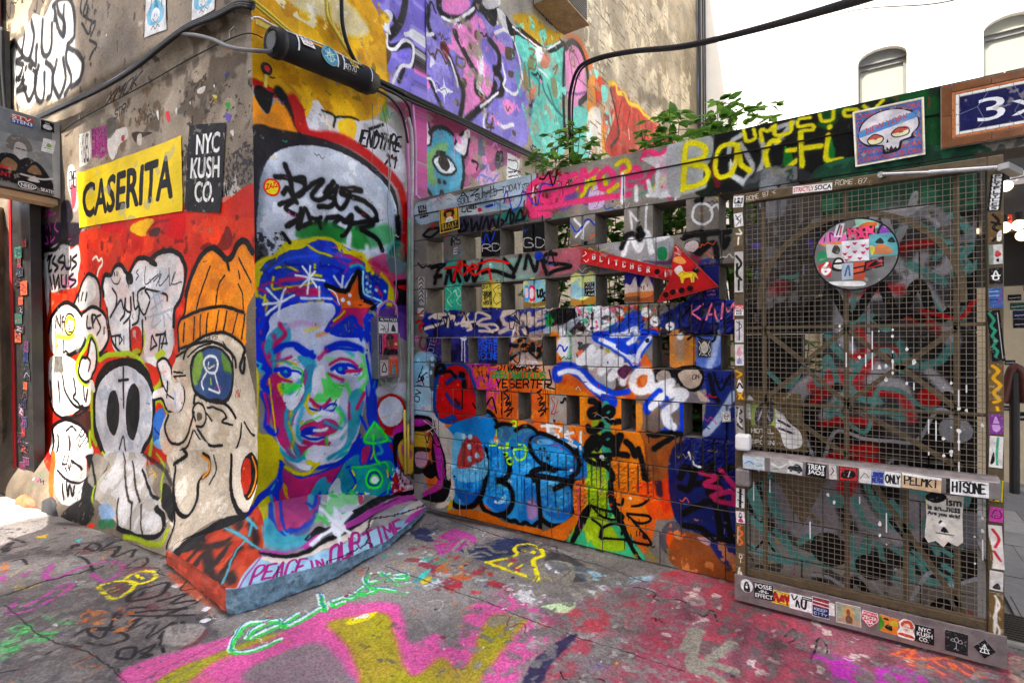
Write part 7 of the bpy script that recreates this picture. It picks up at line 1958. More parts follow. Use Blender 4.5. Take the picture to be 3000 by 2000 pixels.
PAINT['S'] = '''F|cbc1b1|9|-6735 2654 -5958 3404 -4110 2343 -3112 1725 -3226 1661 -3338 1568 -3334 1443 -3281 1328 -3411 1335 -3692 1522
F|1a191c|11|-3480 1425 -3554 1523 -3541 1638 -3572 1763 -3370 1773 -3177 1781 -3081 1745 -3256 1676 -3323 1570 -3341 1486 -3384 1401
F|1f3fb0|17|-3251 1802 -3965 2236 -4287 2519 -4860 2965 -5425 3312 -4902 3115 -4593 3101 -4673 3423 -5112 4047 -5278 4249 -4492 3426 -3882 2840 -3003 2107 -2872 1857 -2897 1726 -3017 1712
F|b23a6c|16|-5005 3104 -4504 2920 -4491 3032 -4592 3474 -4643 3556 -3894 2826 -3045 2137 -2911 1944 -2913 1853 -3026 1873 -3927 2393 -4343 2680
F|3a9cb0|17|-3869 2641 -4250 2963 -4376 3139 -4143 3007 -4081 2998 -3720 2677 -3069 2119 -3115 2108
S|1f3fb0|20|10|-3082 2078 -3100 2159 -3822 2696
F|c2b714|19@.8|-4343 2680 -4189 2628 -3845 2420 -3663 2333 -3898 2424
F|c2b714|20|-6513 3653 -6259 3808 -5436 3305 -4867 2957 -4341 2531 -3904 2192 -3711 2066 -4706 2667 -5559 3166
F|c2b714|9|-3194 1777 -3761 2129 -3979 2337 -3101 1820 -2987 1738 -3104 1762
S|1f3fb0|53|20|-3242 1804 -3965 2236 -4246 2495 -4653 2827 -5314 3257
S|3a9cb0|18|11|-3973 2343 -3070 1846 -2914 1809 -2839 1805
F|3a9cb0|7|-3000 1717 -3034 1780 -2930 1776 -2864 1792 -2833 1876 -2833 1922 -2771 1865 -2768 1759 -2826 1683 -2910 1671
S|b23a6c|27|13|-3880 2326 -3030 1837 -2929 1819
S|1f3fb0|12|8|-4470 2693 -3909 2353 -3013 1857 -2877 1845 -2892 1932
S|2b4aa8|35|22@.6|-2857 1847 -2871 1933 -3003 2107
F|d9dce4|13|-3962 2899 -4218 3190 -3746 2854 -3159 2465 -3186 2612 -3085 2549 -2968 2352 -2894 2238 -2894 2114 -2958 2118 -3124 2266
F|45d848|18@.55|-3001 2123 -3079 2215 -3147 2330 -3698 2910 -3168 2596 -3045 2454 -3020 2336 -2966 2203 -2902 2035 -2905 2004
N|46c856|0.25|8|29|-2905 2004 -3806 2784 -3272 2704 -3050 2499 -2939 2236
N|c6ccd6|0.4|9|31|-2902 2035 -3715 2751 -3254 2802 -3094 2641 -2900 2206
F|1a191c|8|-2832 1930 -2863 2008 -2855 2085 -2933 2269 -3057 2567 -3277 3039 -3277 3264 -3226 3225 -3068 2752 -2936 2424 -2846 2165 -2753 1930 -2791 1863
F|b03a9a|7|-2749 1834 -2789 1955 -2811 2019 -2753 1930 -2729 1836
S|b03a9a|35|13|-2843 2216 -2909 2401 -3016 2660 -3034 2743 -3141 3011 -3189 3242
S|d8cfc0|22|10|-3063 2935 -3122 3121
F|c23a5c|6|-3182 2587 -3118 2577 -3036 2498 -3048 2477
F|c23c20|5|-3709 1390 -3370 1502 -3326 1754 -3075 1760 -2811 1607 -2647 1391 -2401 1223 -2843 1263 -3131 1224
N|a82c16|0.35|9|1|-3458 1353 -3326 1754 -2811 1607 -2647 1391 -2401 1223 -2843 1263
N|d85a34|0.2|12|2|-3458 1353 -3326 1754 -2811 1607 -2647 1391 -2627 1269
F|8e2412|8@.8|-3313 1268 -2996 1391 -2691 1362 -2363 1239 -2563 1187 -3084 1178
S|241f20|51|33@.9|-3416 1522 -3230 1533 -3103 1568
S|241f20|44|34@.9|-3260 1649 -3194 1684 -3094 1630
S|241f20|56|31@.9|-3198 1411 -3206 1490 -3032 1444 -3051 1541
S|241f20|46|29@.9|-3044 1425 -2874 1391 -2913 1502 -2922 1538
S|241f20|41|32@.9|-3063 1682 -2919 1635 -2877 1598
S|241f20|35|34@.9|-3330 1509 -3297 1431
S|241f20|52|33@.9|-2821 1365 -2814 1420 -2751 1411
S|1a191c|72|19|-3400 1372 -3535 1510 -3513 1634 -3521 1723 -3326 1754 -3218 1791
S|4aa0b4|15|11|-3330 1657 -3052 1608 -2910 1597 -2825 1615
S|4aa0b4|16|11|-3226 1722 -3074 1688 -2992 1684
S|4aa0b4|14|10|-2954 1601 -2913 1502 -2791 1384
S|4aa0b4|16|12|-3280 1680 -3226 1722
S|4aa0b4|15|11|-3046 1687 -2968 1622
F|9fcfe8|6|-2790 1581 -2705 1677 -2683 1957 -2732 2163 -2771 2363 -2836 2739 -2953 3131 -2856 2976 -2651 2537 -2556 2195 -2417 1761 -2193 1570 -2196 1357 -2252 1171 -2465 1251 -2667 1378
N|7fb4d0|0.3|9|3|-2783 1577 -2683 1957 -2836 2739 -2556 2195 -2353 1686 -2379 1238 -2667 1378
N|3a4048|0.35|9|4|-2552 1318 -2548 1577 -2459 1784 -2439 2009 -2305 1898 -2352 1455 -2379 1238
N|22242a|0.35|14|5|-2524 1298 -2499 1547 -2422 1757 -2284 1656 -2341 1218
F|e0d4c6|5|-2790 1581 -2738 1697 -2719 1905 -2770 2106 -2884 2450 -2814 2380 -2749 2177 -2688 1922 -2698 1672
S|1a191c|28|11|-2811 1607 -2738 1697 -2716 1827 -2775 2067 -2827 2239 -2911 2473
S|b03a9a|18|11|-2818 1611 -2764 1714 -2756 1839 -2798 1961
F|b03a9a|12|-2812 2692 -3002 3051 -2969 3121 -2905 3053 -2734 2718 -2630 2496 -2688 2509 -2804 2730
F|c9b04a|9|-2747 2708 -2856 2976 -2738 2781
F|4aa0b4|7@.7|-3000 1717 -2843 1721 -2785 1874 -2823 1923 -2745 1787 -2823 1654
S|1a191c|37|16@.8|-2817 2142 -2911 2453 -3067 2867 -3086 3084
F|b03a9a|10|-2857 2200 -2938 2466 -3068 2844 -3189 3242 -3101 3152 -3000 2735 -2866 2366 -2821 2180
F|d8cfc0|12@.8|-2960 2824 -3073 3123 -3013 3141 -2891 2816
S|9fcfe8|16|9|-2903 2712 -2970 2894
S|e4eef4|27|14|-2868 2155 -3018 2251
S|e8eef4|32|15|-2868 2155 -3011 2139
S|e8eef4|32|15|-2858 2148 -2958 2335
S|e8eef4|26|17|-2848 2148 -2746 2219
S|e8eef4|26|17|-2858 2148 -2745 1878
S|e8eef4|25|17|-2848 2144 -2680 2036
F|eef2f6|15|-2873 2107 -2915 2191 -2856 2208 -2787 2136 -2785 2066
T|a8287e|13.2|0|PEACE|-2664 1456 -2599 1718 -2737 1538
T|a8287e|14.3|0|IN|-2591 1763 -2568 1838 -2653 1791
T|a8287e|17.3|0|OUR|-2553 1869 -2652 2159 -2690 1971
T|a8287e|19.2|0|TIME|-2620 2195 -2701 2586 -2762 2278
S|b03a9a|7|4|-2791 1595 -2726 1482 -2655 1372
S|3a2440|23|15@.7|-2681 1369 -2384 1225
K|2a2426|5.7|-2693 1635 -2634 1592 -2548 1527
K|2a2426|8.8|-2598 1879 -2492 1816 -2478 1866 -2397 1739
K|2a2426|8.0|-2601 1896 -2643 2091 -2701 2264 -2801 2340
K|2a2426|11.3|-2799 2348 -2871 2449 -2903 2712 -3013 3141
K|2a2426|10.4|-2695 2250 -2650 2258 -2511 2121
K|2a2426|13.0|-3829 1907 -3403 1700 -3212 1679'''

# ------------------------------------------------------------------ painted canvases
CA = Canvas(0,0,4.4,5.4,360,'877e72'); CB = Canvas(1.75,0,3.2,4.8,400,'8d8a86'); CU = Canvas(3.1,2.0,12.3,10.9,170,'b7a88c')
CC = Canvas(-3.25,0,.75,2.57,420,'85817b'); CG = Canvas(-7.4,-.9,1.9,3.4,350,'777371'); CS = Canvas(-3.8,1.2,-2.4,3.25,380,'8a8784')
def mottle(c,dark,light,cells,seed,amt=1):
    n=fractal(c.H,c.W,cells,seed,5)[...,None]; t=np.clip((n-.3)/.4,0,1); c.a[...,:3]=c.a[...,:3]*(1-amt)+(lin(dark)*(1-t)+lin(light)*t)*amt
mottle(CA,'6a6157','9b9184',7,1); mottle(CB,'77746f','a9a6a2',7,5); mottle(CU,'857b69','aea391',9,9)
mottle(CC,'66625d','918d87',10,13); mottle(CG,'625e5d','918d89',14,21); mottle(CS,'77746f','a9a6a2',8,33)
def weather(c,base,wear,warp,seed,grit=0.,sat=1.2):
    """ragged stroke edges and worn-through paint"""
    h,w=c.H,c.W; px=c.k/400.
    ox=(fractal(h,w,int(90/px*max(h,w)/1500)+8,seed,3)-.5)*warp*4*px; oy=(fractal(h,w,int(90/px*max(h,w)/1500)+8,seed+9,3)-.5)*warp*4*px
    yy=np.clip(np.arange(h)[:,None]+oy,0,h-1).astype(np.int32); xx=np.clip(np.arange(w)[None]+ox,0,w-1).astype(np.int32); c.a[:]=c.a[yy,xx]
    n=fractal(h,w,int(max(h,w)/14),seed+3,4)*.6+fractal(h,w,9,seed+5,3)*.4; t=np.quantile(n[::5,::5],1-wear); m=np.clip((n-t)*14,0,1)[...,None]*.8
    c.a[...,:3]+=(base-c.a[...,:3])*m; c.a[...,3]-=m[...,0]*.12
    if grit:
        g=(c.g-.5)[...,None]; g2=smooth_noise(h,w,int(max(h,w)/2.5),seed+7)[...,None]-.5; c.a[...,:3]*=1+g*grit*.5+g2*grit
    v=fractal(h,w,26,seed+11,4)[...,None]; c.a[...,:3]*=.80+.38*v; y_=c.a[...,:3].mean(-1,keepdims=True); c.a[...,:3]=np.clip((y_+(c.a[...,:3]-y_)*sat-.5)*1.12+.465,.02,1)
    if sat==1.05: c.a[...,:3]=np.clip(c.a[...,:3]*.93+.055,0,1)   # dust lying on the paving
for c,k,we,wp,gr in ((CA,'A',.05,.8,.14),(CB,'B',.03,.8,.10),(CU,'U',.06,.9,.14),(CC,'C',.04,.7,.14),(CG,'G',.24,1.6,.32),(CS,'S',.08,1.2,.30)):
    b0=c.a[...,:3].copy(); PL=['1b1a1d','1b1a1d','d8d8d6','b02c34','8a8a8c','2f56b0','c2508e','c8a82c','3a9a7a','d86a34']
    pre={'A':(.05,.1,3.0,2.5,90,.14),'B':(1.8,.4,3.1,3.3,60,.14),'C':(-3.15,.05,.4,2.52,420,.13),'G':(-5.5,.1,1.2,3.1,520,.16),'S':(-3.6,1.4,-2.6,3.1,30,.08)}.get(k)
    if pre: c.scatter(*pre[:5],ord(k),PL,pre[5])
    if k=='B': c.run(PAINT['U'])
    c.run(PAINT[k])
    if k=='U':
        for i in range(900): y,z=random.uniform(6.2,12),round(random.uniform(3,10)/.075)*.075; c.stroke([(y,z),(y+random.uniform(.06,.2),z)],.022,random.choice(['6e6452','5c5446','8a7c66']),.006,.7,False)
    post={'A':(.1,.2,2.9,3.4,70,.05),'B':(1.8,.5,3.1,3.2,60,.05),'C':(-3.1,.1,-.6,2.5,170,.07),'G':(-5.2,.2,1.2,3.1,330,.06),'U':(3.2,2.4,7,5,40,.1)}.get(k)
    BIG=[('C',-.52,.1,.40,1.95,34,['a3a4aa','5f918c','5f918c','7c7d82','b02830','1b1a1c','1b1a1c'],.42,(.016,.042)),('C',-3.1,.1,-.65,2.5,40,['17171a','17171a','d8d8d8','2448b4','c2508e'],.26,(.008,.016)),('U',3.2,3.0,6.0,5.6,50,['25232a','dcdade','e08ac2','5a4a36'],.16,(.01,.026)),('G',-5.2,.2,1.0,3.0,70,['222023','2a2729','777468','7a3a4a'],.34,(.006,.012)),('A',.3,3.5,3.4,4.8,14,['2a2626','d8d6d2'],.3,(.01,.02))]
    for q in BIG:
        if q[0]==k: c.scatter(*q[1:6],ord(k)+5,*q[6:])
    if post: c.scatter(*post[:5],ord(k)+1,PL,post[5],(.002,.006)); weather(c,b0*.9,we,wp,ord(k),gr,{'U':1.02,'G':1.05}.get(k,1.2))
painted('paint_front',CA.image('paint_front'),coarse=.012,relief=.005); painted('paint_side',CB.image('paint_side'),coarse=.010,relief=.005,r0=.36,r1=.7)
painted('paint_upper',CU.image('paint_upper'),relief=.006,coarse=.01,dirt=.15); painted('paint_block',CC.image('paint_block'),grain=70,relief=.004,coarse=.003)
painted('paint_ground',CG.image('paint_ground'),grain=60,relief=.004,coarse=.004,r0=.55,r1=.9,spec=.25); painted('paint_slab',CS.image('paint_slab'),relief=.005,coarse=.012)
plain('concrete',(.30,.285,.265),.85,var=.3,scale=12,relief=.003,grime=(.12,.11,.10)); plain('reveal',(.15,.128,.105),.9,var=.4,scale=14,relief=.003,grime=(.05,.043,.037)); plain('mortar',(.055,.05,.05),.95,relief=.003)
plain('asphalt',(.17,.165,.16),.9,var=.3,scale=20,relief=.004); plain('dark_brick',(.10,.05,.04),.8,var=.3,scale=30,relief=.004)
plain('bronze',(.125,.09,.05),.42,.35,.3,30,.0006,grime=(.07,.05,.03)); plain('wire',(.25,.205,.145),.42,.3,.35,40,.0004,grime=(.07,.045,.03))
plain('steel',(.55,.55,.54),.33,.9,.2,25,.0006); plain('kick',(.27,.235,.23),.42,.55,.3,22,.0008,grime=(.22,.17,.155))
plain('black_plastic',(.015,.015,.016),.55,0,.25,30,.0008,spec=.2); plain('cable_black',(.013,.013,.014),.6,0,.3,40,.0006,spec=.2)
plain('cable_grey',(.12,.12,.125),.5,0,.2,40,.0005); plain('yellow_cable',(.55,.42,.03),.5,0,.25,30,.0005,grime=(.2,.16,.05)); plain('wire_steel',(.42,.42,.42),.4,.7,.2,40,0)
plain('red_metal',(.60,.028,.022),.35,0,.2,12,.0008); plain('dark_red',(.28,.012,.012),.4,0,.2,12,.0005); plain('white_trim',(.75,.74,.72),.5,0,.15,12,.0008)
plain('paper_white',(.78,.77,.74),.75,0,.12,14,.0012); plain('grey_metal',(.20,.205,.20),.4,.5,.25,10,.0008,grime=(.28,.27,.25))
plain('black_metal',(.03,.028,.027),.45,.2,.3,14,.0008); plain('maroon',(.11,.028,.022),.5,0,.25,10,.001); plain('brown_door',(.27,.19,.12),.5,0,.5,5,.001,grime=(.36,.30,.22))
plain('red_trim',(.55,.01,.015),.45,0,.15,10,.0008); plain('tan_wall',(.60,.50,.34),.8,0,.18,6,.003); plain('white_render',(.86,.84,.78),.85,0,.05,3,.002)
plain('blind',(.25,.255,.22),.7,0,.08,3,0); plain('frame_grey',(.14,.145,.14),.5,.2,.15,10,0); plain('tile_brown',(.19,.07,.022),.14,0,.3,18,.0012,spec=.6)
plain('tile_orange',(.52,.17,.045),.16,0,.3,40,.0006,spec=.6); plain('tile_white',(.80,.80,.78),.15,0,.08,40,.0004,spec=.6); plain('tile_blue',(.012,.012,.09),.12,0,.3,30,.0006,spec=.6)
plain('grout',(.45,.44,.42),.9,0,.2,40,.0005); plain('ac_metal',(.42,.42,.40),.4,.5,.2,8,.0008); plain('ac_rust',(.27,.15,.06),.7,.1,.45,9,.001,grime=(.38,.31,.22))
plain('opposite',(.42,.39,.35),.85,0,.2,2,.003); plain('leaf_green',(.07,.17,.028),.45,0,.6,9,0,spec=.3); plain('leaf_light',(.17,.33,.06),.45,0,.5,9,0,spec=.3)
for n_,c_ in (('leaf_green',(.10,.24,.03)),('leaf_light',(.22,.42,.06))):   # leaves let some light through
    nt_=MATS[n_].node_tree; tl=nt_.nodes.new('ShaderNodeBsdfTranslucent'); tl.inputs[0].default_value=(*c_,1); mx=nt_.nodes.new('ShaderNodeMixShader'); mx.inputs[0].default_value=.4
    nt_.links.new(nt_.nodes['Principled BSDF'].outputs[0],mx.inputs[1]); nt_.links.new(tl.outputs[0],mx.inputs[2]); nt_.links.new(mx.outputs[0],nt_.nodes['Material Output'].inputs[0])
plain('stem_brown',(.12,.08,.05),.8,0,.3,30,.001); plain('glass_dark',(.05,.055,.06),.08,0,.1,2,0,spec=.7); plain('rock_black',(.025,.025,.028),.6,0,.6,14,.01,bs=30)
plain('paver_a',(.20,.20,.20),.85,0,.2,20,.002); plain('paver_b',(.29,.285,.28),.85,0,.2,20,.002); plain('pale_wood',(.50,.34,.18),.6,0,.25,9,.001); plain('dark_panel',(.025,.022,.02),.5,0,.3,9,.001)
m_,nt_,nd_,lk_,b_=nodemat('bulb'); b_.inputs['Base Color'].default_value=(1,.9,.7,1); b_.inputs['Emission Color'].default_value=(1,.72,.38,1); b_.inputs['Emission Strength'].default_value=1.2

# ------------------------------------------------------------------ ground
tag(MB().add([(-150,-150,-.03),(150,-150,-.03),(150,150,-.03),(-150,150,-.03)],[(0,1,2,3)]).build('ground','asphalt'),kind='structure')
def grid(us,vs,fn):
    nu,nv=len(us),len(vs); U,V=np.meshgrid(us,vs); P=fn(U.ravel(),V.ravel())
    F=[(j*nu+i,j*nu+i+1,(j+1)*nu+i+1,(j+1)*nu+i) for j in range(nv-1) for i in range(nu-1)]
    b=MB(); b.v=[tuple(p) for p in P]; b.f=F; b.m=[0]*len(F); return b
def wob(x,y,amp,fr,ph=0):
    return amp*(np.sin(x*fr*1.0+ph)*np.cos(y*fr*1.3+ph*2)+.5*np.sin(x*fr*2.3+y*fr*1.7+ph*3)+.3*np.sin(x*fr*5.1-y*fr*4.3+ph))
pav=grid(np.linspace(-7.4,1.9,120),np.linspace(-.9,3.4,60),lambda x,y:np.stack([x,y,wob(x,y,.0035,2.2,.4)-.004],1))
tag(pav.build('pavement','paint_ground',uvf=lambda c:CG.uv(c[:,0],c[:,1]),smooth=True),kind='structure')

# ------------------------------------------------------------------ corner building: front wall (long), side wall, footing
PHI=rad(4.5); c0=np.array([-3.15,1.785]); dA=np.array([-math.cos(PHI),-math.sin(PHI)]); nA=np.array([math.sin(PHI),-math.cos(PHI)])
bld=empty('corner_building',(-3.15,1.785,0),'plastered corner building covered in murals, tags and torn posters','building')
def flare(z): t=np.clip((.55-z)/.55,0,1); return .22*t*t*(3-2*t)
def PA(s,z,off=0.):   # point on the front wall
    s=np.asarray(s,float); z=np.asarray(z,float); o=off+flare(z); return np.stack([c0[0]+dA[0]*s+nA[0]*o,c0[1]+dA[1]*s+nA[1]*o,z+0*s],-1)
def fA_(s,z):
    o=flare(z)+wob(s,z,.006,3.1,.3)*np.clip(s/.15,0,1)+wob(s,z,.002,14,1.3)*np.clip(s/.1,0,1)+np.where(z>3.46,.035,0)
    ch=np.where(s<.02,-.02*0,0); return np.stack([c0[0]+dA[0]*s+nA[0]*o,c0[1]+dA[1]*s+nA[1]*o,z],1)
zs=np.concatenate([np.linspace(0,3.44,90),np.linspace(3.47,5.4,40)]); ss=np.concatenate([[0,.012],np.linspace(.03,4.4,120)])
w=grid(ss,zs,fA_); w.f=[f[::-1] for f in w.f]
w.build('front_wall','paint_front',bld,uvf=lambda c:CA.uv((c[:,:2]-c0)@dA,c[:,2]),smooth=True)
def fB_(y,z):
    o=wob(y,z,.006,3.3,2.1)*np.clip((y-1.785)/.15,0,1)+wob(y,z,.002,13,.7)*np.clip((y-1.785)/.1,0,1)+np.where((z<1.66),.008,0)*np.clip((y-1.80)/.02,0,1)
    k=(y<1.79); return np.stack([np.where(k,-3.15+.0785*flare(z),-3.15+o),y-np.where(k,.997*flare(z),0),z],1)
ys=np.concatenate([[1.785,1.80],np.linspace(1.82,3.34,50)]); zb=np.concatenate([np.linspace(0,1.655,46),np.linspace(1.665,4.8,84)])
grid(ys,zb,fB_).build('side_wall','paint_side',bld,uvf=lambda c:CB.uv(c[:,1],c[:,2]),smooth=True)
# rear run of the side wall and the mass of the house behind
RH=10.9
w=grid(np.linspace(3.34,12.2,130),np.linspace(1.6,RH,130),lambda y,z:np.stack([-3.15+wob(y,z,.004,2.3,.2),y,z],1))
w.build('rear_side_wall','paint_upper',bld,uvf=lambda c:CU.uv(c[:,1],c[:,2]),smooth=True)
b=MB(); b.box((-9,3.4,0),(-3.16,12.2,RH-.01)); b.add([(-9,1.9,0),(-3.2,2.0,0),(-3.2,3.4,0),(-9,3.4,0),(-9,1.9,5.39),(-3.2,2.0,5.39),(-3.2,3.4,5.39),(-9,3.4,5.39)],[(0,1,5,4),(4,5,6,7),(1,2,6,5),(0,4,7,3)])
b.add([tuple(PA(0,4.8,-.01)),tuple(PA(4.4,5.4,-.01)),tuple(PA(4.4,RH,-.01)),tuple(PA(0,RH,-.01)),(-3.16,3.4,4.79),(-3.16,3.4,RH)],[(0,1,2,3),(0,3,5,4)])
b.build('house_body','opposite',bld)

# sloping concrete footing at the foot of the corner
outer=[(-3.64,1.467),(-3.45,1.45),(-3.033,1.406),(-2.86,1.385),(-2.73,1.372),(-2.675,1.40),(-2.64,1.49),(-2.628,1.626),(-2.60,1.76),(-2.584,1.875),(-2.60,2.02),(-2.634,2.17),(-2.655,2.37),(-2.76,2.63),(-2.86,2.86),(-2.99,3.12)]
hts=[.085,.10,.115,.12,.125,.125,.125,.12,.11,.10,.075,.06,.05,.04,.03,.015]
inner=[(-3.70,1.70),(-3.52,1.735),(-3.34,1.755),(-3.22,1.77),(-3.16,1.775),(-3.145,1.80),(-3.145,1.86),(-3.145,1.95),(-3.145,2.05),(-3.145,2.15),(-3.145,2.27),(-3.145,2.4),(-3.145,2.55),(-3.145,2.72),(-3.145,2.92),(-3.145,3.12)]
his=[.17,.24,.31,.35,.365,.365,.365,.36,.35,.34,.31,.28,.24,.19,.14,.09]
b=MB(); V=[]; n=len(outer); LV=[0,.5,.9,1.0,1.02,1.08,1.3,1.55,1.8,2.0]
rs=np.random.default_rng(4)
for k,lv in enumerate(LV):
    for i in range(n):
        (ox,oy),(ix,iy),h=outer[i],inner[i],hts[i]; hi=his[i]
        if lv<=1: t=0.0; z=h*lv-.01*(lv==0); e=rs.normal(0,.003)*(lv>0)
        else: t=lv-1; z=h+(hi-h)*t+rs.normal(0,.003)*(lv<1.9); e=0
        V.append((ox+(ix-ox)*t+e,oy+(iy-oy)*t+e,z))
F=[(k*n+i,k*n+i+1,(k+1)*n+i+1,(k+1)*n+i) for k in range(len(LV)-1) for i in range(n-1)]; mi=[(0 if k>2 else (1 if i<4 else 2)) for k in range(len(LV)-1) for i in range(n-1)]
F+=[tuple(k*n for k in range(len(LV)))[::-1]]; mi+=[1]
plain('footing_red',(.50,.055,.022),.6,0,.5,14,.006,grime=(.10,.03,.02)); plain('footing_blue',(.24,.38,.47),.8,0,.7,22,.02,grime=(.04,.04,.045),bs=30)
b.v=V; b.f=F; b.m=mi; o=b.build('concrete_footing',['paint_slab','footing_red','footing_blue'],bld,uvf=lambda c:CS.uv(c[:,0],c[:,1]),smooth=True)
sb=o.modifiers.new('sub','SUBSURF'); sb.subdivision_type='SIMPLE'; sb.levels=sb.render_levels=3
tx=bpy.data.textures.new('rough','CLOUDS'); tx.noise_scale=.06; tx.noise_depth=3; dp=o.modifiers.new('disp','DISPLACE'); dp.texture=tx; dp.strength=.03; dp.mid_level=.5; dp.texture_coords='GLOBAL'
# lumps of broken render at the foot of the front wall
def lump(cx,cy,rx,ry,rz,seed,mat,name,parent,uvf=None):
    r=np.random.default_rng(seed); bm=bmesh.new(); bmesh.ops.create_icosphere(bm,subdivisions=3,radius=1)
    ph=r.random(3)*6
    for v in bm.verts:
        p=v.co; d=1+.13*math.sin(p.x*5+ph[0])*math.cos(p.y*6+ph[1])+.09*math.sin(p.z*11+ph[2])*math.cos(p.x*9)+r.normal(0,.02)
        v.co=(p.x*rx*d+cx,p.y*ry*d+cy,max(p.z*rz*d,-.02))
    me=bpy.data.meshes.new(name); bm.to_mesh(me); bm.free(); me.materials.append(M(mat)); me.polygons.foreach_set('use_smooth',[True]*len(me.polygons))
    o=bpy.data.objects.new(name,me); COL.objects.link(o); o.parent=parent; o.matrix_parent_inverse=Matrix.Translation(-Vector(parent.location)); return o
plain('rock_orange',(.62,.13,.045),.7,0,.4,10,.006,grime=(.35,.10,.06))
for s_,off,rx,ry,rz,sd,mt in ((2.45,.17,.20,.05,.12,3,'rock_black'),(2.90,.19,.2,.06,.08,7,'rock_orange')):
    p=PA(s_,0,off-.2); lump(p[0],p[1],rx,ry,rz,sd,mt,'broken_render',bld)


# ------------------------------------------------------------------ breeze-block screen wall
YW=3.128; DW=.19
wall=empty('block_wall',(-1.4,YW,0),'pierced concrete block screen wall covered in spray paint, plants growing behind its coping','wall')
rb=np.random.default_rng(11)
def uvC(c): return CC.uv(c[:,0],c[:,2])
def block(x0,x1,z0,z1,grooves=(),split=False,name='block',front=0.,dep=DW,parent=wall):
    g=.0022; x0+=g; x1-=g; z0+=g; z1-=g; y0=YW-front+rb.normal(0,.0008); y1=YW+dep; b=MB()
    if split:
        xs=[x0]; 
        for q in grooves: xs+=[q-.0062,q-.0045,q+.0045,q+.0062]
        xs=sorted(xs+[x1]); X=[]
        for a,c in zip(xs[:-1],xs[1:]):
            k=max(1,int((c-a)/.012)); X+=list(a+(c-a)*np.arange(k)/k)
        X=np.array(X+[x1]); Z=np.linspace(z0,z1,17); nz=len(Z); nx=len(X)
        isg=np.array([any(abs(x-q)<.0052 for q in grooves) for x in X])
        N=rb.normal(0,1,(nz,nx)); N=(N+np.roll(N,1,0)+np.roll(N,1,1)+np.roll(N,-1,0))/2
        Y=y0-.006+np.abs(N)*-.0045+.004; Y[:,isg]=y0+.014; Y[0,:]=Y[-1,:]=y0+.003; Y[1,isg]=Y[-2,isg]=y0+.006; Y[:,0]=Y[:,-1]=y0+.003
        XX,ZZ=np.meshgrid(X,Z); V=list(zip(XX.ravel(),Y.ravel(),ZZ.ravel())); F=[(j*nx+i,j*nx+i+1,(j+1)*nx+i+1,(j+1)*nx+i) for j in range(nz-1) for i in range(nx-1)]
        b.add(V,F,0); b.add([(x0,y0+.003,z0),(x1,y0+.003,z0),(x1,y1,z0),(x0,y1,z0),(x0,y0+.003,z1),(x1,y0+.003,z1),(x1,y1,z1),(x0,y1,z1)],[(0,3,2,1),(4,5,6,7),(1,2,6,5),(2,3,7,6),(3,0,4,7)],1)
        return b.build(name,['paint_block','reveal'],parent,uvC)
    pf=[(x0,y0)]
    for q in grooves: pf+=[(q-.0085,y0),(q-.007,y0+.013),(q+.007,y0+.013),(q+.0085,y0)]
    pf+=[(x1,y0)]; n=len(pf); bot=[(x,y,z0) for x,y in pf]+[(x1,y1,z0),(x0,y1,z0)]; top=[(x,y,z1) for x,y,_ in bot]; n2=len(bot)
    b.add(bot+top,[(i,i+1,n2+i+1,n2+i) for i in range(n-1)],0)
    b.v=b.v; F=[(n-1,n,n2+n,n2+n-1),(n,n+1,n2+n+1,n2+n),(n+1,0,n2,n2+n+1),tuple(range(n2-1,-1,-1)),tuple(range(n2,2*n2))]
    b.f+=F; b.m+=[1]*len(F)
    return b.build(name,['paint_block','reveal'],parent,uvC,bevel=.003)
XL,XP,XR=-3.16,-.197,.41
holesA=[(-2.97,-2.79),(-2.605,-2.413),(-2.228,-2.036),(-1.847,-1.656),(-1.466,-1.272),(-1.08,-.886),(-.697,-.493),(-.294,-.197)]
holes={2.0:holesA,1.6:holesA,1.2:[(-2.816,-2.724),(-2.54,-2.45),(-2.263,-2.165),(-1.869,-1.769),(-1.09,-.989),(-.69,-.60),(-.286,-.2)],
       .8:[(-2.471,-2.379),(-2.084,-1.982),(-1.689,-1.594),(-1.295,-1.205),(-.904,-.80),(-.52,-.42)]}
for z0,hs in holes.items():
    x=XL
    for h0,h1 in hs+[(XP,XP)]:
        L=h0-x
        if L>.02:
            k=max(1,round(L/.2))
            for i in range(k):
                a,c=x+L*i/k,x+L*(i+1)/k; block(a,c,z0,z0+.2,[(a+c)/2] if c-a>.12 and x>XL else [])
        x=h1
def course(z0,off,gr=None):
    x=XL; first=True
    while x<XP-.01:
        nx=min(XP,x+(off if first else .381)); first=False
        if XP-nx<.08: nx=XP
        sp=gr and gr[0]<(x+nx)/2<gr[1]; q=[x+(nx-x)*(i+.5)/6 for i in range(6)] if sp else []
        block(x,nx,z0,z0+.2,q,bool(sp)); x=nx
course(1.8,.19); course(1.4,.30,(-1.95,9)); course(1.0,.24); course(.6,.30,(-.98,9)); course(.4,.16,(-2.8,-1.2)); course(.2,.33,(-2.85,-1.35)); course(0,.2)
for i in range(11):     # the solid pier behind the gate
    z0=.2*i; m=XP+(.19 if i%2 else .40); block(XP,m,z0,z0+.2,name='pier_block'); block(m,XR,z0,z0+.2,name='pier_block')
# mortar bed set back behind the solid courses
b=MB()
for z in (1.8,1.4,1.0,.6): b.box((XL+.01,YW+.008,z+.004),(XP,YW+DW-.008,z+.196))
b.box((XL+.01,YW+.008,.001),(XP,YW+DW-.008,.596)); b.box((XP+.01,YW+.008,.001),(XR-.004,YW+DW-.008,2.196)); b.build('mortar_bed','mortar',wall)
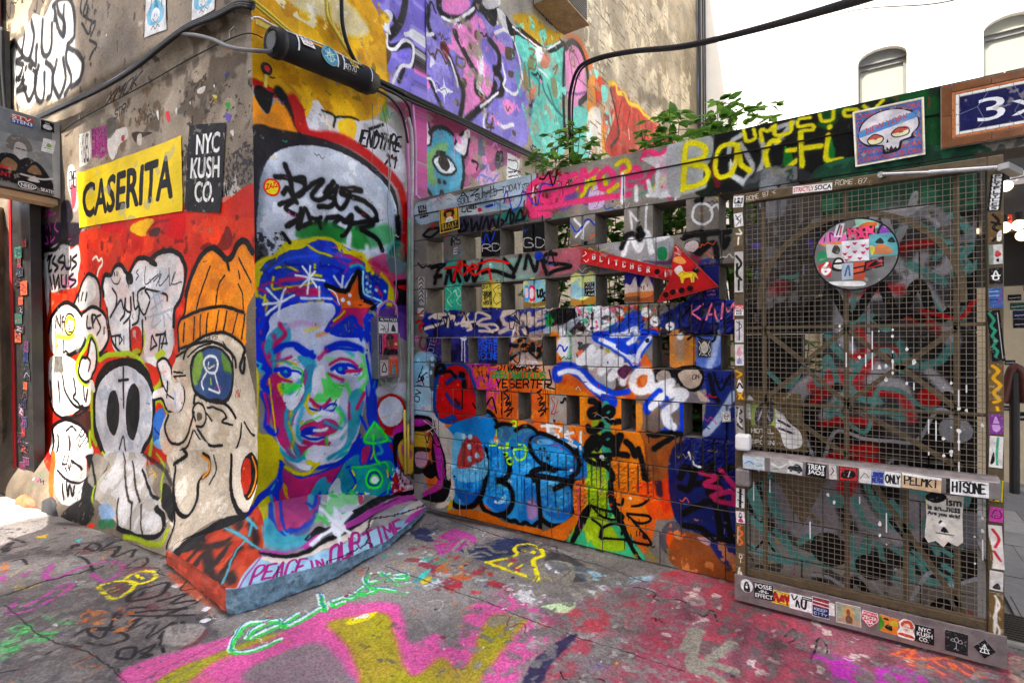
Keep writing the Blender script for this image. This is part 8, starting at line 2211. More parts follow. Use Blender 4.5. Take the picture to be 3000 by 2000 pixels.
# lintel course and coping
for a,c in ((XL,-2.23),(-2.23,-1.27),(-1.27,-.30),(-.30,.66),(.66,1.5)): block(a,c,2.2,2.41,name='lintel_block')
for a,c in ((XL,-1.95),(-1.95,-.72),(-.72,.50),(.50,1.5)): block(a,c,2.41,2.542,name='coping_stone',front=.012,dep=DW+.02)
for i in range(11): MB().box((1.052,YW,.2*i+.003),(1.5,YW+DW,.2*i+.197)).build('pier_block','concrete',wall,bevel=.003)


# ------------------------------------------------------------------ wire-mesh gate folded back against the wall
YG=2.93
gate=empty('mesh_gate',(-.06,YG,.03),'bronze steel gate of square wire mesh with sticker-covered push bar and kick plate','gate')
GX0,GX1,GZ0,GZ1=-.577,.462,.045,2.128
b=MB()
for i in range(39): x=GX0+.035+i*.0254; b.box((x-.001,YG-.001,GZ0+.1),(x+.001,YG+.001,GZ1-.03)) if x<GX1-.03 else None
for i in range(80): z=GZ0+.12+i*.0254; b.box((GX0+.03,YG+.0009,z-.0011),(GX1-.03,YG+.0031,z+.0011)) if z<GZ1-.03 else None
tag(b.build('wire_mesh','wire',gate),kind='stuff')
MB().box((GX0,YG-.022,GZ0),(GX0+.048,YG+.03,GZ1)).build('stile','bronze',gate,bevel=.003)
MB().box((GX1-.05,YG-.022,GZ0),(GX1,YG+.03,GZ1)).build('stile','bronze',gate,bevel=.003)
MB().box((GX0+.0485,YG-.021,GZ1-.048),(GX1-.0505,YG+.03,GZ1)).build('top_rail','bronze',gate,bevel=.003)
MB().box((GX0+.0485,YG-.010,GZ0+.10),(GX1-.0505,YG+.028,GZ0+.14)).build('bottom_rail','bronze',gate,bevel=.003)
b=MB(); b.box((GX0-.004,YG-.034,GZ0-.03),(GX1+.006,YG-.024,GZ0+.105)); b.build('kick_plate','kick',gate,bevel=.002)
# push bar
zb=.765
b0,b1,b2=zb-.046,zb+.026,zb+.042
MB().add([(GX0+.05,YG-.085,b0),(GX1-.02,YG-.085,b0),(GX1-.02,YG-.085,b1),(GX0+.05,YG-.085,b1),(GX0+.05,YG-.055,b2),(GX1-.02,YG-.055,b2),(GX1-.02,YG-.023,b2),(GX0+.05,YG-.023,b2),(GX0+.05,YG-.023,b0),(GX1-.02,YG-.023,b0)],
  [(0,1,2,3),(3,2,5,4),(4,5,6,7),(0,8,9,1),(0,3,4,7,8),(1,9,6,5,2)]).build('push_bar','kick',gate,bevel=.004)
for z0,z1 in ((zb+.044,zb+.125),(zb-.14,zb-.048)):
    MB().box((GX0+.012,YG-.085,z0),(GX0+.082,YG-.023,z1)).build('latch_case','white_trim' if z0>zb else 'kick',gate,bevel=.012)
# flat-bar ornament behind the mesh: arch, uprights, zigzag bracing, cut plates
yb=YG+.018
def fb(name,p,q,w=.022): MB().bar((p[0],yb,p[1]),(q[0],yb,q[1]),w,.006,(0,-1,0)).build(name,'bronze',gate)
for x,z0,z1 in ((-.44,.14,2.08),(-.085,.14,2.08),(.318,.14,2.08),(.14,.14,.72)): fb('upright_bar',(x,z0),(x,z1))
for z in (1.435,1.05): fb('cross_bar',(GX0+.03,z),(GX1-.03,z),.016)
acx,acz,ar=-.06,1.55,.40; pts=[(acx+ar*math.cos(a),acz+ar*1.03*math.sin(a)) for a in np.linspace(-.05,math.pi+.05,25)]
b=MB()
for (x0,z0),(x1,z1) in zip(pts[:-1],pts[1:]): b.bar((x0,yb-.008,z0),(x1,yb-.008,z1),.026,.006,(0,-1,0))
b.build('arch_bar','bronze',gate)
zz=[(-.44,1.42),(-.26,1.26),(-.085,1.42),(.12,1.24),(.318,1.42)]
for k in range(4): fb('brace_bar',zz[k],zz[k+1]); fb('brace_bar',(zz[k][0],2.52-zz[k][1]-.03),(zz[k+1][0],2.52-zz[k+1][1]-.03)); 
fb('brace_bar',(-.44,1.07),(-.085,.82)); fb('brace_bar',(-.085,1.07),(.318,.82)); fb('brace_bar',(.02,.70),(.36,.16)); fb('brace_bar',(-.40,.70),(-.20,.47))
def plate(P,mat='bronze'): MB().prism([(x,yb+.012,z) for x,z in P],(0,.004,0)).build('cut_plate',mat,gate)
plate([(-.545,.81),(-.25,.81),(-.25,.90),(-.28,1.00),(-.34,1.07),(-.43,1.12),(-.545,1.125)]); plate([(-.41,.69),(-.17,.69),(-.27,.44)]); plate([(-.545,.69),(-.43,.69),(-.545,.55)])
MB().tube([(0.056,2.870,2.109),(0.218,2.870,2.088)],.0075,10).build('stay_rod','steel',gate); MB().tube([(0.218,2.870,2.088),(0.451,2.870,2.065)],.010,10).build('stay_rod','steel',gate)
b=MB(); p=Vector((0.456,2.870,2.069)); b.obox(p+Vector((.03,.06,-.004)),(.035,.08,0),(.016,-.012,0),(0,0,.014)); b.build('stay_bracket','ac_metal',gate,bevel=.004)
MB().tube([(0.050,2.870,2.110),(0.063,2.910,2.117)],.014,8).build('stay_pivot','steel',gate)


# ------------------------------------------------------------------ street behind the camera (casts the shade) and houses beyond the wall
opp=empty('street_building',(4,-8,0),'tall stone building across the street that shades the corner','building')
OX=-7.45; OH=26.2
MB().box((OX,-20,0),(3.2,-8,OH)).build('house_body','opposite',opp)
b=MB()
for i in range(4):
    for k in range(7): x=OX+1.2+i*2.3; z=1.2+k*3.5; b.box((x,-8.02,z),(x+1.1,-7.99,z+1.9))
tag(b.build('window_bank','glass_dark',opp),kind='stuff')
YF=12.2
fac=empty('white_house',(2,YF,0),'white rendered house with arched windows rising behind the wall','building')
wins=[(-.14,.62,6.62,5.0,.20),(1.68,2.44,6.62,5.0,.20),(-.14,.62,10.4,8.8,.2),(3.5,4.26,6.62,5.0,.2)]
# facade as strips round the window openings
def strip(x0,x1,z0,z1): MB().box((x0,YF,z0),(x1,YF+.25,z1)).build('wall','white_render',fac)
xs=[-3.14]; 
for w_ in (wins[0],wins[1],wins[3]): xs+=[w_[0],w_[1]]
xs+=[9.0]
for i in range(0,len(xs),2): strip(xs[i],xs[i+1],0,13)
for x0,x1,zt,zb_,ar_ in wins:
    b=MB(); N=10; arc=[((x0+x1)/2-(x1-x0)/2*math.cos(math.pi*i/N),zt+ar_*math.sin(math.pi*i/N)) for i in range(N+1)]
    up=13 if (x0>0 or zt>8) else 8.8
    P=[(x0,up)]+arc+[(x1,up)]
    b.add([(x,YF,z) for x,z in P]+[(x,YF+.25,z) for x,z in P],[tuple([0]+list(range(1,N+2))+[N+2])[::-1]]+[(i,i+1,N+3+i+1,N+3+i) for i in range(1,N+1)]); b.build('wall','white_render',fac)
    if zt<8: strip(x0,x1,0,zb_)
    wo=MB(); wo.box((x0,YF+.16,zb_),(x0+.05,YF+.22,zt+ar_)); wo.box((x1-.05,YF+.16,zb_),(x1,YF+.22,zt+ar_)); wo.box((x0+.05,YF+.16,zt-.10),(x1-.05,YF+.22,zt-.02)); wf=wo.build('window','frame_grey',fac)
    MB().box((x0+.05,YF+.20,zb_),(x1-.05,YF+.205,zt-.10)).build('pane','blind',wf)
    MB().box((x0+.0,YF+.12,zt-.02),(x1,YF+.23,zt+ar_)).build('arch_panel','blind' if x0>0 else 'frame_grey',wf)
    MB().box((x0-.04,YF-.05,zb_-.08),(x1+.04,YF+.12,zb_)).build('sill','white_render',wf)
# downpipes where the two houses meet
for k,x in enumerate((-3.10,-3.02,-2.97)): tag(MB().tube([(x,YF-.07-.02*k,0),(x,YF-.07-.02*k,10.5)],.03 if k==0 else .018,8).build('downpipe','black_metal'),['thick black downpipe in the corner beside the white house','thin black pipe next to the thick downpipe by the white house','outer thin black pipe on the white house wall'][k],'pipe','pipes in the corner of the white house')


# ------------------------------------------------------------------ air conditioner and overhead cables
ac=empty('air_conditioner',(-2.9,5.4,4.7),'metal window air conditioner with rusty underside high on the painted wall','air conditioner')
y0,y1,z0,z1,xf=5.10,5.79,5.18,5.75,-2.79
MB().box((-3.13,y0,z0+.004),(xf,y1,z1)).build('casing','ac_metal',ac)
MB().box((-3.13,y0-.015,z0-.012),(xf+.015,y1+.015,z0)).build('underside','ac_rust',ac)
b=MB()
for i in range(22): z=z0+.03+i*.027; b.box((xf+.001,y0+.04,z),(xf+.014,y1-.04,z+.012))
tag(b.build('louvre_grille','black_metal',ac),kind='stuff')
b=MB()
for i in range(22): z=z0+.03+i*.027; b.box((-3.10,y1+.001,z),(xf-.03,y1+.012,z+.012))
tag(b.build('louvre_grille','black_metal',ac),kind='stuff')
def cable(pts,r,mat,label,name='cable',cat='cable',group=None,step=.04,n=8):
    return tag(MB().tube(curve3(pts,step),r,n).build(name,mat,smooth=True),label,cat,group)
# service cable rising from the wall top and crossing the yard
cable([(-1.891,3.600,2.732),(-1.899,3.600,3.128),(-1.875,3.580,3.285),(-1.766,3.500,3.388),(-1.522,3.300,3.302),(-1.161,3.000,3.101),(-0.744,2.600,2.816),(-0.369,2.200,2.574),(-0.028,1.600,2.246),(0.082,1.200,2.039)],.0125,'cable_black','thick black cable bundle arching up from the wall coping and out over the yard',group='overhead cables',step=.05)
cable([(-1.878,3.620,2.735),(-1.883,3.620,3.131),(-1.850,3.600,3.312),(-1.751,3.520,3.384),(-1.518,3.320,3.295),(-1.169,3.020,3.100),(-0.750,2.620,2.817),(-0.372,2.220,2.578),(-0.028,1.620,2.250),(0.084,1.220,2.046)],.007,'cable_black','thinner black cable lashed beneath the arching cable bundle',group='overhead cables',step=.05)
cable([(-3.0,12.0,5.6),(-0.687,6.000,4.338),(0.323,3.000,2.856),(0.360,2.000,2.368)],.004,'cable_grey','thin grey wire crossing in front of the white house',group='overhead cables',step=.1,n=5)
# black cables round the front of the building
BK='black cables on the corner building'
for k,(dz,rr,lab) in enumerate(((0,.013,'uppermost black cable strung along the front wall ledge'),(16,.016,'thick black cable under the topmost one on the front wall ledge'),(26,.011,'lowest black cable of the bundle on the front wall ledge'))):
    pa=[(-6.142,1.489,3.416),(-5.525,1.538,3.401),(-4.928,1.585,3.390),(-4.406,1.626,3.415),(-3.946,1.662,3.478),(-3.696,1.682,3.495),(-3.390,1.706,3.470),(-3.177,1.723,3.465),(-3.070,1.759,3.436)]
    cable([(x+.006*k,y-.01*k,z-dz*.0016) for x,y,z in pa],rr,'cable_black',lab,group=BK)
cable([(-4.904,1.577,3.369),(-4.288,1.625,3.403),(-3.883,1.657,3.460),(-3.679,1.673,3.413),(-3.450,1.691,3.317),(-3.219,1.699,3.193),(-3.020,1.758,3.135),(-2.990,1.828,3.157)],.013,'cable_grey','grey cable leaving the bundle and entering the black splice case',group=BK)
cable([(-5.779,1.558,3.215),(-5.422,1.586,3.250),(-4.355,1.670,3.281),(-3.777,1.716,3.309),(-3.317,1.752,3.308),(-3.126,1.767,3.281),(-3.120,1.840,3.284)],.004,'cable_black','thin wire pinned across the plaster below the cable bundle',group=BK,n=5)
for q,lab in (((-5.437,1.593,3.259),'small wire hook holding the thin wire near the sign box'),((-4.338,1.679,3.298),'small wire hook holding the thin wire above the pink torn poster'),((-3.330,1.759,3.331),'small wire hook holding the thin wire beside the corner')):
    q=Vector(q); tag(MB().tube([q+Vector((.03,0,.01)),q+Vector((.025,0,.05)),q+Vector((-.03,0,.04)),q+Vector((-.03,0,-.01)),q],.003,5).build('wire_hook','wire_steel'),lab,'hook','wire hooks on the front wall')
# cables, conduit and splice case on the side wall
for k,(off,rr,mat,lab) in enumerate(((0,.011,'yellow_cable','yellow cable running down the side wall above the splice case'),(14,.009,'yellow_cable','second yellow cable beneath the first above the splice case'))):
    cable([(-3.080,1.744,3.467),(-3.090,1.869,3.441),(-3.090,2.033,3.391),(-3.090,2.239,3.366),(-3.080,2.400,3.387),(-3.080,2.519,3.381),(-3.080,2.644,3.358)] if k==0 else [(-3.080,1.754,3.441),(-3.090,1.880,3.415),(-3.090,2.045,3.370),(-3.080,2.231,3.341),(-3.080,2.399,3.367),(-3.080,2.534,3.363),(-3.080,2.644,3.329)],rr,mat,lab,group='yellow cables')
for k,lab in enumerate(('upper yellow hose looping down from the top edge','lower yellow hose looping beside the purple lettering')):
    cable([(x,y+.03*k,z-.02*k) for x,y,z in ((-3.100,2.293,3.764),(-3.100,2.305,3.640),(-3.100,2.374,3.567),(-3.100,2.461,3.485),(-3.090,2.559,3.426),(-3.080,2.629,3.377))],.012,'yellow_cable',lab,group='yellow cables')
runs=['thick black cable sloping down the side wall to the coping','black cable above the thick one sloping to the coping','black cable below the thick one sloping to the coping','black cable dropping from the top edge to the splice case']
for pts,rr,lab in [([(-3.070,2.668,3.347),(-3.090,3.077,3.369),(-3.090,3.631,3.390),(-3.090,4.260,3.399),(-3.090,4.830,3.407),(-3.090,5.271,3.433)],.02,runs[0]),([(-3.070,2.652,3.360),(-3.080,3.029,3.384),(-3.080,3.573,3.402),(-3.080,4.246,3.423),(-3.080,4.849,3.433),(-3.080,5.293,3.457)],.015,runs[1]),
    ([(-3.050,2.667,3.310),(-3.070,3.095,3.328),(-3.070,3.655,3.359),(-3.070,4.232,3.362),(-3.070,4.833,3.381),(-3.070,5.236,3.400)],.012,runs[2]),([(-3.100,2.422,3.832),(-3.100,2.433,3.631),(-3.080,2.490,3.455),(-3.060,2.611,3.364),(-3.060,3.009,3.355)],.014,runs[3])]:
    cable(pts,rr,'cable_black',lab,group=BK)
cable([(-3.000,2.632,3.237),(-3.030,2.799,3.249),(-3.080,2.952,3.225),(-3.100,3.026,3.145),(-3.100,3.061,2.990)],.010,'cable_black','black cable bending down from the splice case into the conduits',group=BK)
cable([(-3.000,2.639,3.270),(-3.020,2.825,3.296),(-3.070,3.018,3.300),(-3.090,3.086,3.219),(-3.100,3.104,3.003)],.010,'cable_black','second black cable bending from the splice case into the conduits',group=BK)
cs=empty('splice_case',(-3.0,2.25,3.15),'black cylindrical cable splice case with clamps and stickers hung on the side wall','splice case')
pa,pb=Vector((-2.990,1.817,3.214)),Vector((-2.990,2.624,3.268)); ax=(pb-pa).normalized(); L=(pb-pa).length
prof=[(0,.055),(.0,.085),(.03,.092),(.06,.092),(.065,.080),(.07,.082),(.5,.084),(L-.14,.084),(L-.135,.092),(L-.06,.092),(L-.055,.080),(L-.01,.072),(L,.05)]
MB().tube([pa+ax*t for t,_ in prof],[r for _,r in prof],28).build('case_body','black_plastic',cs,smooth=True)
MB().tube([pa-ax*.004,pa+ax*.002],[.05,.058],20).build('end_cap','black_metal',cs)
for t in (.13,.42,.47,.72): 
    q=pa+ax*min(t,L-.1); MB().tube([q+Vector((.088*math.cos(a),0,.088*math.sin(a))) for a in np.linspace(-.4,2.6,14)],.006,6).build('clamp','steel',cs)
MB().tube(curve3([(-3.020,1.722,3.298),(-3.020,1.714,3.310),(-3.000,1.749,3.324),(-2.950,1.805,3.288),(-2.930,1.928,3.288),(-2.930,2.175,3.315),(-2.930,2.547,3.299)]),.006,6).build('hanger_rod','steel',cs,smooth=True)
MB().bar((-3.030,1.749,3.308),(-3.030,1.832,3.309),.03,.008,(1,0,0)).build('bracket','yellow_cable',cs)
rh=empty('ring_hook',(-3.130,1.868,3.101),'small round hook with black ring and red centre screwed to the yellow wall','hook')
q=Vector((-3.120,1.862,3.102)); MB().tube([q+Vector((0,.028*math.cos(a),.028*math.sin(a))) for a in np.linspace(0,6.283,20)],.011,8).build('ring','black_plastic',rh,smooth=True)
MB().tube([q-Vector((.01,0,0)),q+Vector((.008,0,0))],.02,12).build('centre','red_metal',rh); MB().bar(q+Vector((0,-.005,-.04)),q+Vector((0,-.01,-.12)),.018,.01,(1,0,0)).build('tongue','yellow_cable',rh)
# conduits in the inner corner
plain('conduit_pink',(.42,.16,.33),.5,0,.35,6,.001,grime=(.25,.2,.22)); plain('conduit_green',(.16,.30,.18),.5,0,.5,5,.001,grime=(.3,.3,.27)); plain('conduit_grey',(.34,.33,.32),.5,0,.3,6,.001,grime=(.4,.12,.3)); plain('conduit_yellow',(.62,.45,.05),.5,0,.25,6,.001)
def conduit(pts,r,mat,lab): cable(pts,r,mat,lab,'conduit','pipe','conduits in the inner corner',.05,10)
conduit([(-3.110,2.988,3.217),(-3.110,3.054,3.101),(-3.110,3.063,2.965),(-3.110,3.077,2.606),(-3.110,3.053,1.652),(-3.110,3.050,0.728)],.014,'conduit_pink','pink conduit bending down in the inner corner, farthest from the block wall')
conduit([(-3.100,3.065,3.200),(-3.100,3.105,3.060),(-3.100,3.102,2.610),(-3.100,3.082,1.652),(-3.100,3.072,0.529)],.016,'conduit_grey','grey conduit spattered with pink in the middle of the inner corner')
conduit([(-3.090,3.107,3.338),(-3.090,3.137,3.011),(-3.090,3.135,2.615),(-3.060,3.119,2.565),(-3.040,3.138,2.538)],.012,'conduit_pink','pink conduit ending at the coping beside the green face')
conduit([(-3.070,3.037,2.369),(-3.070,3.029,1.649),(-3.070,3.009,1.096),(-3.070,2.995,0.711)],.013,'conduit_green','green painted conduit beside the meter box')
for k,x in enumerate((0,.03)): conduit([(-3.10+x*.2,2.99+x,.82),(-3.10+x*.2,2.99+x,.30)],.011,'conduit_yellow',['yellow conduit near the floor in the inner corner, farther from the blocks','yellow conduit near the floor in the inner corner, nearer the blocks'][k])
thin=[[(-3.100,2.691,3.189),(-3.110,2.709,2.939),(-3.110,2.692,2.701),(-3.100,2.750,2.688)],[(-3.090,2.716,3.195),(-3.100,2.773,3.061),(-3.100,2.839,2.871),(-3.100,2.852,2.554),(-3.100,2.857,2.180)],[(-3.090,2.784,3.194),(-3.100,2.865,2.931),(-3.100,2.855,2.715),(-3.100,2.835,2.390),(-3.100,2.879,2.021)],[(-3.080,2.748,3.204),(-3.090,2.808,3.018),(-3.100,2.877,2.774),(-3.100,2.859,2.555),(-3.100,2.914,1.917),(-3.090,2.882,1.644)]]
for k,pts in enumerate(thin): cable(pts,.0028,'wire_steel' if k%2 else 'cable_grey',['loose thin wire hanging in a hook shape below the splice case','loose thin wire hanging straight past the white bubble','loose thin wire dangling beside the red outline','longest loose thin wire reaching the meter box'][k],'wire','wire','loose wires on the side wall',.05,4)


# ------------------------------------------------------------------ plants, yard and entrance to the left
def shrub(name,base,twigs,seed,label,dens=1.0,ls=.075):
    r=random.Random(seed); root=empty(name,base,label,'plant','shrubs behind the block wall'); B=Vector(base)
    st=MB(); lf=MB()
    def leaf(p,d,L):
        d=d.normalized(); s=d.cross(Vector((r.uniform(-.4,.4),r.uniform(-.4,.4),1))).normalized(); n=s.cross(d); W=L*.27
        m=r.random()<.35
        P=[p,p+d*L*.3+s*W-n*L*.03,p+d*L*.65+s*W*.85-n*L*.05,p+d*L-n*L*.16,p+d*L*.65-s*W*.85-n*L*.05,p+d*L*.3-s*W-n*L*.03,p+d*L*.5+n*L*.03]
        lf.add(P,[(0,1,6),(1,2,6),(2,3,6),(3,4,6),(4,5,6),(5,0,6)],int(m))
    for tip in twigs:
        T=Vector(tip); mid=(B+T)/2+Vector((r.uniform(-.06,.06),r.uniform(-.05,.05),.05)); C=curve3([tuple(B),tuple(mid),tuple(T)],.06); n=len(C)
        st.tube(C,[.009*(1-.75*i/n) for i in range(n)],5)
        for i in range(n//3,n):
            for q in range(int(2*dens+r.random())):
                a=r.uniform(0,6.28); d=Vector((math.cos(a),math.sin(a)*.8,r.uniform(-.35,.35))); tw=C[i]+d*r.uniform(.02,.13); st.tube([C[i],tw],.0022,4,cap=False)
                for u in range(r.choice((1,2,3,4))): leaf(tw,d+Vector((r.uniform(-.7,.7),r.uniform(-.7,.7),r.uniform(-.45,.2))),ls*r.uniform(.5,1.4))
        for u in range(5): a=u*1.26; leaf(T,Vector((math.cos(a),math.sin(a),r.uniform(-.2,.3))),ls*r.uniform(.8,1.2))
    st.build('stem','stem_brown',root); lf.build('foliage',['leaf_green','leaf_light'],root); return root
shrub('leafy_shrub',(-2.25,3.75,1.0),[(-2.144,3.500,2.835),(-1.984,3.600,3.003),(-1.807,3.600,2.975),(-1.708,3.600,2.850),(-1.875,3.450,2.740),(-1.993,3.400,2.698),(-1.759,3.500,2.705)],3,'leafy green shrub rising over the coping where the cable climbs',1.3,.085)
shrub('leafy_shrub',(-1.15,3.8,1.0),[(-1.323,3.600,2.839),(-1.232,3.700,2.960),(-1.158,3.700,2.978),(-1.131,3.500,2.741),(-1.262,3.500,2.723),(-0.962,3.500,2.714),(-1.057,3.600,2.848)],5,'leafy green shrub over the coping against the brick-red painted wall',1.2,.085)
shrub('leafy_shrub',(-.75,3.9,1.2),[(-0.880,3.900,3.051),(-0.744,3.900,3.015),(-0.598,3.800,2.907),(-0.513,3.700,2.784),(-0.903,3.800,2.925),(-0.749,3.700,2.853),(-0.878,3.600,2.772)],8,'leafy green shrub over the coping in front of the white house',1.1,.085)
shrub('leafy_shrub',(-1.55,3.75,.3),[(-1.594,3.550,2.261),(-1.491,3.500,2.336),(-1.467,3.500,2.114),(-1.420,3.500,1.650),(-1.369,3.500,1.696),(-1.562,3.600,2.216)],12,'dark leafy shrub seen through the upper holes of the block wall',1.6,.085)
shrub('leafy_shrub',(-.9,3.75,.3),[(-1.117,3.550,2.197),(-1.010,3.500,2.150),(-1.086,3.600,2.085),(-1.107,3.500,1.359),(-0.748,3.550,1.357),(-0.926,3.500,1.649),(-0.844,3.500,0.917)],15,'dark leafy shrub seen through the holes beside the red arrow',1.8,.085)
shrub('leafy_shrub',(-.3,3.7,.4),[(-0.284,3.500,1.356),(-0.247,3.450,1.239),(-0.320,3.500,1.196),(-0.931,3.500,0.821),(-0.997,3.500,0.861)],18,'low leafy shrub seen through the gate mesh',1.8,.08)

# yard behind the wall: kiosk panels, pale wall, railing
yard=tag(MB().box((-3.1,5.2,0),(.55,5.3,1.72)).build('yard_wall','dark_brick'),'dark brick yard wall behind the pierced block screen','wall')
kk=empty('kiosk',(.2,4.6,0),'dark kiosk front with sticker-covered panels behind the gate','kiosk')
MB().box((-.95,4.6,1.70),(.85,4.68,2.05)).build('fascia_panel','dark_panel',kk); MB().box((-.95,4.61,2.09),(.85,4.69,2.75)).build('fascia_panel','dark_panel',kk); MB().box((-.95,4.63,2.05),(.85,4.66,2.09)).build('light_strip','bulb',kk)
MB().box((-.95,4.62,.0),(.6,4.70,.95)).build('counter_panel','pale_wood',kk); MB().box((-.30,4.60,.95),(.1,4.66,1.70)).build('menu_board','tan_wall',kk); MB().box((-.95,4.64,.95),(-.31,4.70,1.70)).build('back_panel','tan_wall',kk)
pw=empty('sticker_wall',(1.3,6.3,0),'sunlit tan wall dotted with stickers beyond the gate','wall')
MB().box((.55,6.6,0),(3.2,6.8,2.6)).build('wall_face','tan_wall',pw)
ea=empty('dark_awning',(1.0,4.3,2.2),'black shop canopy fascia with stickers and bulbs beside the gate','canopy')
for k,(z0,z1) in enumerate(((1.99,2.20),(2.21,2.42),(2.43,2.62))): MB().box((.57,4.2+.06*k,z0),(2.0,4.3+.06*k,z1)).build('fascia_board','dark_panel',ea)
MB().box((.57,4.28,2.62),(2.0,6.6,2.70)).build('roof_board','dark_panel',ea)
bulbs=[(0.670,4.150,2.251),(0.661,4.150,2.010),(0.724,4.150,2.016),(0.739,4.150,1.955)]
for k,p in enumerate(bulbs):
    lb=empty('bulb_lamp',p,['lit bulb just right of the gate stile under the canopy','lit bulb hanging lowest against the gate under the canopy','lit bulb second from the gate under the canopy','lit bulb at the right picture edge under the canopy'][k],'lamp','bulbs under the canopy')
    bm=bmesh.new(); bmesh.ops.create_uvsphere(bm,u_segments=14,v_segments=10,radius=.032); me=bpy.data.meshes.new('globe'); bm.to_mesh(me); bm.free(); me.materials.append(M('bulb')); o=bpy.data.objects.new('globe',me); COL.objects.link(o); o.parent=lb
    MB().tube([Vector(p)+Vector((0,0,.03)),Vector(p)+Vector((0,0,.075))],.016,10).build('socket','black_plastic',lb)
# paving of the yard
pv=tag(MB().box((.6,3.45,-.02),(6,12.1,-.006)).build('yard_paving','paver_a'),kind='structure'); rp=random.Random(5)
for i in range(9):
    for j in range(24):
        x=.62+i*.33+(j%2)*.16; y=3.47+j*.30
        if x<3.2: MB().box((x+.003,y+.003,-.012),(x+.327,y+.297,-.002+rp.uniform(0,.002))).build('paver','paver_b' if rp.random()<.45 else 'paver_a',pv)
gr=empty('floor_grating',(.8,3.4,0),'slotted floor drain grating beside the gate','grating')
b=MB()
for i in range(12): b.box((.50,3.20+i*.026,.0),(1.3,3.214+i*.026,.008))
tag(b.build('slot_bars','black_metal',gr),kind='stuff'); MB().box((.49,3.16,-.004),(1.31,3.196,.010)).build('rim','ac_metal',gr)
hr=empty('handrail',(1.569,9.202,0.000),'dark tubular handrail with rounded end beyond the gate','railing')
A_=Vector((1.121,7.000,0.801)); 
MB().tube(curve3([(0.981,6.200,0.779),(1.015,6.200,0.990),(1.043,6.200,1.086),(1.080,6.200,1.081),(1.108,6.200,0.993),(1.118,6.200,0.787)]),.035,10).build('rail','maroon',hr,smooth=True)
p=Vector((1.052,6.200,1.050)); MB().tube([p,(p.x,p.y,0)],.035,10).build('post','black_metal',hr)

# ------------------------------------------------------------------ entrance at the left end of the front wall
dr=empty('entrance_door',tuple(PA(3.9,0)),'brown panelled street door with red edge trim in the sunlit wall','door')
def qA(s0,s1,z0,z1,o0,o1,mat,name,parent,bev=.003):   # box laid on the front wall
    P=[PA(s,z,o-flare(z)) for z in (z0,z1) for s,o in ((s0,o1),(s1,o1),(s1,o0),(s0,o0))]
    return MB().add([tuple(map(float,p)) for p in P],[(0,1,2,3),(4,7,6,5),(0,4,5,1),(1,5,6,2),(2,6,7,3),(3,7,4,0)]).build(name,mat,parent,bevel=bev)
MB().prism([(-7.42,1.63,.05),(-6.6,.80,.05),(-6.6,.80,2.75),(-7.42,1.63,2.75)],(-.04,-.04,0)).build('door_leaf','brown_door',dr); MB().prism([(-7.22,1.46,.05),(-7.16,1.40,.05),(-7.16,1.40,2.75),(-7.22,1.46,2.75)],(.02,.02,0)).build('bead','brown_door',dr)
MB().prism([(-7.45,1.68,.0),(-6.3,.62,.0),(-6.3,.62,.09),(-7.45,1.68,.09)],(-.2,-.2,0)).build('threshold','concrete',dr)
qA(3.40,3.445,.12,2.95,.02,.14,'red_trim','edge_trim',dr); qA(3.44,4.0,.0,.09,.0,.12,'concrete','door_step',dr)
pil=qA(3.0,3.40,.0,2.95,.05,.13,'black_metal','pilaster',dr)
co=empty('maroon_column',tuple(PA(4.0,3.6)),'maroon painted steel column above the sign box at the left edge','column'); qA(3.80,4.5,3.5,5.3,.06,.16,'maroon','column_shaft',co); qA(3.60,3.80,3.3,4.35,.06,.14,'black_metal','column_bracket',co)
cable([tuple(map(float,PA(3.58,4.35,.12))),tuple(map(float,PA(3.55,3.9,.13))),tuple(map(float,PA(3.45,3.3,.13)))],.016,'cable_black','black conduit beside the maroon column',group=BK)
sb_=empty('sign_box',tuple(PA(3.5,2.75)),'grey metal shutter box with a stickered photo poster over the door','sign')
def V3(t): return Vector(t)
XS=-5.86
f=[Vector((-5.860,1.049,3.337)),Vector((-5.860,1.564,3.310)),Vector((-5.860,1.560,2.663)),Vector((-5.860,1.040,2.690))]; dX=Vector((-.5,0,0))
bk=[p+dX for p in f]
MB().add(f+bk,[(0,3,2,1),(0,1,5,4),(1,2,6,5),(2,3,7,6),(4,5,6,7)]).build('box_panel','grey_metal',sb_,bevel=.004)
MB().add([f[1]+Vector((.006,.004,.012)),f[2]+Vector((.006,.004,-.012)),f[2]+Vector((.006,-.05,0)),f[1]+Vector((.006,-.05,0))],[(3,2,1,0)]).build('edge_strip','ac_metal',sb_)
MB().bar(f[3]+Vector((-.12,0,-.035)),f[2]+Vector((-.12,0,-.035)),.16,.05,(0,0,1)).build('timber_lath','pale_wood',sb_)


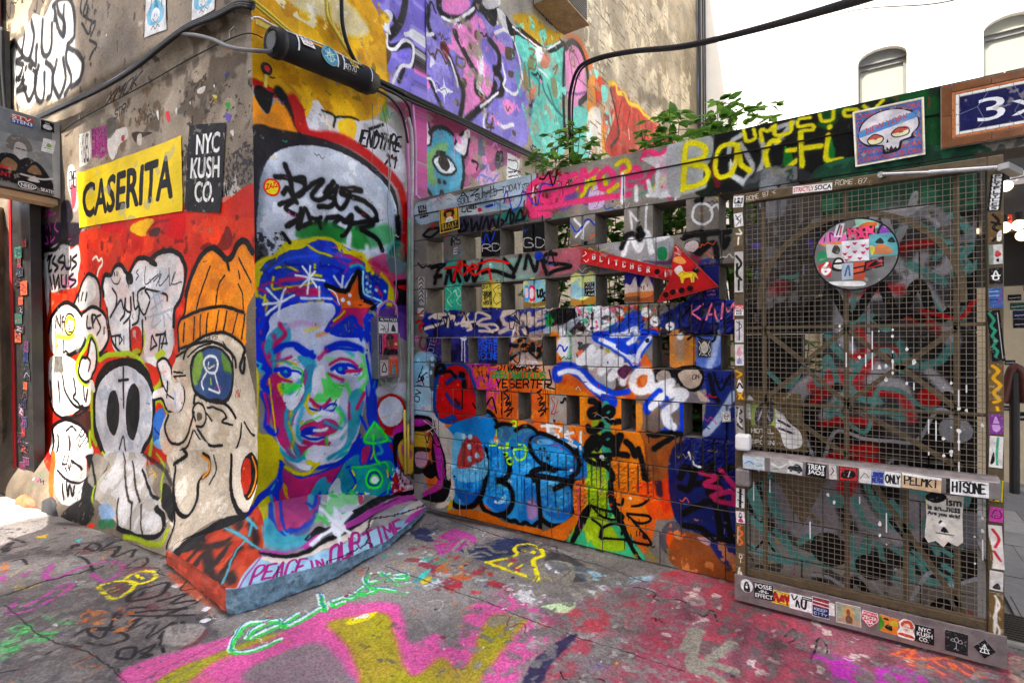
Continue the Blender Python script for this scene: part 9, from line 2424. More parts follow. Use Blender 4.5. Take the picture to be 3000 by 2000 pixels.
# ------------------------------------------------------------------ printed things: posters, stickers, signs
def printmat(name,w,h,bg,cmds,ppm,rough=.6,spec=.12,crease=.006):
    c=Canvas(0,0,w/h,1,ppm,bg)
    for ln in [q.strip() for q in cmds.split(';') if q.strip()]:
        f=ln.split(' '); k=f[0]; a=w/h
        if k in 'BT':   # B col bold text x0 y0 x1 y1 h
            t=f[3].replace('_',' '); x0,y0,x1,y1,hh=map(float,f[4:9]); sl=float(f[9]) if len(f)>9 else 0
            if k=='B': c.type(t,(x0*a,y0),(x1*a,y1),(x0*a+sl*hh,y0+hh),f[1],float(f[2]))
            else: c.text(t,(x0*a,y0),(x1*a,y1),(x0*a+sl*hh,y0+hh),float(f[2]),f[1],.01)
        else:           # F/P col pts ; S/L/C/Q col width pts
            st=2 if k in 'FP' else 3; P=np.array([float(v) for v in ' '.join(f[st:]).replace(',',' ').split()]).reshape(-1,2)*[a,1]
            if k in 'FP': c.fill(P,f[1],.006,1,k=='F')
            else: c.stroke(P,float(f[2]),f[1],.012,1,k in 'SC',k in 'CQ')
    n=fractal(c.H,c.W,6,len(name),4)[...,None]; c.a[...,:3]*=.84+.3*n; c.a[...,:3]*=1+(c.g-.5)[...,None]*.10; n=fractal(c.H,c.W,14,len(cmds)+7,4); c.a[...,:3]+=(lin('a8a39a')-c.a[...,:3])*(np.clip((n-.69)*22,0,1)*.6)[...,None]
    m,nt,nd,lk,b=nodemat('print_'+name+str(len(MATS))); uv=nd.new('ShaderNodeUVMap'); t=nd.new('ShaderNodeTexImage'); t.image=c.image(name); t.extension='EXTEND'; lk.new(uv.outputs[0],t.inputs[0]); lk.new(t.outputs[0],b.inputs['Base Color'])
    b.inputs['Roughness'].default_value=rough; b.inputs['Specular IOR Level'].default_value=spec
    pos=nd.new('ShaderNodeNewGeometry').outputs['Position']; lk.new(bump(nd,lk,noise(nd,lk,pos,26,5,.6,.8),.6,crease),b.inputs['Normal']); return m
def sheet(name,quad,bg,cmds,parent=None,out=None,label=None,cat=None,group=None,ppm=220,shape=None,wrap=None,thick=.0012,rough=.6,back='paper_white'):
    """a thin sheet on four corner points (upper left, upper right, lower right, lower left); shape = outline in unit coordinates"""
    q=[np.array(p,float) for p in quad]; w=(np.linalg.norm(q[1]-q[0])+np.linalg.norm(q[2]-q[3]))/2; h=(np.linalg.norm(q[3]-q[0])+np.linalg.norm(q[2]-q[1]))/2
    m=printmat(name,w,h,bg,cmds,ppm,rough); M(back)
    bil=lambda u,v: (q[3]*(1-u)+q[2]*u)*(1-v)+(q[0]*(1-u)+q[1]*u)*v
    b=MB(); uvs=[]
    if wrap is not None:
        N=14
        for j in range(N+1):
            for i in range(N+1): b.v.append(tuple(wrap(bil(i/N,j/N)))); uvs.append((i/N,j/N))
        b.f=[(j*(N+1)+i,j*(N+1)+i+1,(j+1)*(N+1)+i+1,(j+1)*(N+1)+i) for j in range(N) for i in range(N)]; b.m=[0]*len(b.f)
    else:
        S_=shape or [(0,0),(1,0),(1,1),(0,1)]; n=np.cross(q[2]-q[3],q[0]-q[3]); n/=np.linalg.norm(n); o=np.array(out,float) if out is not None else 0; k=len(S_)
        for dz in (thick,0):
            for u,v in S_: b.v.append(tuple(bil(u,v)+n*dz+o)); uvs.append((u,v))
        b.f=[tuple(range(k)),tuple(range(2*k-1,k-1,-1))]+[(i,i+k,(i+1)%k+k,(i+1)%k) for i in range(k)]; b.m=[0]+[1]*(k+1)
    U=np.array(uvs); o=b.build(name,[m,M(back)],parent,uvf=lambda c:U)
    return tag(o,label,cat,group) if label else o
def wA(p): s,z=np.array([p[0]]),np.array([p[1]]); r=fA_(s,z)[0]; return (r[0]+nA[0]*.006,r[1]+nA[1]*.006,r[2])
PG='posters pasted on the front wall'
def onA4(*P): return [(p[0],p[1]) for p in P]
sheet('poster',onA4((2.369,2.818,0.000),(0.782,2.822,0.000),(0.794,2.299,0.000),(2.386,2.364,0.000)),'e3c416','B 17171a .075 CASERITA .05 .17 .92 .21 .58 .05',wrap=wA,label='large yellow poster with black CASERITA lettering on the plaster wall',cat='poster',group=PG)
sheet('poster',onA4((0.680,2.868,0.000),(0.270,2.802,0.000),(0.354,2.234,0.000),(0.775,2.300,0.000)),'1d1d20','B e4e4e2 .06 NYC .24 .66 .86 .68 .22;B e4e4e2 .06 KUSH .12 .385 .88 .40 .23;B e4e4e2 .06 CO. .26 .11 .78 .12 .23;L 1d1d20 .008 .34,.66 .36,.9;L 1d1d20 .008 .7,.66 .72,.9;L 1d1d20 .008 .5,.38 .5,.64;L 1d1d20 .008 .2,.38 .2,.64;L 1d1d20 .008 .7,.38 .72,.64;L 1d1d20 .008 .4,.1 .42,.36;L 1d1d20 .008 .63,.1 .65,.36',wrap=wA,label='black poster with white NYC KUSH CO. stencil lettering',cat='poster',group=PG)
pal='F 6fb4d8 .1,.45 .5,.65 .9,.45 .8,.2 .2,.2;S 22262a .02 .25,.5 .28,.7 .3,.8;S 22262a .03 .3,.8 .12,.74;S 22262a .03 .3,.8 .5,.76;S 22262a .03 .3,.8 .2,.9;S 22262a .03 .3,.8 .42,.88;S 22262a .02 .78,.5 .76,.72 .74,.8;S 22262a .03 .74,.8 .9,.76;S 22262a .03 .74,.8 .6,.76;S 22262a .03 .74,.8 .84,.88;F 3a8aa8 .4,.45 .5,.72 .62,.45;F e4eaee .3,.4 .5,.5 .7,.4 .65,.25 .35,.25;S 26282c .012 .36,.3 .5,.22 .66,.3;S 26282c .015 .44,.38 .44,.34;S 26282c .015 .56,.38 .56,.34;S 22262a .015 .3,.1 .4,.16 .5,.08 .6,.16 .7,.1'
sheet('poster',onA4((1.145,3.979,0.000),(0.882,3.908,0.000),(0.892,3.569,0.000),(1.180,3.593,0.000)),'d9dadc',pal,wrap=wA,label='torn white paste-up with blue palm trees above the cable bundle',cat='poster',group=PG)
sheet('poster',onA4((0.579,3.832,0.000),(0.319,3.763,0.000),(0.325,3.527,0.000),(0.591,3.542,0.000)),'d9dadc',pal,wrap=wA,label='second white palm tree paste-up, partly behind the cables near the corner',cat='poster',group=PG)
sheet('poster',[(-3.960,1.713,3.795),(-3.735,1.731,3.738),(-3.740,1.731,3.584),(-3.965,1.713,3.607)],'5a4878','P 46365f 0,0 1,0 .5,1;L c46a7a .02 .2,.3 .8,.3;L 8a7ab0 .02 .3,.5 .7,.5;L 8a7ab0 .02 .1,.14 .9,.14;L 26203a .02 .4,.1 .5,.9;L 26203a .02 .6,.1 .5,.9;Q d8d4da .03 0,0 1,0 .5,1',shape=[(0,0),(1,.0),(.55,1),(.5,1)],label='purple triangular brick-pattern paste-up between the palm sheets',cat='poster',group=PG)
sheet('poster',[(-4.991,1.630,4.266),(-4.582,1.662,4.149),(-4.598,1.661,3.667),(-5.010,1.629,3.706)],'c9a83a','F d8607a .3,.78 .6,.72 .8,.8 .8,1 .3,1;F 3f7a4a 0,.6 .4,.5 .3,.42 .05,.44;F e0c04a .1,.5 .4,.46 .5,.4;F b8d0d8 .6,.72 .9,.62 .7,.5 .55,.5;F d86a8a .75,.62 .95,.55 .9,.45 .7,.45;F 2a9a8a .6,.3 .75,.3 .7,.15 .6,.18;F 9ab02a .4,.14 .8,.16 .75,.04 .45,.06;L 22201e .02 .5,.7 .55,.45 .65,.3 .6,.1;L 22201e .02 .1,.55 .55,.45;L 22201e .02 .9,.6 .55,.45;L 22201e .02 .75,.7 .6,.45;Q 22201e .02 .3,.95 .9,.9',shape=[(.55,.0),(.68,.10),(.85,.12),(.8,.22),(.72,.3),(.86,.42),(1,.55),(.96,.68),(.85,.75),(.92,1),(.4,1),(.5,.75),(.42,.62),(.05,.68),(0,.62),(.1,.58),(0,.5),(.3,.42),(.55,.33),(.62,.22),(.4,.15),(.35,.1)],label='colourful cut-out paper bird with striped wings high on the front wall',cat='poster',group=PG)
sheet('poster',[(-2.825,3.120,2.490),(-2.621,3.120,2.503),(-2.609,3.120,2.242),(-2.811,3.120,2.228)],'d9ae22','P 1d1a18 .04,.03 .96,.03 .96,.97 .04,.97;P d9ae22 .08,.28 .92,.28 .92,.95 .08,.95;F 1d1a18 .25,.62 .5,.74 .75,.6 .75,.45 .5,.4 .25,.48;F b8281e .25,.66 .5,.78 .78,.66 .7,.6 .5,.66 .3,.6;F c98a3a .38,.56 .62,.56 .6,.44 .5,.4 .4,.44;S 1d1a18 .03 .42,.88 .46,.82 .5,.88 .54,.82 .6,.88;F e8e4e0 .3,.3 .7,.3 .62,.42 .38,.42;S b8281e .04 .3,.36 .3,.44;S b8281e .04 .7,.36 .72,.46;B d9ae22 .02 G.R.O.A.T. .1 .09 .9 .09 .16',label='yellow GROAT poster with a crowned figure on the lintel',cat='poster',thick=.002)
sk='P 3d5a9c .035,.035 .965,.035 .965,.965 .035,.965'
for i in range(7): sk+=';B c24a3c .02 CARNIVOROUSFLORA .05 %.3f .95 %.3f .085'%(.06+i*.13,.06+i*.13)
sk+=';F 1a1a1e .06,.55 .12,.75 .3,.88 .5,.92 .72,.88 .9,.74 .93,.52 .84,.4 .86,.33 .7,.3 .64,.16 .42,.14 .4,.28 .2,.32 .1,.42;F dcd8de .08,.55 .14,.74 .3,.86 .5,.9 .7,.86 .88,.72 .91,.53 .82,.41 .8,.36 .66,.32 .62,.2 .44,.2 .42,.3 .22,.35 .11,.44;P 4a86c8 .07,.5 .92,.68 .92,.8 .07,.62;B b8463c .02 NEW_YORK .18 .56 .78 .69 .1;F e4e0b0 .2,.44 .3,.5 .42,.44 .4,.36 .26,.35;F c24a3c .2,.44 .24,.5 .34,.51 .42,.45;F e4e0b0 .54,.47 .64,.54 .78,.5 .76,.42 .62,.4;F c24a3c .54,.47 .6,.55 .74,.56 .78,.5;C 1a1a1e .016 .2,.44 .3,.52 .42,.44 .38,.35 .24,.35;C 1a1a1e .016 .54,.47 .64,.56 .78,.5 .76,.41 .6,.4;P 1a1a1e .46,.33 .5,.33 .48,.4;P 1a1a1e .42,.14 .43,.24 .45,.2 .47,.26 .5,.2 .53,.27 .56,.2 .6,.24 .62,.14;S 1a1a1e .012 .3,.43 .33,.43;S 1a1a1e .012 .65,.47 .7,.47;Q ece8e0 .03 0,0 1,0 1,1 0,1;Q c9b04a .012 .03,.03 .97,.03 .97,.97 .03,.97'
sheet('poster',[(-0.059,3.110,2.499),(0.220,3.110,2.501),(0.225,3.110,2.232),(-0.048,3.110,2.225)],'e6e2da',sk,label='square skull poster with blue NEW YORK band on the dark coping',cat='poster',ppm=330,thick=.002)
sheet('sticker',[(-0.690,3.124,0.962),(-0.644,3.124,0.971),(-0.640,3.124,0.911),(-0.687,3.124,0.904)],'e4e4e2','Q 1a1a1c .03 .08,.06 .92,.06 .92,.94 .08,.94;F 1a1a1c .2,.6 .35,.82 .65,.82 .8,.6 .7,.35 .6,.2 .4,.2 .3,.35;F e4e4e2 .26,.6 .4,.77 .6,.77 .74,.6 .64,.36 .56,.26 .44,.26 .36,.36;F 1a1a1c .3,.56 .42,.62 .44,.46;F 1a1a1c .56,.46 .58,.62 .7,.56;F 1a1a1c .47,.38 .53,.38 .5,.44',label='small white skull sticker on a blue block beside the gate',cat='sticker',ppm=80)
sheet('sticker',[(-0.818,3.124,1.375),(-0.745,3.124,1.375),(-0.746,3.124,1.274),(-0.819,3.124,1.273)],'2a2a2c','F b8b2a8 .2,.6 .5,.9 .8,.6 .7,.3 .4,.2;S d8d4cc .03 .05,.9 .2,.7 .1,.5 .25,.3 .1,.1;S d8d4cc .03 .9,.9 .8,.7 .95,.4 .8,.2 .9,.05;S d8d4cc .03 .3,.1 .5,.14 .7,.06',label='black patterned sticker with a pale blot on a blue block',cat='sticker',ppm=80)

# mosaic name sign at the right end of the coping
mo=empty('mosaic_sign',(.7,3.1,2.38),'tiled mosaic name sign with blue panel reading 3x1 framed in brown tiles','sign')
ym=YW-.022; X0,X1,Z0,Z1=.281,.95,2.243,2.528
MB().box((X0,ym,Z0),(X1,YW-.013,Z1)).build('backing','grout',mo)
def tile(x0,x1,z0,z1,mat,nm,d=.008,g=.0012): MB().box((x0+g,ym-d,z0+g),(x1-g,ym-.0005,z1-g)).build(nm,mat,mo,bevel=.0015)
bw=.038
for z0,z1 in ((Z0,(Z0+Z1)/2),((Z0+Z1)/2,Z1)): tile(X0,X0+bw,z0,z1,'tile_brown','border_tile')
for k in range(5): x=X0+bw+k*.135; tile(x,min(X1,x+.135),Z0,Z0+bw,'tile_brown','border_tile'); tile(x,min(X1,x+.135),Z1-bw,Z1,'tile_brown','border_tile')
a,c,e,f_=X0+bw,X1,Z0+bw,Z1-bw
for lv,mat,nm in ((0,'tile_orange','orange_tile'),(1,'tile_white','white_tile')):
    wd=.013; A0,E0,F0=a+lv*wd,e+lv*wd,f_-lv*wd; n=5 if lv==0 else 4
    for k in range(n): z=E0+(F0-E0)*k/n; tile(A0,A0+wd,z,z+(F0-E0)/n,mat,nm,.006,.0008)
    for k in range(14):
        x=A0+wd+k*.045
        if x<X1-.02: tile(x,x+.045,E0,E0+wd,mat,nm,.006,.0008); tile(x,x+.045,F0-wd,F0,mat,nm,.006,.0008)
sheet('name_panel',[(a+.028,ym-.0005,f_-.028),(X1,ym-.0005,f_-.028),(X1,ym-.0005,e+.028),(a+.028,ym-.0005,e+.028)],'1a1c4c','B dfe2e6 .0 3x1 .1 .16 .62 .16 .66;L 8a8ea8 .012 .0,.5 .1,.62 .16,1;L 8a8ea8 .012 .1,.62 .14,.2 .1,0;L 8a8ea8 .012 .3,1 .34,.6 .3,.3 .36,0;L 8a8ea8 .012 .34,.6 .48,.4 .6,.5;L 8a8ea8 .012 .48,.4 .46,0;L 8a8ea8 .012 .44,1 .5,.78 .48,.4;L 1a1c22 .05 .33,.7 .44,.75 .5,.72;L 1a1c22 .05 .33,.3 .42,.45;L 1a1c22 .04 .55,.2 .56,.55',parent=mo,thick=.005,rough=.15)


# ------------------------------------------------------------------ stickers on the gate
yF=YG-.0245; jr=random.Random(3)
def st(x0,y0,x1,y1,Y,bg,cmds,nm='sticker',**k):   # sticker from two opposite image-plane corners already turned to metres
    global jr; cx,cz=(x0+x1)/2,(y0+y1)/2; a=jr.gauss(0,.045); Y=Y-jr.random()*.0004; c,s=math.cos(a),math.sin(a)
    return sheet(nm,[(cx+(x-cx)*c-(z-cz)*s,Y,cz+(x-cx)*s+(z-cz)*c) for x,z in ((x0,y1),(x1,y1),(x1,y0),(x0,y0))],bg,cmds,gate,ppm=k.pop('ppm',90),**k)
R_=GX1; L_=GX0
KN='1a1a1c'
yK=YG-.0345; kz=GZ0-.022
def kick(cx,w,h,bg,cmds,dz=0,shape=None):
    x=L_+cx; w*=1.14; h*=1.3; st(x-w/2,kz+.06+dz-h/2,x+w/2,kz+.06+dz+h/2,yK,bg,cmds,shape=shape)
circ=[(.5+.5*math.cos(a),.5+.5*math.sin(a)) for a in np.linspace(0,6.0,20)]
kick(.055,.052,.052,'e4e4e2','F 1a1a1c .3,.1 .3,.6 .5,.85 .7,.6 .75,.1;F e4e4e2 .4,.4 .5,.7 .6,.4 .5,.3;S 1a1a1c .06 .4,.55 .6,.55',.02,circ)
kick(.135,.078,.062,KN,'B eeeeec .06 POSSE .06 .66 .94 .66 .26;B eeeeec .06 -IN- .25 .38 .75 .38 .2;B eeeeec .06 EFFECT .05 .08 .95 .08 .24',.012)
kick(.215,.076,.05,'e0c23a','S b02028 .2 .12,.2 .2,.8 .35,.2;S b02028 .2 .45,.3 .55,.7 .6,.3;S b02028 .2 .7,.75 .8,.4 .9,.8;S b02028 .14 .8,.4 .8,.1;C 1a1a1c .03 .05,.2 .2,.9 .6,.9 .95,.8 .9,.15 .4,.1',.0)
kick(.300,.084,.058,'e8e8e6','S 1a1a1c .08 .1,.9 .2,.6 .35,.9;S 1a1a1c .1 .3,.2 .35,.6 .45,.2;S 1a1a1c .12 .55,.7 .55,.3 .7,.2 .75,.7;P 1a1a1c .55,.75 1,.75 1,.95 .55,.95;S e8e8e6 .04 .6,.85 .95,.85',0)
kick(.385,.062,.072,'22284e','P a02c34 .05,.52 .95,.52 .95,.95 .05,.95;L e4e0e0 .05 .05,.62 .95,.58;L e4e0e0 .05 .05,.8 .95,.76;Q ececec .04 0,0 1,0 1,1 0,1;T b8c4e8 .03 KEEP .12 .34 .85 .32 .12;T b8c4e8 .03 CITY .12 .12 .85 .1 .12',0)
kick(.43,.022,.045,'e0dcd6','S b8b0a8 .04 .2,.4 .8,.5',.005)
kick(.497,.086,.072,'9aa08a','F c99a5a .35,.1 .3,.7 .5,.95 .7,.7 .68,.1;F 8a4a30 .42,.6 .5,.8 .58,.6 .5,.4;F 6a4a42 .4,.1 .42,.42 .62,.42 .66,.1;S c98a6a .12 .3,.2 .12,.1;S c98a6a .12 .7,.2 .9,.1;Q e8e6e2 .03 0,0 1,0 1,1 0,1',0)
kick(.580,.060,.058,'c2303c','Q e8e4e2 .04 .04,.5 .1,.94 .9,.94 .96,.5 .5,.04;B e8e4e2 .03 INTERSTATE .1 .74 .9 .74 .12;B e8e4e2 .06 ZECER .12 .46 .88 .46 .2;B e8e4e2 .06 ESA .28 .2 .72 .2 .2',.004,[(.5,0),(.85,.25),(1,.6),(.92,.95),(.08,.95),(0,.6),(.15,.25)])
kick(.650,.062,.058,'d87a2a','F 3a8a2a 0,0 .3,.5 0,.9;F 1a1a1c .3,.3 .6,.6 .7,.2;F c8b02a .5,.5 .8,.9 1,.6;F 1a1a1c .2,.8 .5,.75 .4,.9',-.002)
kick(.715,.058,.066,'e8e2dc','F c2442a .2,.6 .3,.9 .7,.95 .85,.6;F e8c4b0 .35,.4 .35,.75 .65,.75 .65,.4 .5,.3;S 1a1a1c .03 .4,.6 .46,.6;S 1a1a1c .03 .56,.6 .62,.6;S b02028 .04 .46,.46 .54,.46;F c2442a .1,.1 .9,.1 .8,.24 .2,.24',-.001,[(.1,0),(.9,0),(1,.2),(.85,.5),(.95,.75),(.7,1),(.3,1),(.05,.75),(.15,.5),(0,.2)])
kick(.778,.058,.058,KN,'B e4e4e2 .06 NYC .2 .66 .8 .66 .24;B e4e4e2 .06 KUSH .1 .36 .9 .36 .24;B e4e4e2 .06 CO. .22 .08 .7 .08 .22',-.006)
kick(.885,.066,.07,'222226','C c8c8c8 .02 .4,.6 .5,.75 .6,.6 .5,.5;C c8c8c8 .02 .25,.55 .35,.65 .45,.52;C c8c8c8 .02 .55,.52 .7,.66 .75,.5;S c8c8c8 .02 .5,.5 .5,.2 .6,.15;S c8c8c8 .02 .5,.25 .4,.15',-.006)
kick(.975,.062,.062,'1c1c1e','Q e4e4e2 .04 .3,.3 .7,.3 .5,.75;L e4e4e2 .04 .5,.75 .5,.3;L e4e4e2 .04 .3,.5 .7,.5',-.004,[(.5,0),(1,.5),(.5,1),(0,.5)])
yP=YG-.0855
def bar(cx,w,bg,cmds,h=.064,dz=0): x=L_+cx; st(x-w/2,zb-.010+dz-h/2,x+w/2,zb-.010+dz+h/2,yP,bg,cmds)
bar(.10,.10,'b8c4cc','S 5a8ac8 .1 .1,.4 .3,.6 .5,.4;S d8d8d8 .1 .5,.7 .9,.6;S 3a9a5a .06 .6,.3 .9,.35'); bar(.215,.08,'a8a4a0','S d8d6d2 .14 .1,.6 .5,.4 .9,.7;S 3a8a6a .05 .2,.2 .5,.3')
bar(.285,.062,'c8c8c6','F 1a1a1c .03,.3 .1,.55 .35,.62 .5,.8 .8,.75 .97,.5 .95,.28;S 8a8a8a .06 .4,.66 .7,.68;F 4a4a4c .15,.16 .3,.16 .3,.36 .15,.36;F 4a4a4c .7,.16 .86,.16 .86,.36 .7,.36')
bar(.372,.084,KN,'B f0f0ee .07 TREAT .08 .54 .92 .54 .36;B f0f0ee .07 JAOS .12 .12 .9 .12 .36',.066); bar(.440,.03,'c8c2bc','S 2a2628 .06 .2,.3 .6,.6 .4,.8')
bar(.500,.072,'b82a2c','Q 1a1a1c .1 0,0 1,0 1,1 0,1;F 161618 .1,.35 .3,.75 .8,.75 .9,.4 .6,.2 .2,.2;S e0e0e0 .05 .5,.3 .6,.7',.066); bar(.565,.045,'d0ccc8','S 6a6664 .05 .1,.3 .5,.7 .8,.4'); bar(.612,.045,'9aa4c8','T 2a3a8a .08 JOHNNY .06 .55 .94 .55 .3;T 2a3a8a .08 MEANT .06 .15 .94 .15 .3')
bar(.665,.058,'e4e4e2','B 1a1a1c .08 ONLY .06 .2 .94 .2 .6'); bar(.765,.135,'c8ac88','T 1a1a1c .08 PELMKT .08 .25 .9 .3 .55;S f0eeea .2 .0,.95 .5,.9 1,.95'); bar(.915,.135,'e4e4e2','P 1a1a1c 0,0 .1,0 .1,1 0,1;T 1a1a1c .1 HISONE .16 .2 .9 .25 .6;S 1a1a1c .05 .3,.9 .6,.95')
# top rail and stiles
st(L_-.0,2.06,L_+.05,2.118,yF,'e6e6e4','P 1a1a1c .1,.35 .1,.9 .3,.7 .5,.9 .7,.7 .9,.9 .9,.35;P e6e6e4 .2,.45 .2,.7 .8,.7 .8,.45;F 1a1a1c .35,.45 .5,.65 .65,.45;B 1a1a1c .03 DAILY .2 .2 .8 .2 .12;B 1a1a1c .03 BASQ .2 .04 .8 .04 .12')
st(L_+.275,GZ1-.043,L_+.44,GZ1-.008,yF+.001,'e8e4e2','B c02c34 .04 STRICTLY .02 .2 .54 .2 .62;B 1a1a1c .06 SOCA .57 .2 .98 .2 .62')
zx=L_+.06; st(L_+.06,GZ1-.044,L_+.20,GZ1-.006,yF+.0012,'5f4f33','T d8d4c8 .06 ROME.87.< .03 .2 .98 .3 .6'); st(L_+.45,GZ1-.042,L_+.60,GZ1-.006,yF+.0012,'5f4f33','T d8d4c8 .06 ROME.87. .03 .2 .95 .3 .6')
for z0,z1,bg,c in ((1.96,2.03,'e2e2e0','S 1a1a1c .05 .2,.1 .6,.4 .3,.6 .8,.8;S 1a1a1c .05 .2,.9 .5,.5;S 1a1a1c .05 .7,.2 .8,.6'),(1.86,1.95,'6a5a3a','S e8e6e2 .09 .5,.1 .5,.5;S e8e6e2 .09 .2,.7 .8,.7 .5,.95'),(1.62,1.83,'b8b4ae','S 1a1a1c .05 .2,.9 .8,.7 .2,.5 .8,.3;S 1a1a1c .05 .3,.7 .3,.4;S 1a1a1c .05 .5,.3 .5,.06'),(1.50,1.555,'ececea','P c23038 0,.6 1,.6 1,1 0,1;B f0eeee .04 HELLO .1 .68 .9 .68 .22;T 1a1a1c .04 MASU .15 .34 .85 .34 .18;T 1a1a1c .04 BDK .2 .08 .8 .08 .18'),(1.36,1.48,'c8c4c0','S 5a3a8a .05 .5,.9 .5,.1;S 1a1a1c .03 .2,.9 .8,.7 .2,.5'),(1.24,1.35,'d8d4d0','F d890a0 .2,.6 .5,.9 .8,.6 .5,.4;F 8a8ac0 .2,.1 .5,.4 .8,.1'),(1.06,1.22,'6a5330','S d89a1c .06 .2,.95 .8,.85 .3,.75;S d89a1c .06 .3,.2 .7,.05;S d89a1c .06 .3,.05 .7,.25;F e4e4e2 .1,.35 .5,.7 .9,.35 .5,.25;S 1a1a1c .05 .2,.4 .5,.55 .8,.4'),(.88,1.03,'8a8480','S 2a2826 .05 .2,.95 .8,.8 .2,.65 .8,.5 .2,.35 .8,.2;S c8c4c0 .05 .5,.9 .3,.5 .7,.3'),(.50,.60,'d8d4d0','S 1a1a1c .12 .5,.95 .5,.05;S 1a1a1c .05 .2,.8 .8,.7;S 1a1a1c .05 .2,.4 .8,.3'),(.42,.48,'e4d8d8','F b02c6a .2,.1 .5,.45 .8,.1;F 1a1a1c .3,.5 .5,.95 .7,.5;F f0e0d8 .38,.6 .5,.8 .62,.6'),(.30,.41,'6a5330','S d8642a .1 .5,.95 .3,.8 .7,.6 .3,.4 .7,.2 .4,.05;S e8e0d0 .03 .2,.9 .2,.1'),(.20,.26,'6a5330','Q e4e0d8 .05 .35,.6 .65,.6 .65,.9 .35,.9;L e4e0d8 .05 .5,.6 .5,.2'),(.055,.19,'6a5330','T e4e0d8 .03 ATC .3 .1 .7 .1 .7;S e4e0d8 .06 .5,.95 .3,.7 .7,.5 .4,.3 .6,.05')): st(L_+.004,z0,L_+.046,z1,yF,bg,c)
fl='Q 1a1a1c .02 0,0 1,0 1,1 0,1'
for i,ch in enumerate('FLYFLYLES'): fl+=';P ececea .2,%.3f .8,%.3f .85,%.3f .15,%.3f;B 1a1a1c .05 %s .3 %.3f .7 %.3f .075'%(.885-i*.108,.885-i*.108,.985-i*.108,.985-i*.108,ch,.90-i*.108,.90-i*.108)
for z0,z1,bg,c in ((1.90,2.05,KN,fl),(1.77,1.89,'6a5330','S 161618 .08 .3,.95 .7,.7 .3,.5 .8,.3 .3,.05;S 161618 .07 .2,.7 .8,.6;F e4e4e2 .6,.3 .9,.4 .9,.05 .6,.05'),(1.68,1.76,'c8c8c4','F 7a8a7a 0,0 .3,0 .3,1 0,1;F c03038 .4,.5 .6,.7 .9,.5 .6,.35;F 1a1a1c .5,.2 .7,.3 .7,.1'),(1.60,1.665,KN,'C eeeeec .08 .3,.3 .5,.8 .7,.3;S eeeeec .08 .2,.5 .8,.5'),(1.50,1.585,'3a5a9a','L 8ab0d8 .05 .05,.8 .7,.8;L 8ab0d8 .05 .05,.6 .7,.6;L 1a2a5a .05 .05,.4 .7,.4;F 6a4a8a .6,.1 .9,.4 .95,.9 .7,.5'),(1.28,1.49,'141416','S 2a8a6a .05 .2,.95 .5,.8 .2,.7 .5,.6 .2,.5 .5,.4 .2,.3 .5,.2 .3,.1;S d8d8d8 .012 .8,.95 .8,.05'),(1.07,1.27,'6a5330','S d8a01c .06 .3,.95 .7,.85 .3,.7 .8,.55 .3,.4 .7,.25 .3,.2;S d8a01c .05 .5,.1 .55,.04'),(.98,1.06,'7a3a8a','F c89ad8 .2,.3 .5,.9 .8,.3 .5,.1;S 2a1a3a .05 .3,.5 .7,.5'),(.84,.97,'d8d4d0','S 3aa07a .06 .6,.95 .55,.5 .6,.1;F 1a1a1c .1,.1 .4,.2 .3,.5'),(.70,.79,'d8bc1c','F 161618 .2,.1 .3,.9 .6,.8 .5,.1;S 3a8a5a .05 .8,1 .8,0'),(.615,.675,'c2409a','C 2a1a2a .05 .2,.3 .4,.8 .8,.7 .8,.3;S 2a1a2a .04 .4,.3 .4,.6'),(.42,.60,'d8d2cc','S c02c38 .05 .3,.9 .7,.7 .4,.5;S c02c38 .05 .3,.4 .7,.2;F 6a5330 0,.0 .2,.3 .0,.7'),(.33,.41,'c8c4be','F 2a2a2e .2,.1 .6,.4 .8,.1'),(.06,.32,'6a5330','T d8d4cc .02 STOCK .3 .2 .5 .6 .3;S d8d4cc .03 .4,.95 .7,.8 .3,.6 .7,.4 .4,.2 .6,.05')): st(R_-.046,z0,R_-.004,z1,yF,bg,c)
st(-.54,.82,-.27,1.10,yb+.0115,'5f4f33','F e2e2e2 .0,.6 .1,.95 .25,.75 .3,.55 .1,.5;F e2e2e2 .4,.85 .6,.8 .75,.5 .95,.3 .95,.05 .7,.02 .6,.3 .45,.5;P 9ab04a .12,.4 .55,.4 .55,.8 .12,.8;F 3a3450 .2,.42 .25,.75 .5,.78 .48,.45;S c8c4d0 .03 .25,.5 .35,.7 .45,.5;S 2a2040 .04 .6,.5 .78,.4;S 2a2040 .04 .6,.36 .82,.28;T e2e2e0 .02 HOTEL .12 .26 .5 .26 .07;T e2e2e0 .02 A .28 .16 .36 .16 .06;T e2e2e0 .02 SPOON .1 .05 .5 .05 .07',nm='plate_paint',ppm=200)
# poster on the mesh and torn scraps
ism=[(0,.1),(.1,0),(.3,.06),(.5,-.04),(.62,.08),(.85,.02),(1,.12),(.98,.6),(1.02,1),(.6,.98),(.2,1.02),(.02,.92),(.05,.5)]
st(.205,.475,.335,.70,YG-.003,'d6d0c4','F 1a1a1c .0,.86 .3,.8 .55,.9 .5,1 .0,1;B 1a1a1c .05 ism .56 .78 .93 .79 .14;B 1a1a1c .04 is_an .08 .66 .42 .66 .09;B 1a1a1c .04 ...ness .44 .66 .9 .66 .09;B 1a1a1c .04 Are_you_sick? .08 .54 .9 .54 .09;F 1a1a1c .42,.26 .5,.36 .62,.26;F e8e8e4 .38,.36 .46,.46 .56,.38;F 1a1a1c .36,.4 .4,.48 .46,.46;L 1a1a1c .015 .3,.22 .75,.22;F d8a03a 0,.55 .05,.75 0,.9',shape=ism,nm='mesh_poster')
rg=random.Random(9)
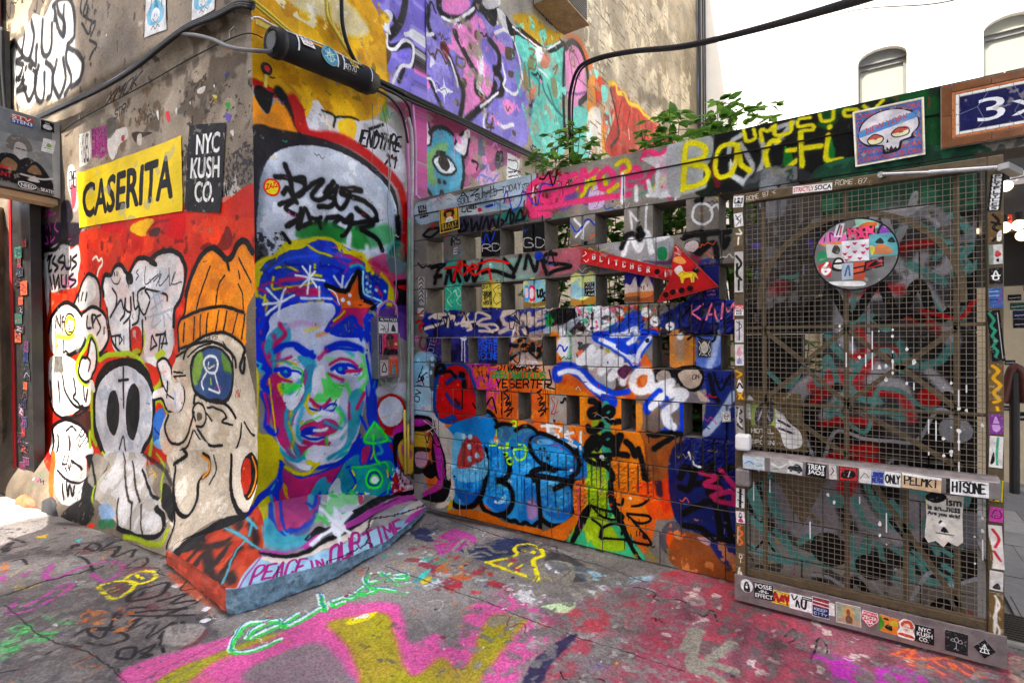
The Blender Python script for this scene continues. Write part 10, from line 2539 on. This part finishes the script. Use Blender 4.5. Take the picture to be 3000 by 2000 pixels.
for cx,cz,n_ in ((-.10,1.37,7),(.05,1.33,10),(.12,1.26,10),(.30,1.10,8),(.27,.95,8),(.36,.93,5),(.39,.62,6),(.43,.5,5),(-.47,.66,2),(-.36,.64,2),(-.20,.56,3),(.02,.55,3),(.10,.52,2)):
    b=MB()
    for i in range(n_):
        x=GX0+.035+round((cx+rg.uniform(-.06,.06)-GX0-.035)/.0254)*.0254; z=cz+rg.uniform(-.09,.09)
        if i%3==1: h_=rg.uniform(.02,.10); b.box((x-.0022,YG-.0028,z-h_),(x+.0022,YG-.0012,z))
        else: w_=rg.uniform(.003,.010); b.prism([(x+w_*rg.uniform(.5,1.1)*math.sin(a),YG-.004,z+w_*rg.uniform(.6,1.8)*math.cos(a)) for a in np.linspace(0,5.5,8)],(0,.0015,0))
    tag(b.build('paper_scraps','paper_white',gate),kind='stuff')

# round sign covered in stickers
rs_=empty('round_sign',(-.05,2.885,1.77),'round black-rimmed sign covered in colourful stickers hung on the gate mesh','sign')
cX,cZ,rr=-.049,1.768,.168
MB().tube([(cX,YG-.006,cZ),(cX,YG-.028,cZ)],rr,48).build('disc','black_plastic',rs_)
rc='F 6a6a6a .0,.0 1,0 1,1 0,1;F b0c4a8 .3,.75 .6,.95 .75,.85 .6,.75;P 9ad0b8 .52,.88 .78,.84 .78,.98 .5,1;F d0642a .54,.88 .64,.94 .76,.92 .74,.87;P 141416 .4,.72 .74,.7 .74,.88 .4,.88;T e84a7a .03 KNOW .42 .80 .72 .80 .07;T e84a7a .03 MAD .44 .72 .72 .72 .07;F d86ab0 .06,.74 .2,.86 .38,.8 .38,.7 .1,.68;S 2a1a2a .015 .12,.72 .14,.82;S 2a1a2a .015 .2,.72 .2,.84 .26,.78;S 2a1a2a .015 .3,.72 .34,.8;S e8842a .03 .1,.68 .36,.68;P dcdcdc .24,.78 .34,.76 .38,.96 .28,.96;L 4a3a6a .02 .28,.8 .32,.94;L c0404a .02 .32,.8 .34,.92;F 2a1a3a .76,.76 .84,.92 .96,.84 .9,.7;F 8a4ab0 .79,.77 .85,.89 .93,.83 .88,.73;F e8e4e8 .84,.86 .87,.86 .87,.83;P e6e6ea .34,.40 .67,.40 .67,.70 .34,.70'
for x,y in ((.5,.66),(.42,.62),(.6,.62),(.38,.52),(.5,.54),(.6,.52),(.44,.47),(.4,.43),(.56,.44),(.65,.57)): rc+=';F c0285a %.3f,%.3f %.3f,%.3f %.3f,%.3f %.3f,%.3f'%(x,y-.03,x+.03,y+.01,x,y+.005,x-.03,y+.01)
rc+=';P 5aa8b0 .67,.44 1,.44 1,.76 .67,.76;F c87a4a .7,.5 .8,.62 .95,.5 .85,.46;F 2a2a2a .74,.64 .8,.7 .84,.62;F 2a2a2a .88,.64 .93,.7 .97,.62;F e0c84a .7,.46 .74,.56 .68,.6;F 2a8a5a .02,.48 .1,.6 .18,.5 .1,.4;P c4c4c0 .16,.48 .34,.46 .34,.66 .14,.68;F 3a3636 .22,.56 .26,.66 .32,.6 .3,.52;F c02c30 .04,.36 .2,.42 .2,.2 .1,.24;S f0f0ee .04 .16,.4 .1,.3 .14,.24 .19,.3 .12,.31;F 1a1a1c .22,.3 .26,.46 .36,.44 .36,.28;F e8e4e0 .24,.34 .28,.44 .34,.42 .34,.3;P 1a1a1c .24,.37 .35,.37 .35,.4 .24,.4;P a8b8c4 .34,.14 .48,.14 .48,.38 .34,.38;S 3a5a8a .02 .38,.2 .42,.34 .44,.2;P c8543a .48,.12 .62,.14 .62,.38 .48,.38;S 1a1a1c .02 .49,.3 .61,.32;S 1a1a1c .02 .49,.22 .61,.24;P 1a1a1c .6,.24 .84,.3 .84,.44 .62,.38;P b02a2c .63,.27 .82,.32 .82,.41 .64,.36;F 161618 .66,.3 .74,.38 .8,.34;F e8e8e6 .16,.12 .3,.06 .6,.04 .6,.1 .4,.12'
sheet('sign_face',[(cX-rr*.96,YG-.0285,cZ+rr*.96),(cX+rr*.96,YG-.0285,cZ+rr*.96),(cX+rr*.96,YG-.0285,cZ-rr*.96),(cX-rr*.96,YG-.0285,cZ-rr*.96)],'c8c4be',rc,rs_,shape=[(.5+.5*math.cos(a),.5+.5*math.sin(a)) for a in np.linspace(0,2*math.pi*.975,40)],ppm=330,thick=.001)

# red arrow sign
ar=empty('arrow_sign',(-1.1,3.05,1.75),'red metal arrow sign with round sockets spelling GLITCHER pointing at the gate','sign')
yA=3.075
AQ=[(-1.529,3.075,1.971),(-0.952,3.075,1.788),(-0.932,3.075,1.931),(-0.699,3.075,1.674),(-1.038,3.075,1.601),(-0.961,3.075,1.727),(-1.549,3.075,1.881)]
xs_=[p[0] for p in AQ]; zs_=[p[2] for p in AQ]; ax0,ax1,az0,az1=min(xs_),max(xs_),min(zs_),max(zs_); AU=lambda p:((p[0]-ax0)/(ax1-ax0),(p[2]-az0)/(az1-az0))
SK=[(-1.451,3.070,1.908),(-1.399,3.070,1.890),(-1.348,3.070,1.872),(-1.298,3.070,1.857),(-1.246,3.070,1.842),(-1.195,3.070,1.827),(-1.145,3.070,1.810),(-1.092,3.070,1.797),(-0.988,3.070,1.765)]
acm='F a8141a 0,0 1,0 1,1 0,1;F c21a1e 0,.3 .5,.4 .9,.6 .7,.9 .1,.9'
arw=(ax1-ax0)/(az1-az0)
for p,ch in zip(SK,'GLITCHER!'):
    u,v=AU(p); acm+=';T ece4e4 .022 %s %.4f %.4f %.4f %.4f .085'%(ch,u-.012,v-.04,u+.012,v-.04)
H6=[(-1.040,3.070,1.781),(-0.989,3.070,1.640),(-0.947,3.070,1.653),(-0.895,3.070,1.660),(-0.848,3.070,1.669),(-0.815,3.070,1.769)]
for p in H6:
    u,v=AU(p); acm+=';F 140606 %s'%' '.join('%.4f,%.4f'%(u+.045*math.cos(a)/arw,v+.045*math.sin(a)) for a in np.linspace(0,5.8,12))
for q in ('.02,.86 .05,.9 .04,.94','.03,.8 .05,.76 .07,.8','.71,.82 .73,.86 .75,.8','.73,.76 .76,.72','.73,.68 .76,.64'): acm+=';S ece4e4 .012 '+q
acm+=';F e8a04a .70,.66 .76,.7 .80,.6 .76,.58;F d8dcd8 .72,.5 .76,.56 .78,.46 .74,.42;S 3ab09a .012 .86,.48 .88,.5;S 3ab09a .012 .92,.4 .95,.42'
sheet('arrow_plate',[(ax0,yA,az1),(ax1,yA,az1),(ax1,yA,az0),(ax0,yA,az0)],'b0181c',acm,ar,shape=[AU(p) for p in AQ][::-1],ppm=420,thick=.004,rough=.35,back='red_metal')
b=MB()
for p,q in zip(AQ,AQ[1:]+AQ[:1]):
    b.bar((p[0],yA+.014,p[2]),(q[0],yA+.014,q[2]),.006,.036,(0,-1,0))
b.build('folded_edge','red_metal',ar)
for p in SK: MB().tube([(p[0],yA-.005,p[2]),(p[0],yA-.012,p[2])],[.0225,.0195],18,cap=False).build('socket_rim','red_metal',ar)
for p in H6: MB().tube([(p[0],yA-.0045,p[2]),(p[0],yA-.0075,p[2])],[.0235,.0215],18,cap=False).build('hole_rim','dark_red',ar)
lp=(-0.864,3.066,1.739); x,z=lp[0],lp[2]
sheet('lion_sticker',[(x-.055,yA-.0062,z+.036),(x+.065,yA-.0062,z+.036),(x+.065,yA-.0062,z-.036),(x-.055,yA-.0062,z-.036)],'d8b41c','S 3a2a10 .03 .1,.75 .25,.9 .35,.7;S 3a2a10 .025 .35,.75 .7,.75 .8,.5;S 3a2a10 .025 .3,.1 .32,.45;S 3a2a10 .025 .72,.1 .74,.5',ar,shape=[(.2,0),(.3,0),(.36,.4),(.62,.42),(.66,0),(.8,0),(.82,.5),(1,.2),(.9,.7),(.75,.85),(.4,.85),(.3,1),(.1,.95),(0,.7),(.12,.5)],ppm=60)

# meter box with stickers on the side wall
bx_=empty('meter_box',(-3.1,2.85,1.15),'narrow wall box covered in stickers among the wires','box')
BQ=[(-3.060,2.687,1.562),(-3.060,2.899,1.562),(-3.060,2.892,1.091),(-3.060,2.673,1.093)]
ya,yb_=BQ[0][1],BQ[1][1]; za,zc=BQ[2][2],BQ[0][2]
MB().box((-3.145,ya,za),(-3.062,yb_,zc)).build('case','grey_metal',bx_,bevel=.006)
def bs(u0,u1,v0,v1,bg,c): sheet('sticker',[(-3.061,ya+(yb_-ya)*u0,za+(zc-za)*v1),(-3.061,ya+(yb_-ya)*u1,za+(zc-za)*v1),(-3.061,ya+(yb_-ya)*u1,za+(zc-za)*v0),(-3.061,ya+(yb_-ya)*u0,za+(zc-za)*v0)],bg,c,bx_,ppm=90)
bs(.04,.96,.93,.99,KN,'B ececea .05 FLYFLYLES .1 .2 .95 .2 .6'); bs(.04,.94,.74,.92,'d0ccc8','S 1a1a1c .06 .1,.8 .3,.5 .1,.3;S 1a1a1c .08 .5,.9 .5,.2;F 2a2a2e .65,.2 .75,.8 .9,.2;T 1a1a1c .05 YU .2 .1 .45 .1 .3')
bs(.2,.94,.38,.73,'c22a52','F 1c1416 .1,.0 .15,.35 .4,.3 .9,.25 .95,0;F 6a3a2a .3,.3 .25,.7 .45,.9 .7,.75 .7,.4 .5,.25;F 26262c .22,.75 .45,1 .75,.85 .7,.75;F e0b82a .75,.5 .9,.6 .95,.45'); bs(.04,.19,.4,.7,'1c1a3a','S 8a8ac8 .03 .5,.9 .4,.1'); bs(.1,.45,.05,.30,'b8b0a8','C 2a2826 .08 .2,.3 .5,.8 .8,.3;S c8742a .08 .1,.9 .8,.9'); bs(.5,.95,.06,.36,'c8482a','F 3a8a8a .3,.1 .5,.7 .7,.1;F 7a4a3a .42,.66 .5,.82 .58,.66;P d0605a .1,.8 .9,.8 .9,.98 .1,.98')
MB().tube(curve3([(-3.09,ya+.02,zc),(-3.08,ya+.03,zc+.07),(-3.08,(ya+yb_)/2+.02,zc+.13),(-3.08,yb_-.01,zc+.09),(-3.09,yb_,zc+.02)]),.011,8).build('elbow_conduit','conduit_pink',bx_,smooth=True)
for k,(dy,dz,r_) in enumerate(((0,-.06,.09),(.03,-.10,.12),(.01,-.04,.10),(.05,-.08,.08))):
    yy=(ya+yb_)/2+dy; cable([(-3.1,yy-r_,za+.12),(-3.08,yy-r_*.8,za+dz*.3),(-3.07,yy,za+dz),(-3.08,yy+r_*.9,za+.02),(-3.1,yy+r_,za+.25+.1*k)],.0035,'wire_steel' if k%2 else 'conduit_green',['grey wire loop hanging tight under the meter box','lowest wire loop drooping under the meter box','green wire loop close under the meter box','small wire loop on the conduit side of the meter box'][k],'wire','wire','wire loops under the meter box',.03,5)
for t,w_,bg,c,sh in ((.20,.085,'d8d0cc','S 1a1a1c .05 .2,.9 .3,.75 .4,.9 .5,.75 .6,.9 .7,.75 .8,.9;C 1a1a1c .05 .2,.6 .35,.68 .42,.55;C 1a1a1c .05 .58,.6 .7,.7 .82,.55;S 1a1a1c .06 .15,.2 .3,.3 .4,.18 .55,.3 .7,.18 .85,.3;S c04048 .03 .1,.4 .9,.42',None),(.36,.13,'4a8a9a','C c8dcc0 .03 .3,.4 .5,.7 .7,.4 .5,.2;C 2a4a8a .05 .15,.5 .3,.8 .5,.95 .7,.8 .85,.5;S c8dcc0 .03 .5,.2 .5,.9;S c8dcc0 .03 .2,.4 .8,.7;S c8dcc0 .03 .8,.4 .2,.7',circ),(.56,.06,'c8a83a','T 1a1a1c .07 DONA .1 .3 .9 .35 .5',None),(.52,.10,'17171a','T d8d8d8 .06 42170 .05 .3 .95 .3 .5',None),(.60,.09,'17171a','T d8d8d8 .06 LEWB .05 .2 .9 .25 .6',None)):
    q=pa+ax*t; ph={.20:.55,.36:.15,.56:.45,.52:-.1,.60:.8}[t]; nr=Vector((math.cos(ph),0,math.sin(ph))); nr=(nr-ax*nr.dot(ax)).normalized(); up=ax.cross(nr)*-1 if ax.cross(nr).z<0 else ax.cross(nr); cc=q+nr*.0875; hw=w_/2; hh=w_*(.5 if bg!='17171a' else .3)
    sheet('sticker',[cc-ax*hw+up*hh,cc+ax*hw+up*hh,cc+ax*hw-up*hh,cc-ax*hw-up*hh],bg,c,cs,ppm=90,shape=sh)

# photo poster and stickers on the sign box
def sx(a,b,c,d,bg,cm,**k): return sheet(k.pop('nm','sticker'),[a,b,c,d],bg,cm,sb_,ppm=k.pop('ppm',120),**k)
sx((-5.853,1.103,3.131),(-5.853,1.506,3.106),(-5.853,1.519,2.710),(-5.853,1.098,2.724),'8a8c8a','F 6a6660 .3,.7 .36,.98 .6,1 .68,.75;F b8b4b0 .4,.6 .44,.86 .58,.84 .6,.62 .5,.5;F 1c1a1c .1,.0 .16,.5 .4,.6 .5,.52 .62,.6 .85,.45 .95,0;F 8a6a4a .2,.3 .3,.5 .45,.42 .4,.25;F 8a6a4a .6,.3 .72,.48 .82,.3;F 1c1a1c .1,.25 .9,.2 .9,.0 .1,0;S c8c4c0 .04 .5,.22 .8,.2 .98,.26;F c8c4c0 .6,.12 .7,.24 .78,.12;S 2a2628 .02 .44,.74 .5,.74;S 2a2628 .02 .53,.74 .58,.74;B c8262c .04 JHNNY .0 .24 .38 .22 .1;B c8262c .04 MEANT .0 .12 .36 .1 .1',nm='photo_poster')
sx((-5.852,1.251,3.297),(-5.852,1.390,3.288),(-5.852,1.389,3.215),(-5.852,1.252,3.219),'2a52a8','P c8482a 0,.5 1,.5 1,1 0,1;B ececea .06 STV .05 .55 .9 .55 .38;B ececea .06 STEN3 .05 .1 .95 .1 .38')
sx((-5.852,1.439,3.302),(-5.852,1.527,3.296),(-5.852,1.528,3.216),(-5.852,1.440,3.217),'1a1a1c','F ececea .15,.4 .3,.65 .7,.65 .85,.4 .7,.2 .3,.2;S ececea .06 .35,.8 .65,.8'); sx((-5.852,1.455,3.152),(-5.852,1.539,3.148),(-5.852,1.517,3.029),(-5.852,1.437,3.036),'e6e6e4','F 8ab04a .3,.5 .5,.7 .75,.5 .5,.4;S 1a1a1c .03 .2,.3 .8,.3')
sx((-5.852,1.281,2.750),(-5.852,1.407,2.736),(-5.852,1.406,2.684),(-5.852,1.285,2.691),'1a1a1c','C ececea .1 .05,.5 .2,.9 .8,.9 .95,.5 .7,.1 .2,.1;B ececea .06 NEED .18 .25 .85 .25 .5'); sx((-5.852,1.429,2.730),(-5.852,1.519,2.721),(-5.852,1.519,2.674),(-5.852,1.430,2.681),'2a2a2c','B ececea .05 SKATE! .04 .2 .96 .2 .6')
# stickers on the pilaster by the door, canopy boards and sunlit wall
rq=random.Random(21); cols=['7a2028','a8a4a0','1e2a5a','5a2a4a','2a5a4a','1c1a22','1c1a22','a84a2a','2a2230']
for i in range(26):
    s_=3.02+rq.random()*.2; z=.12+i*.085; w_=rq.uniform(.08,.18); h_=rq.uniform(.06,.13); o=.132-flare(z); P=[tuple(map(float,PA(a_,b_,.1325+.0004*i-flare(b_)))) for a_,b_ in ((s_+w_,z+h_),(s_,z+h_),(s_,z),(s_+w_,z))]
    sheet('sticker',P,rq.choice(cols),'S %s .08 .2,.8 .7,.6 .2,.4 .8,.2;S %s .06 .1,.3 .5,.7 .9,.4'%(rq.choice(cols),rq.choice(cols)),dr,ppm=40)
for i in range(12):
    x=.62+.16*(i%4)+rq.uniform(0,.05); k=i//4; z=(2.03,2.25,2.46)[k]+rq.uniform(0,.04); y=4.198+.06*k; w_=rq.uniform(.06,.13); sheet('sticker',[(x,y,z+w_*.7),(x+w_,y,z+w_*.7),(x+w_,y,z),(x,y,z)],rq.choice(['e4e4e2','b8b4b0','c8402a','1a1a1c']),'S %s .1 .2,.7 .5,.3 .8,.7;S %s .08 .1,.4 .9,.5'%(rq.choice(['1a1a1c','ececea']),rq.choice(cols)),ea,ppm=40)
for i in range(16):
    x=1.02+rq.uniform(0,.35); z=.5+i*.085; w_=rq.uniform(.06,.14); sheet('sticker',[(x,6.598,z+w_*.6),(x+w_,6.598,z+w_*.6),(x+w_,6.598,z),(x,6.598,z)],rq.choice(cols+['e4e4e2','1a1a1c']),'S %s .1 .2,.7 .5,.3 .8,.7;S ececea .08 .1,.4 .9,.5'%rq.choice(cols),pw,ppm=40)
for i in range(12):
    x=-.9+rq.uniform(0,1.0); z=rq.choice((1.75,1.85,2.2,2.35)); w_=rq.uniform(.08,.16); sheet('sticker',[(x,4.598,z+w_*.7),(x+w_,4.598,z+w_*.7),(x+w_,4.598,z),(x,4.598,z)],rq.choice(['e4e4e2','b8b4b0','c8402a','4a7ac0']),'S %s .1 .2,.7 .5,.3 .8,.7;S 1a1a1c .08 .1,.4 .9,.5'%rq.choice(cols),kk,ppm=40)
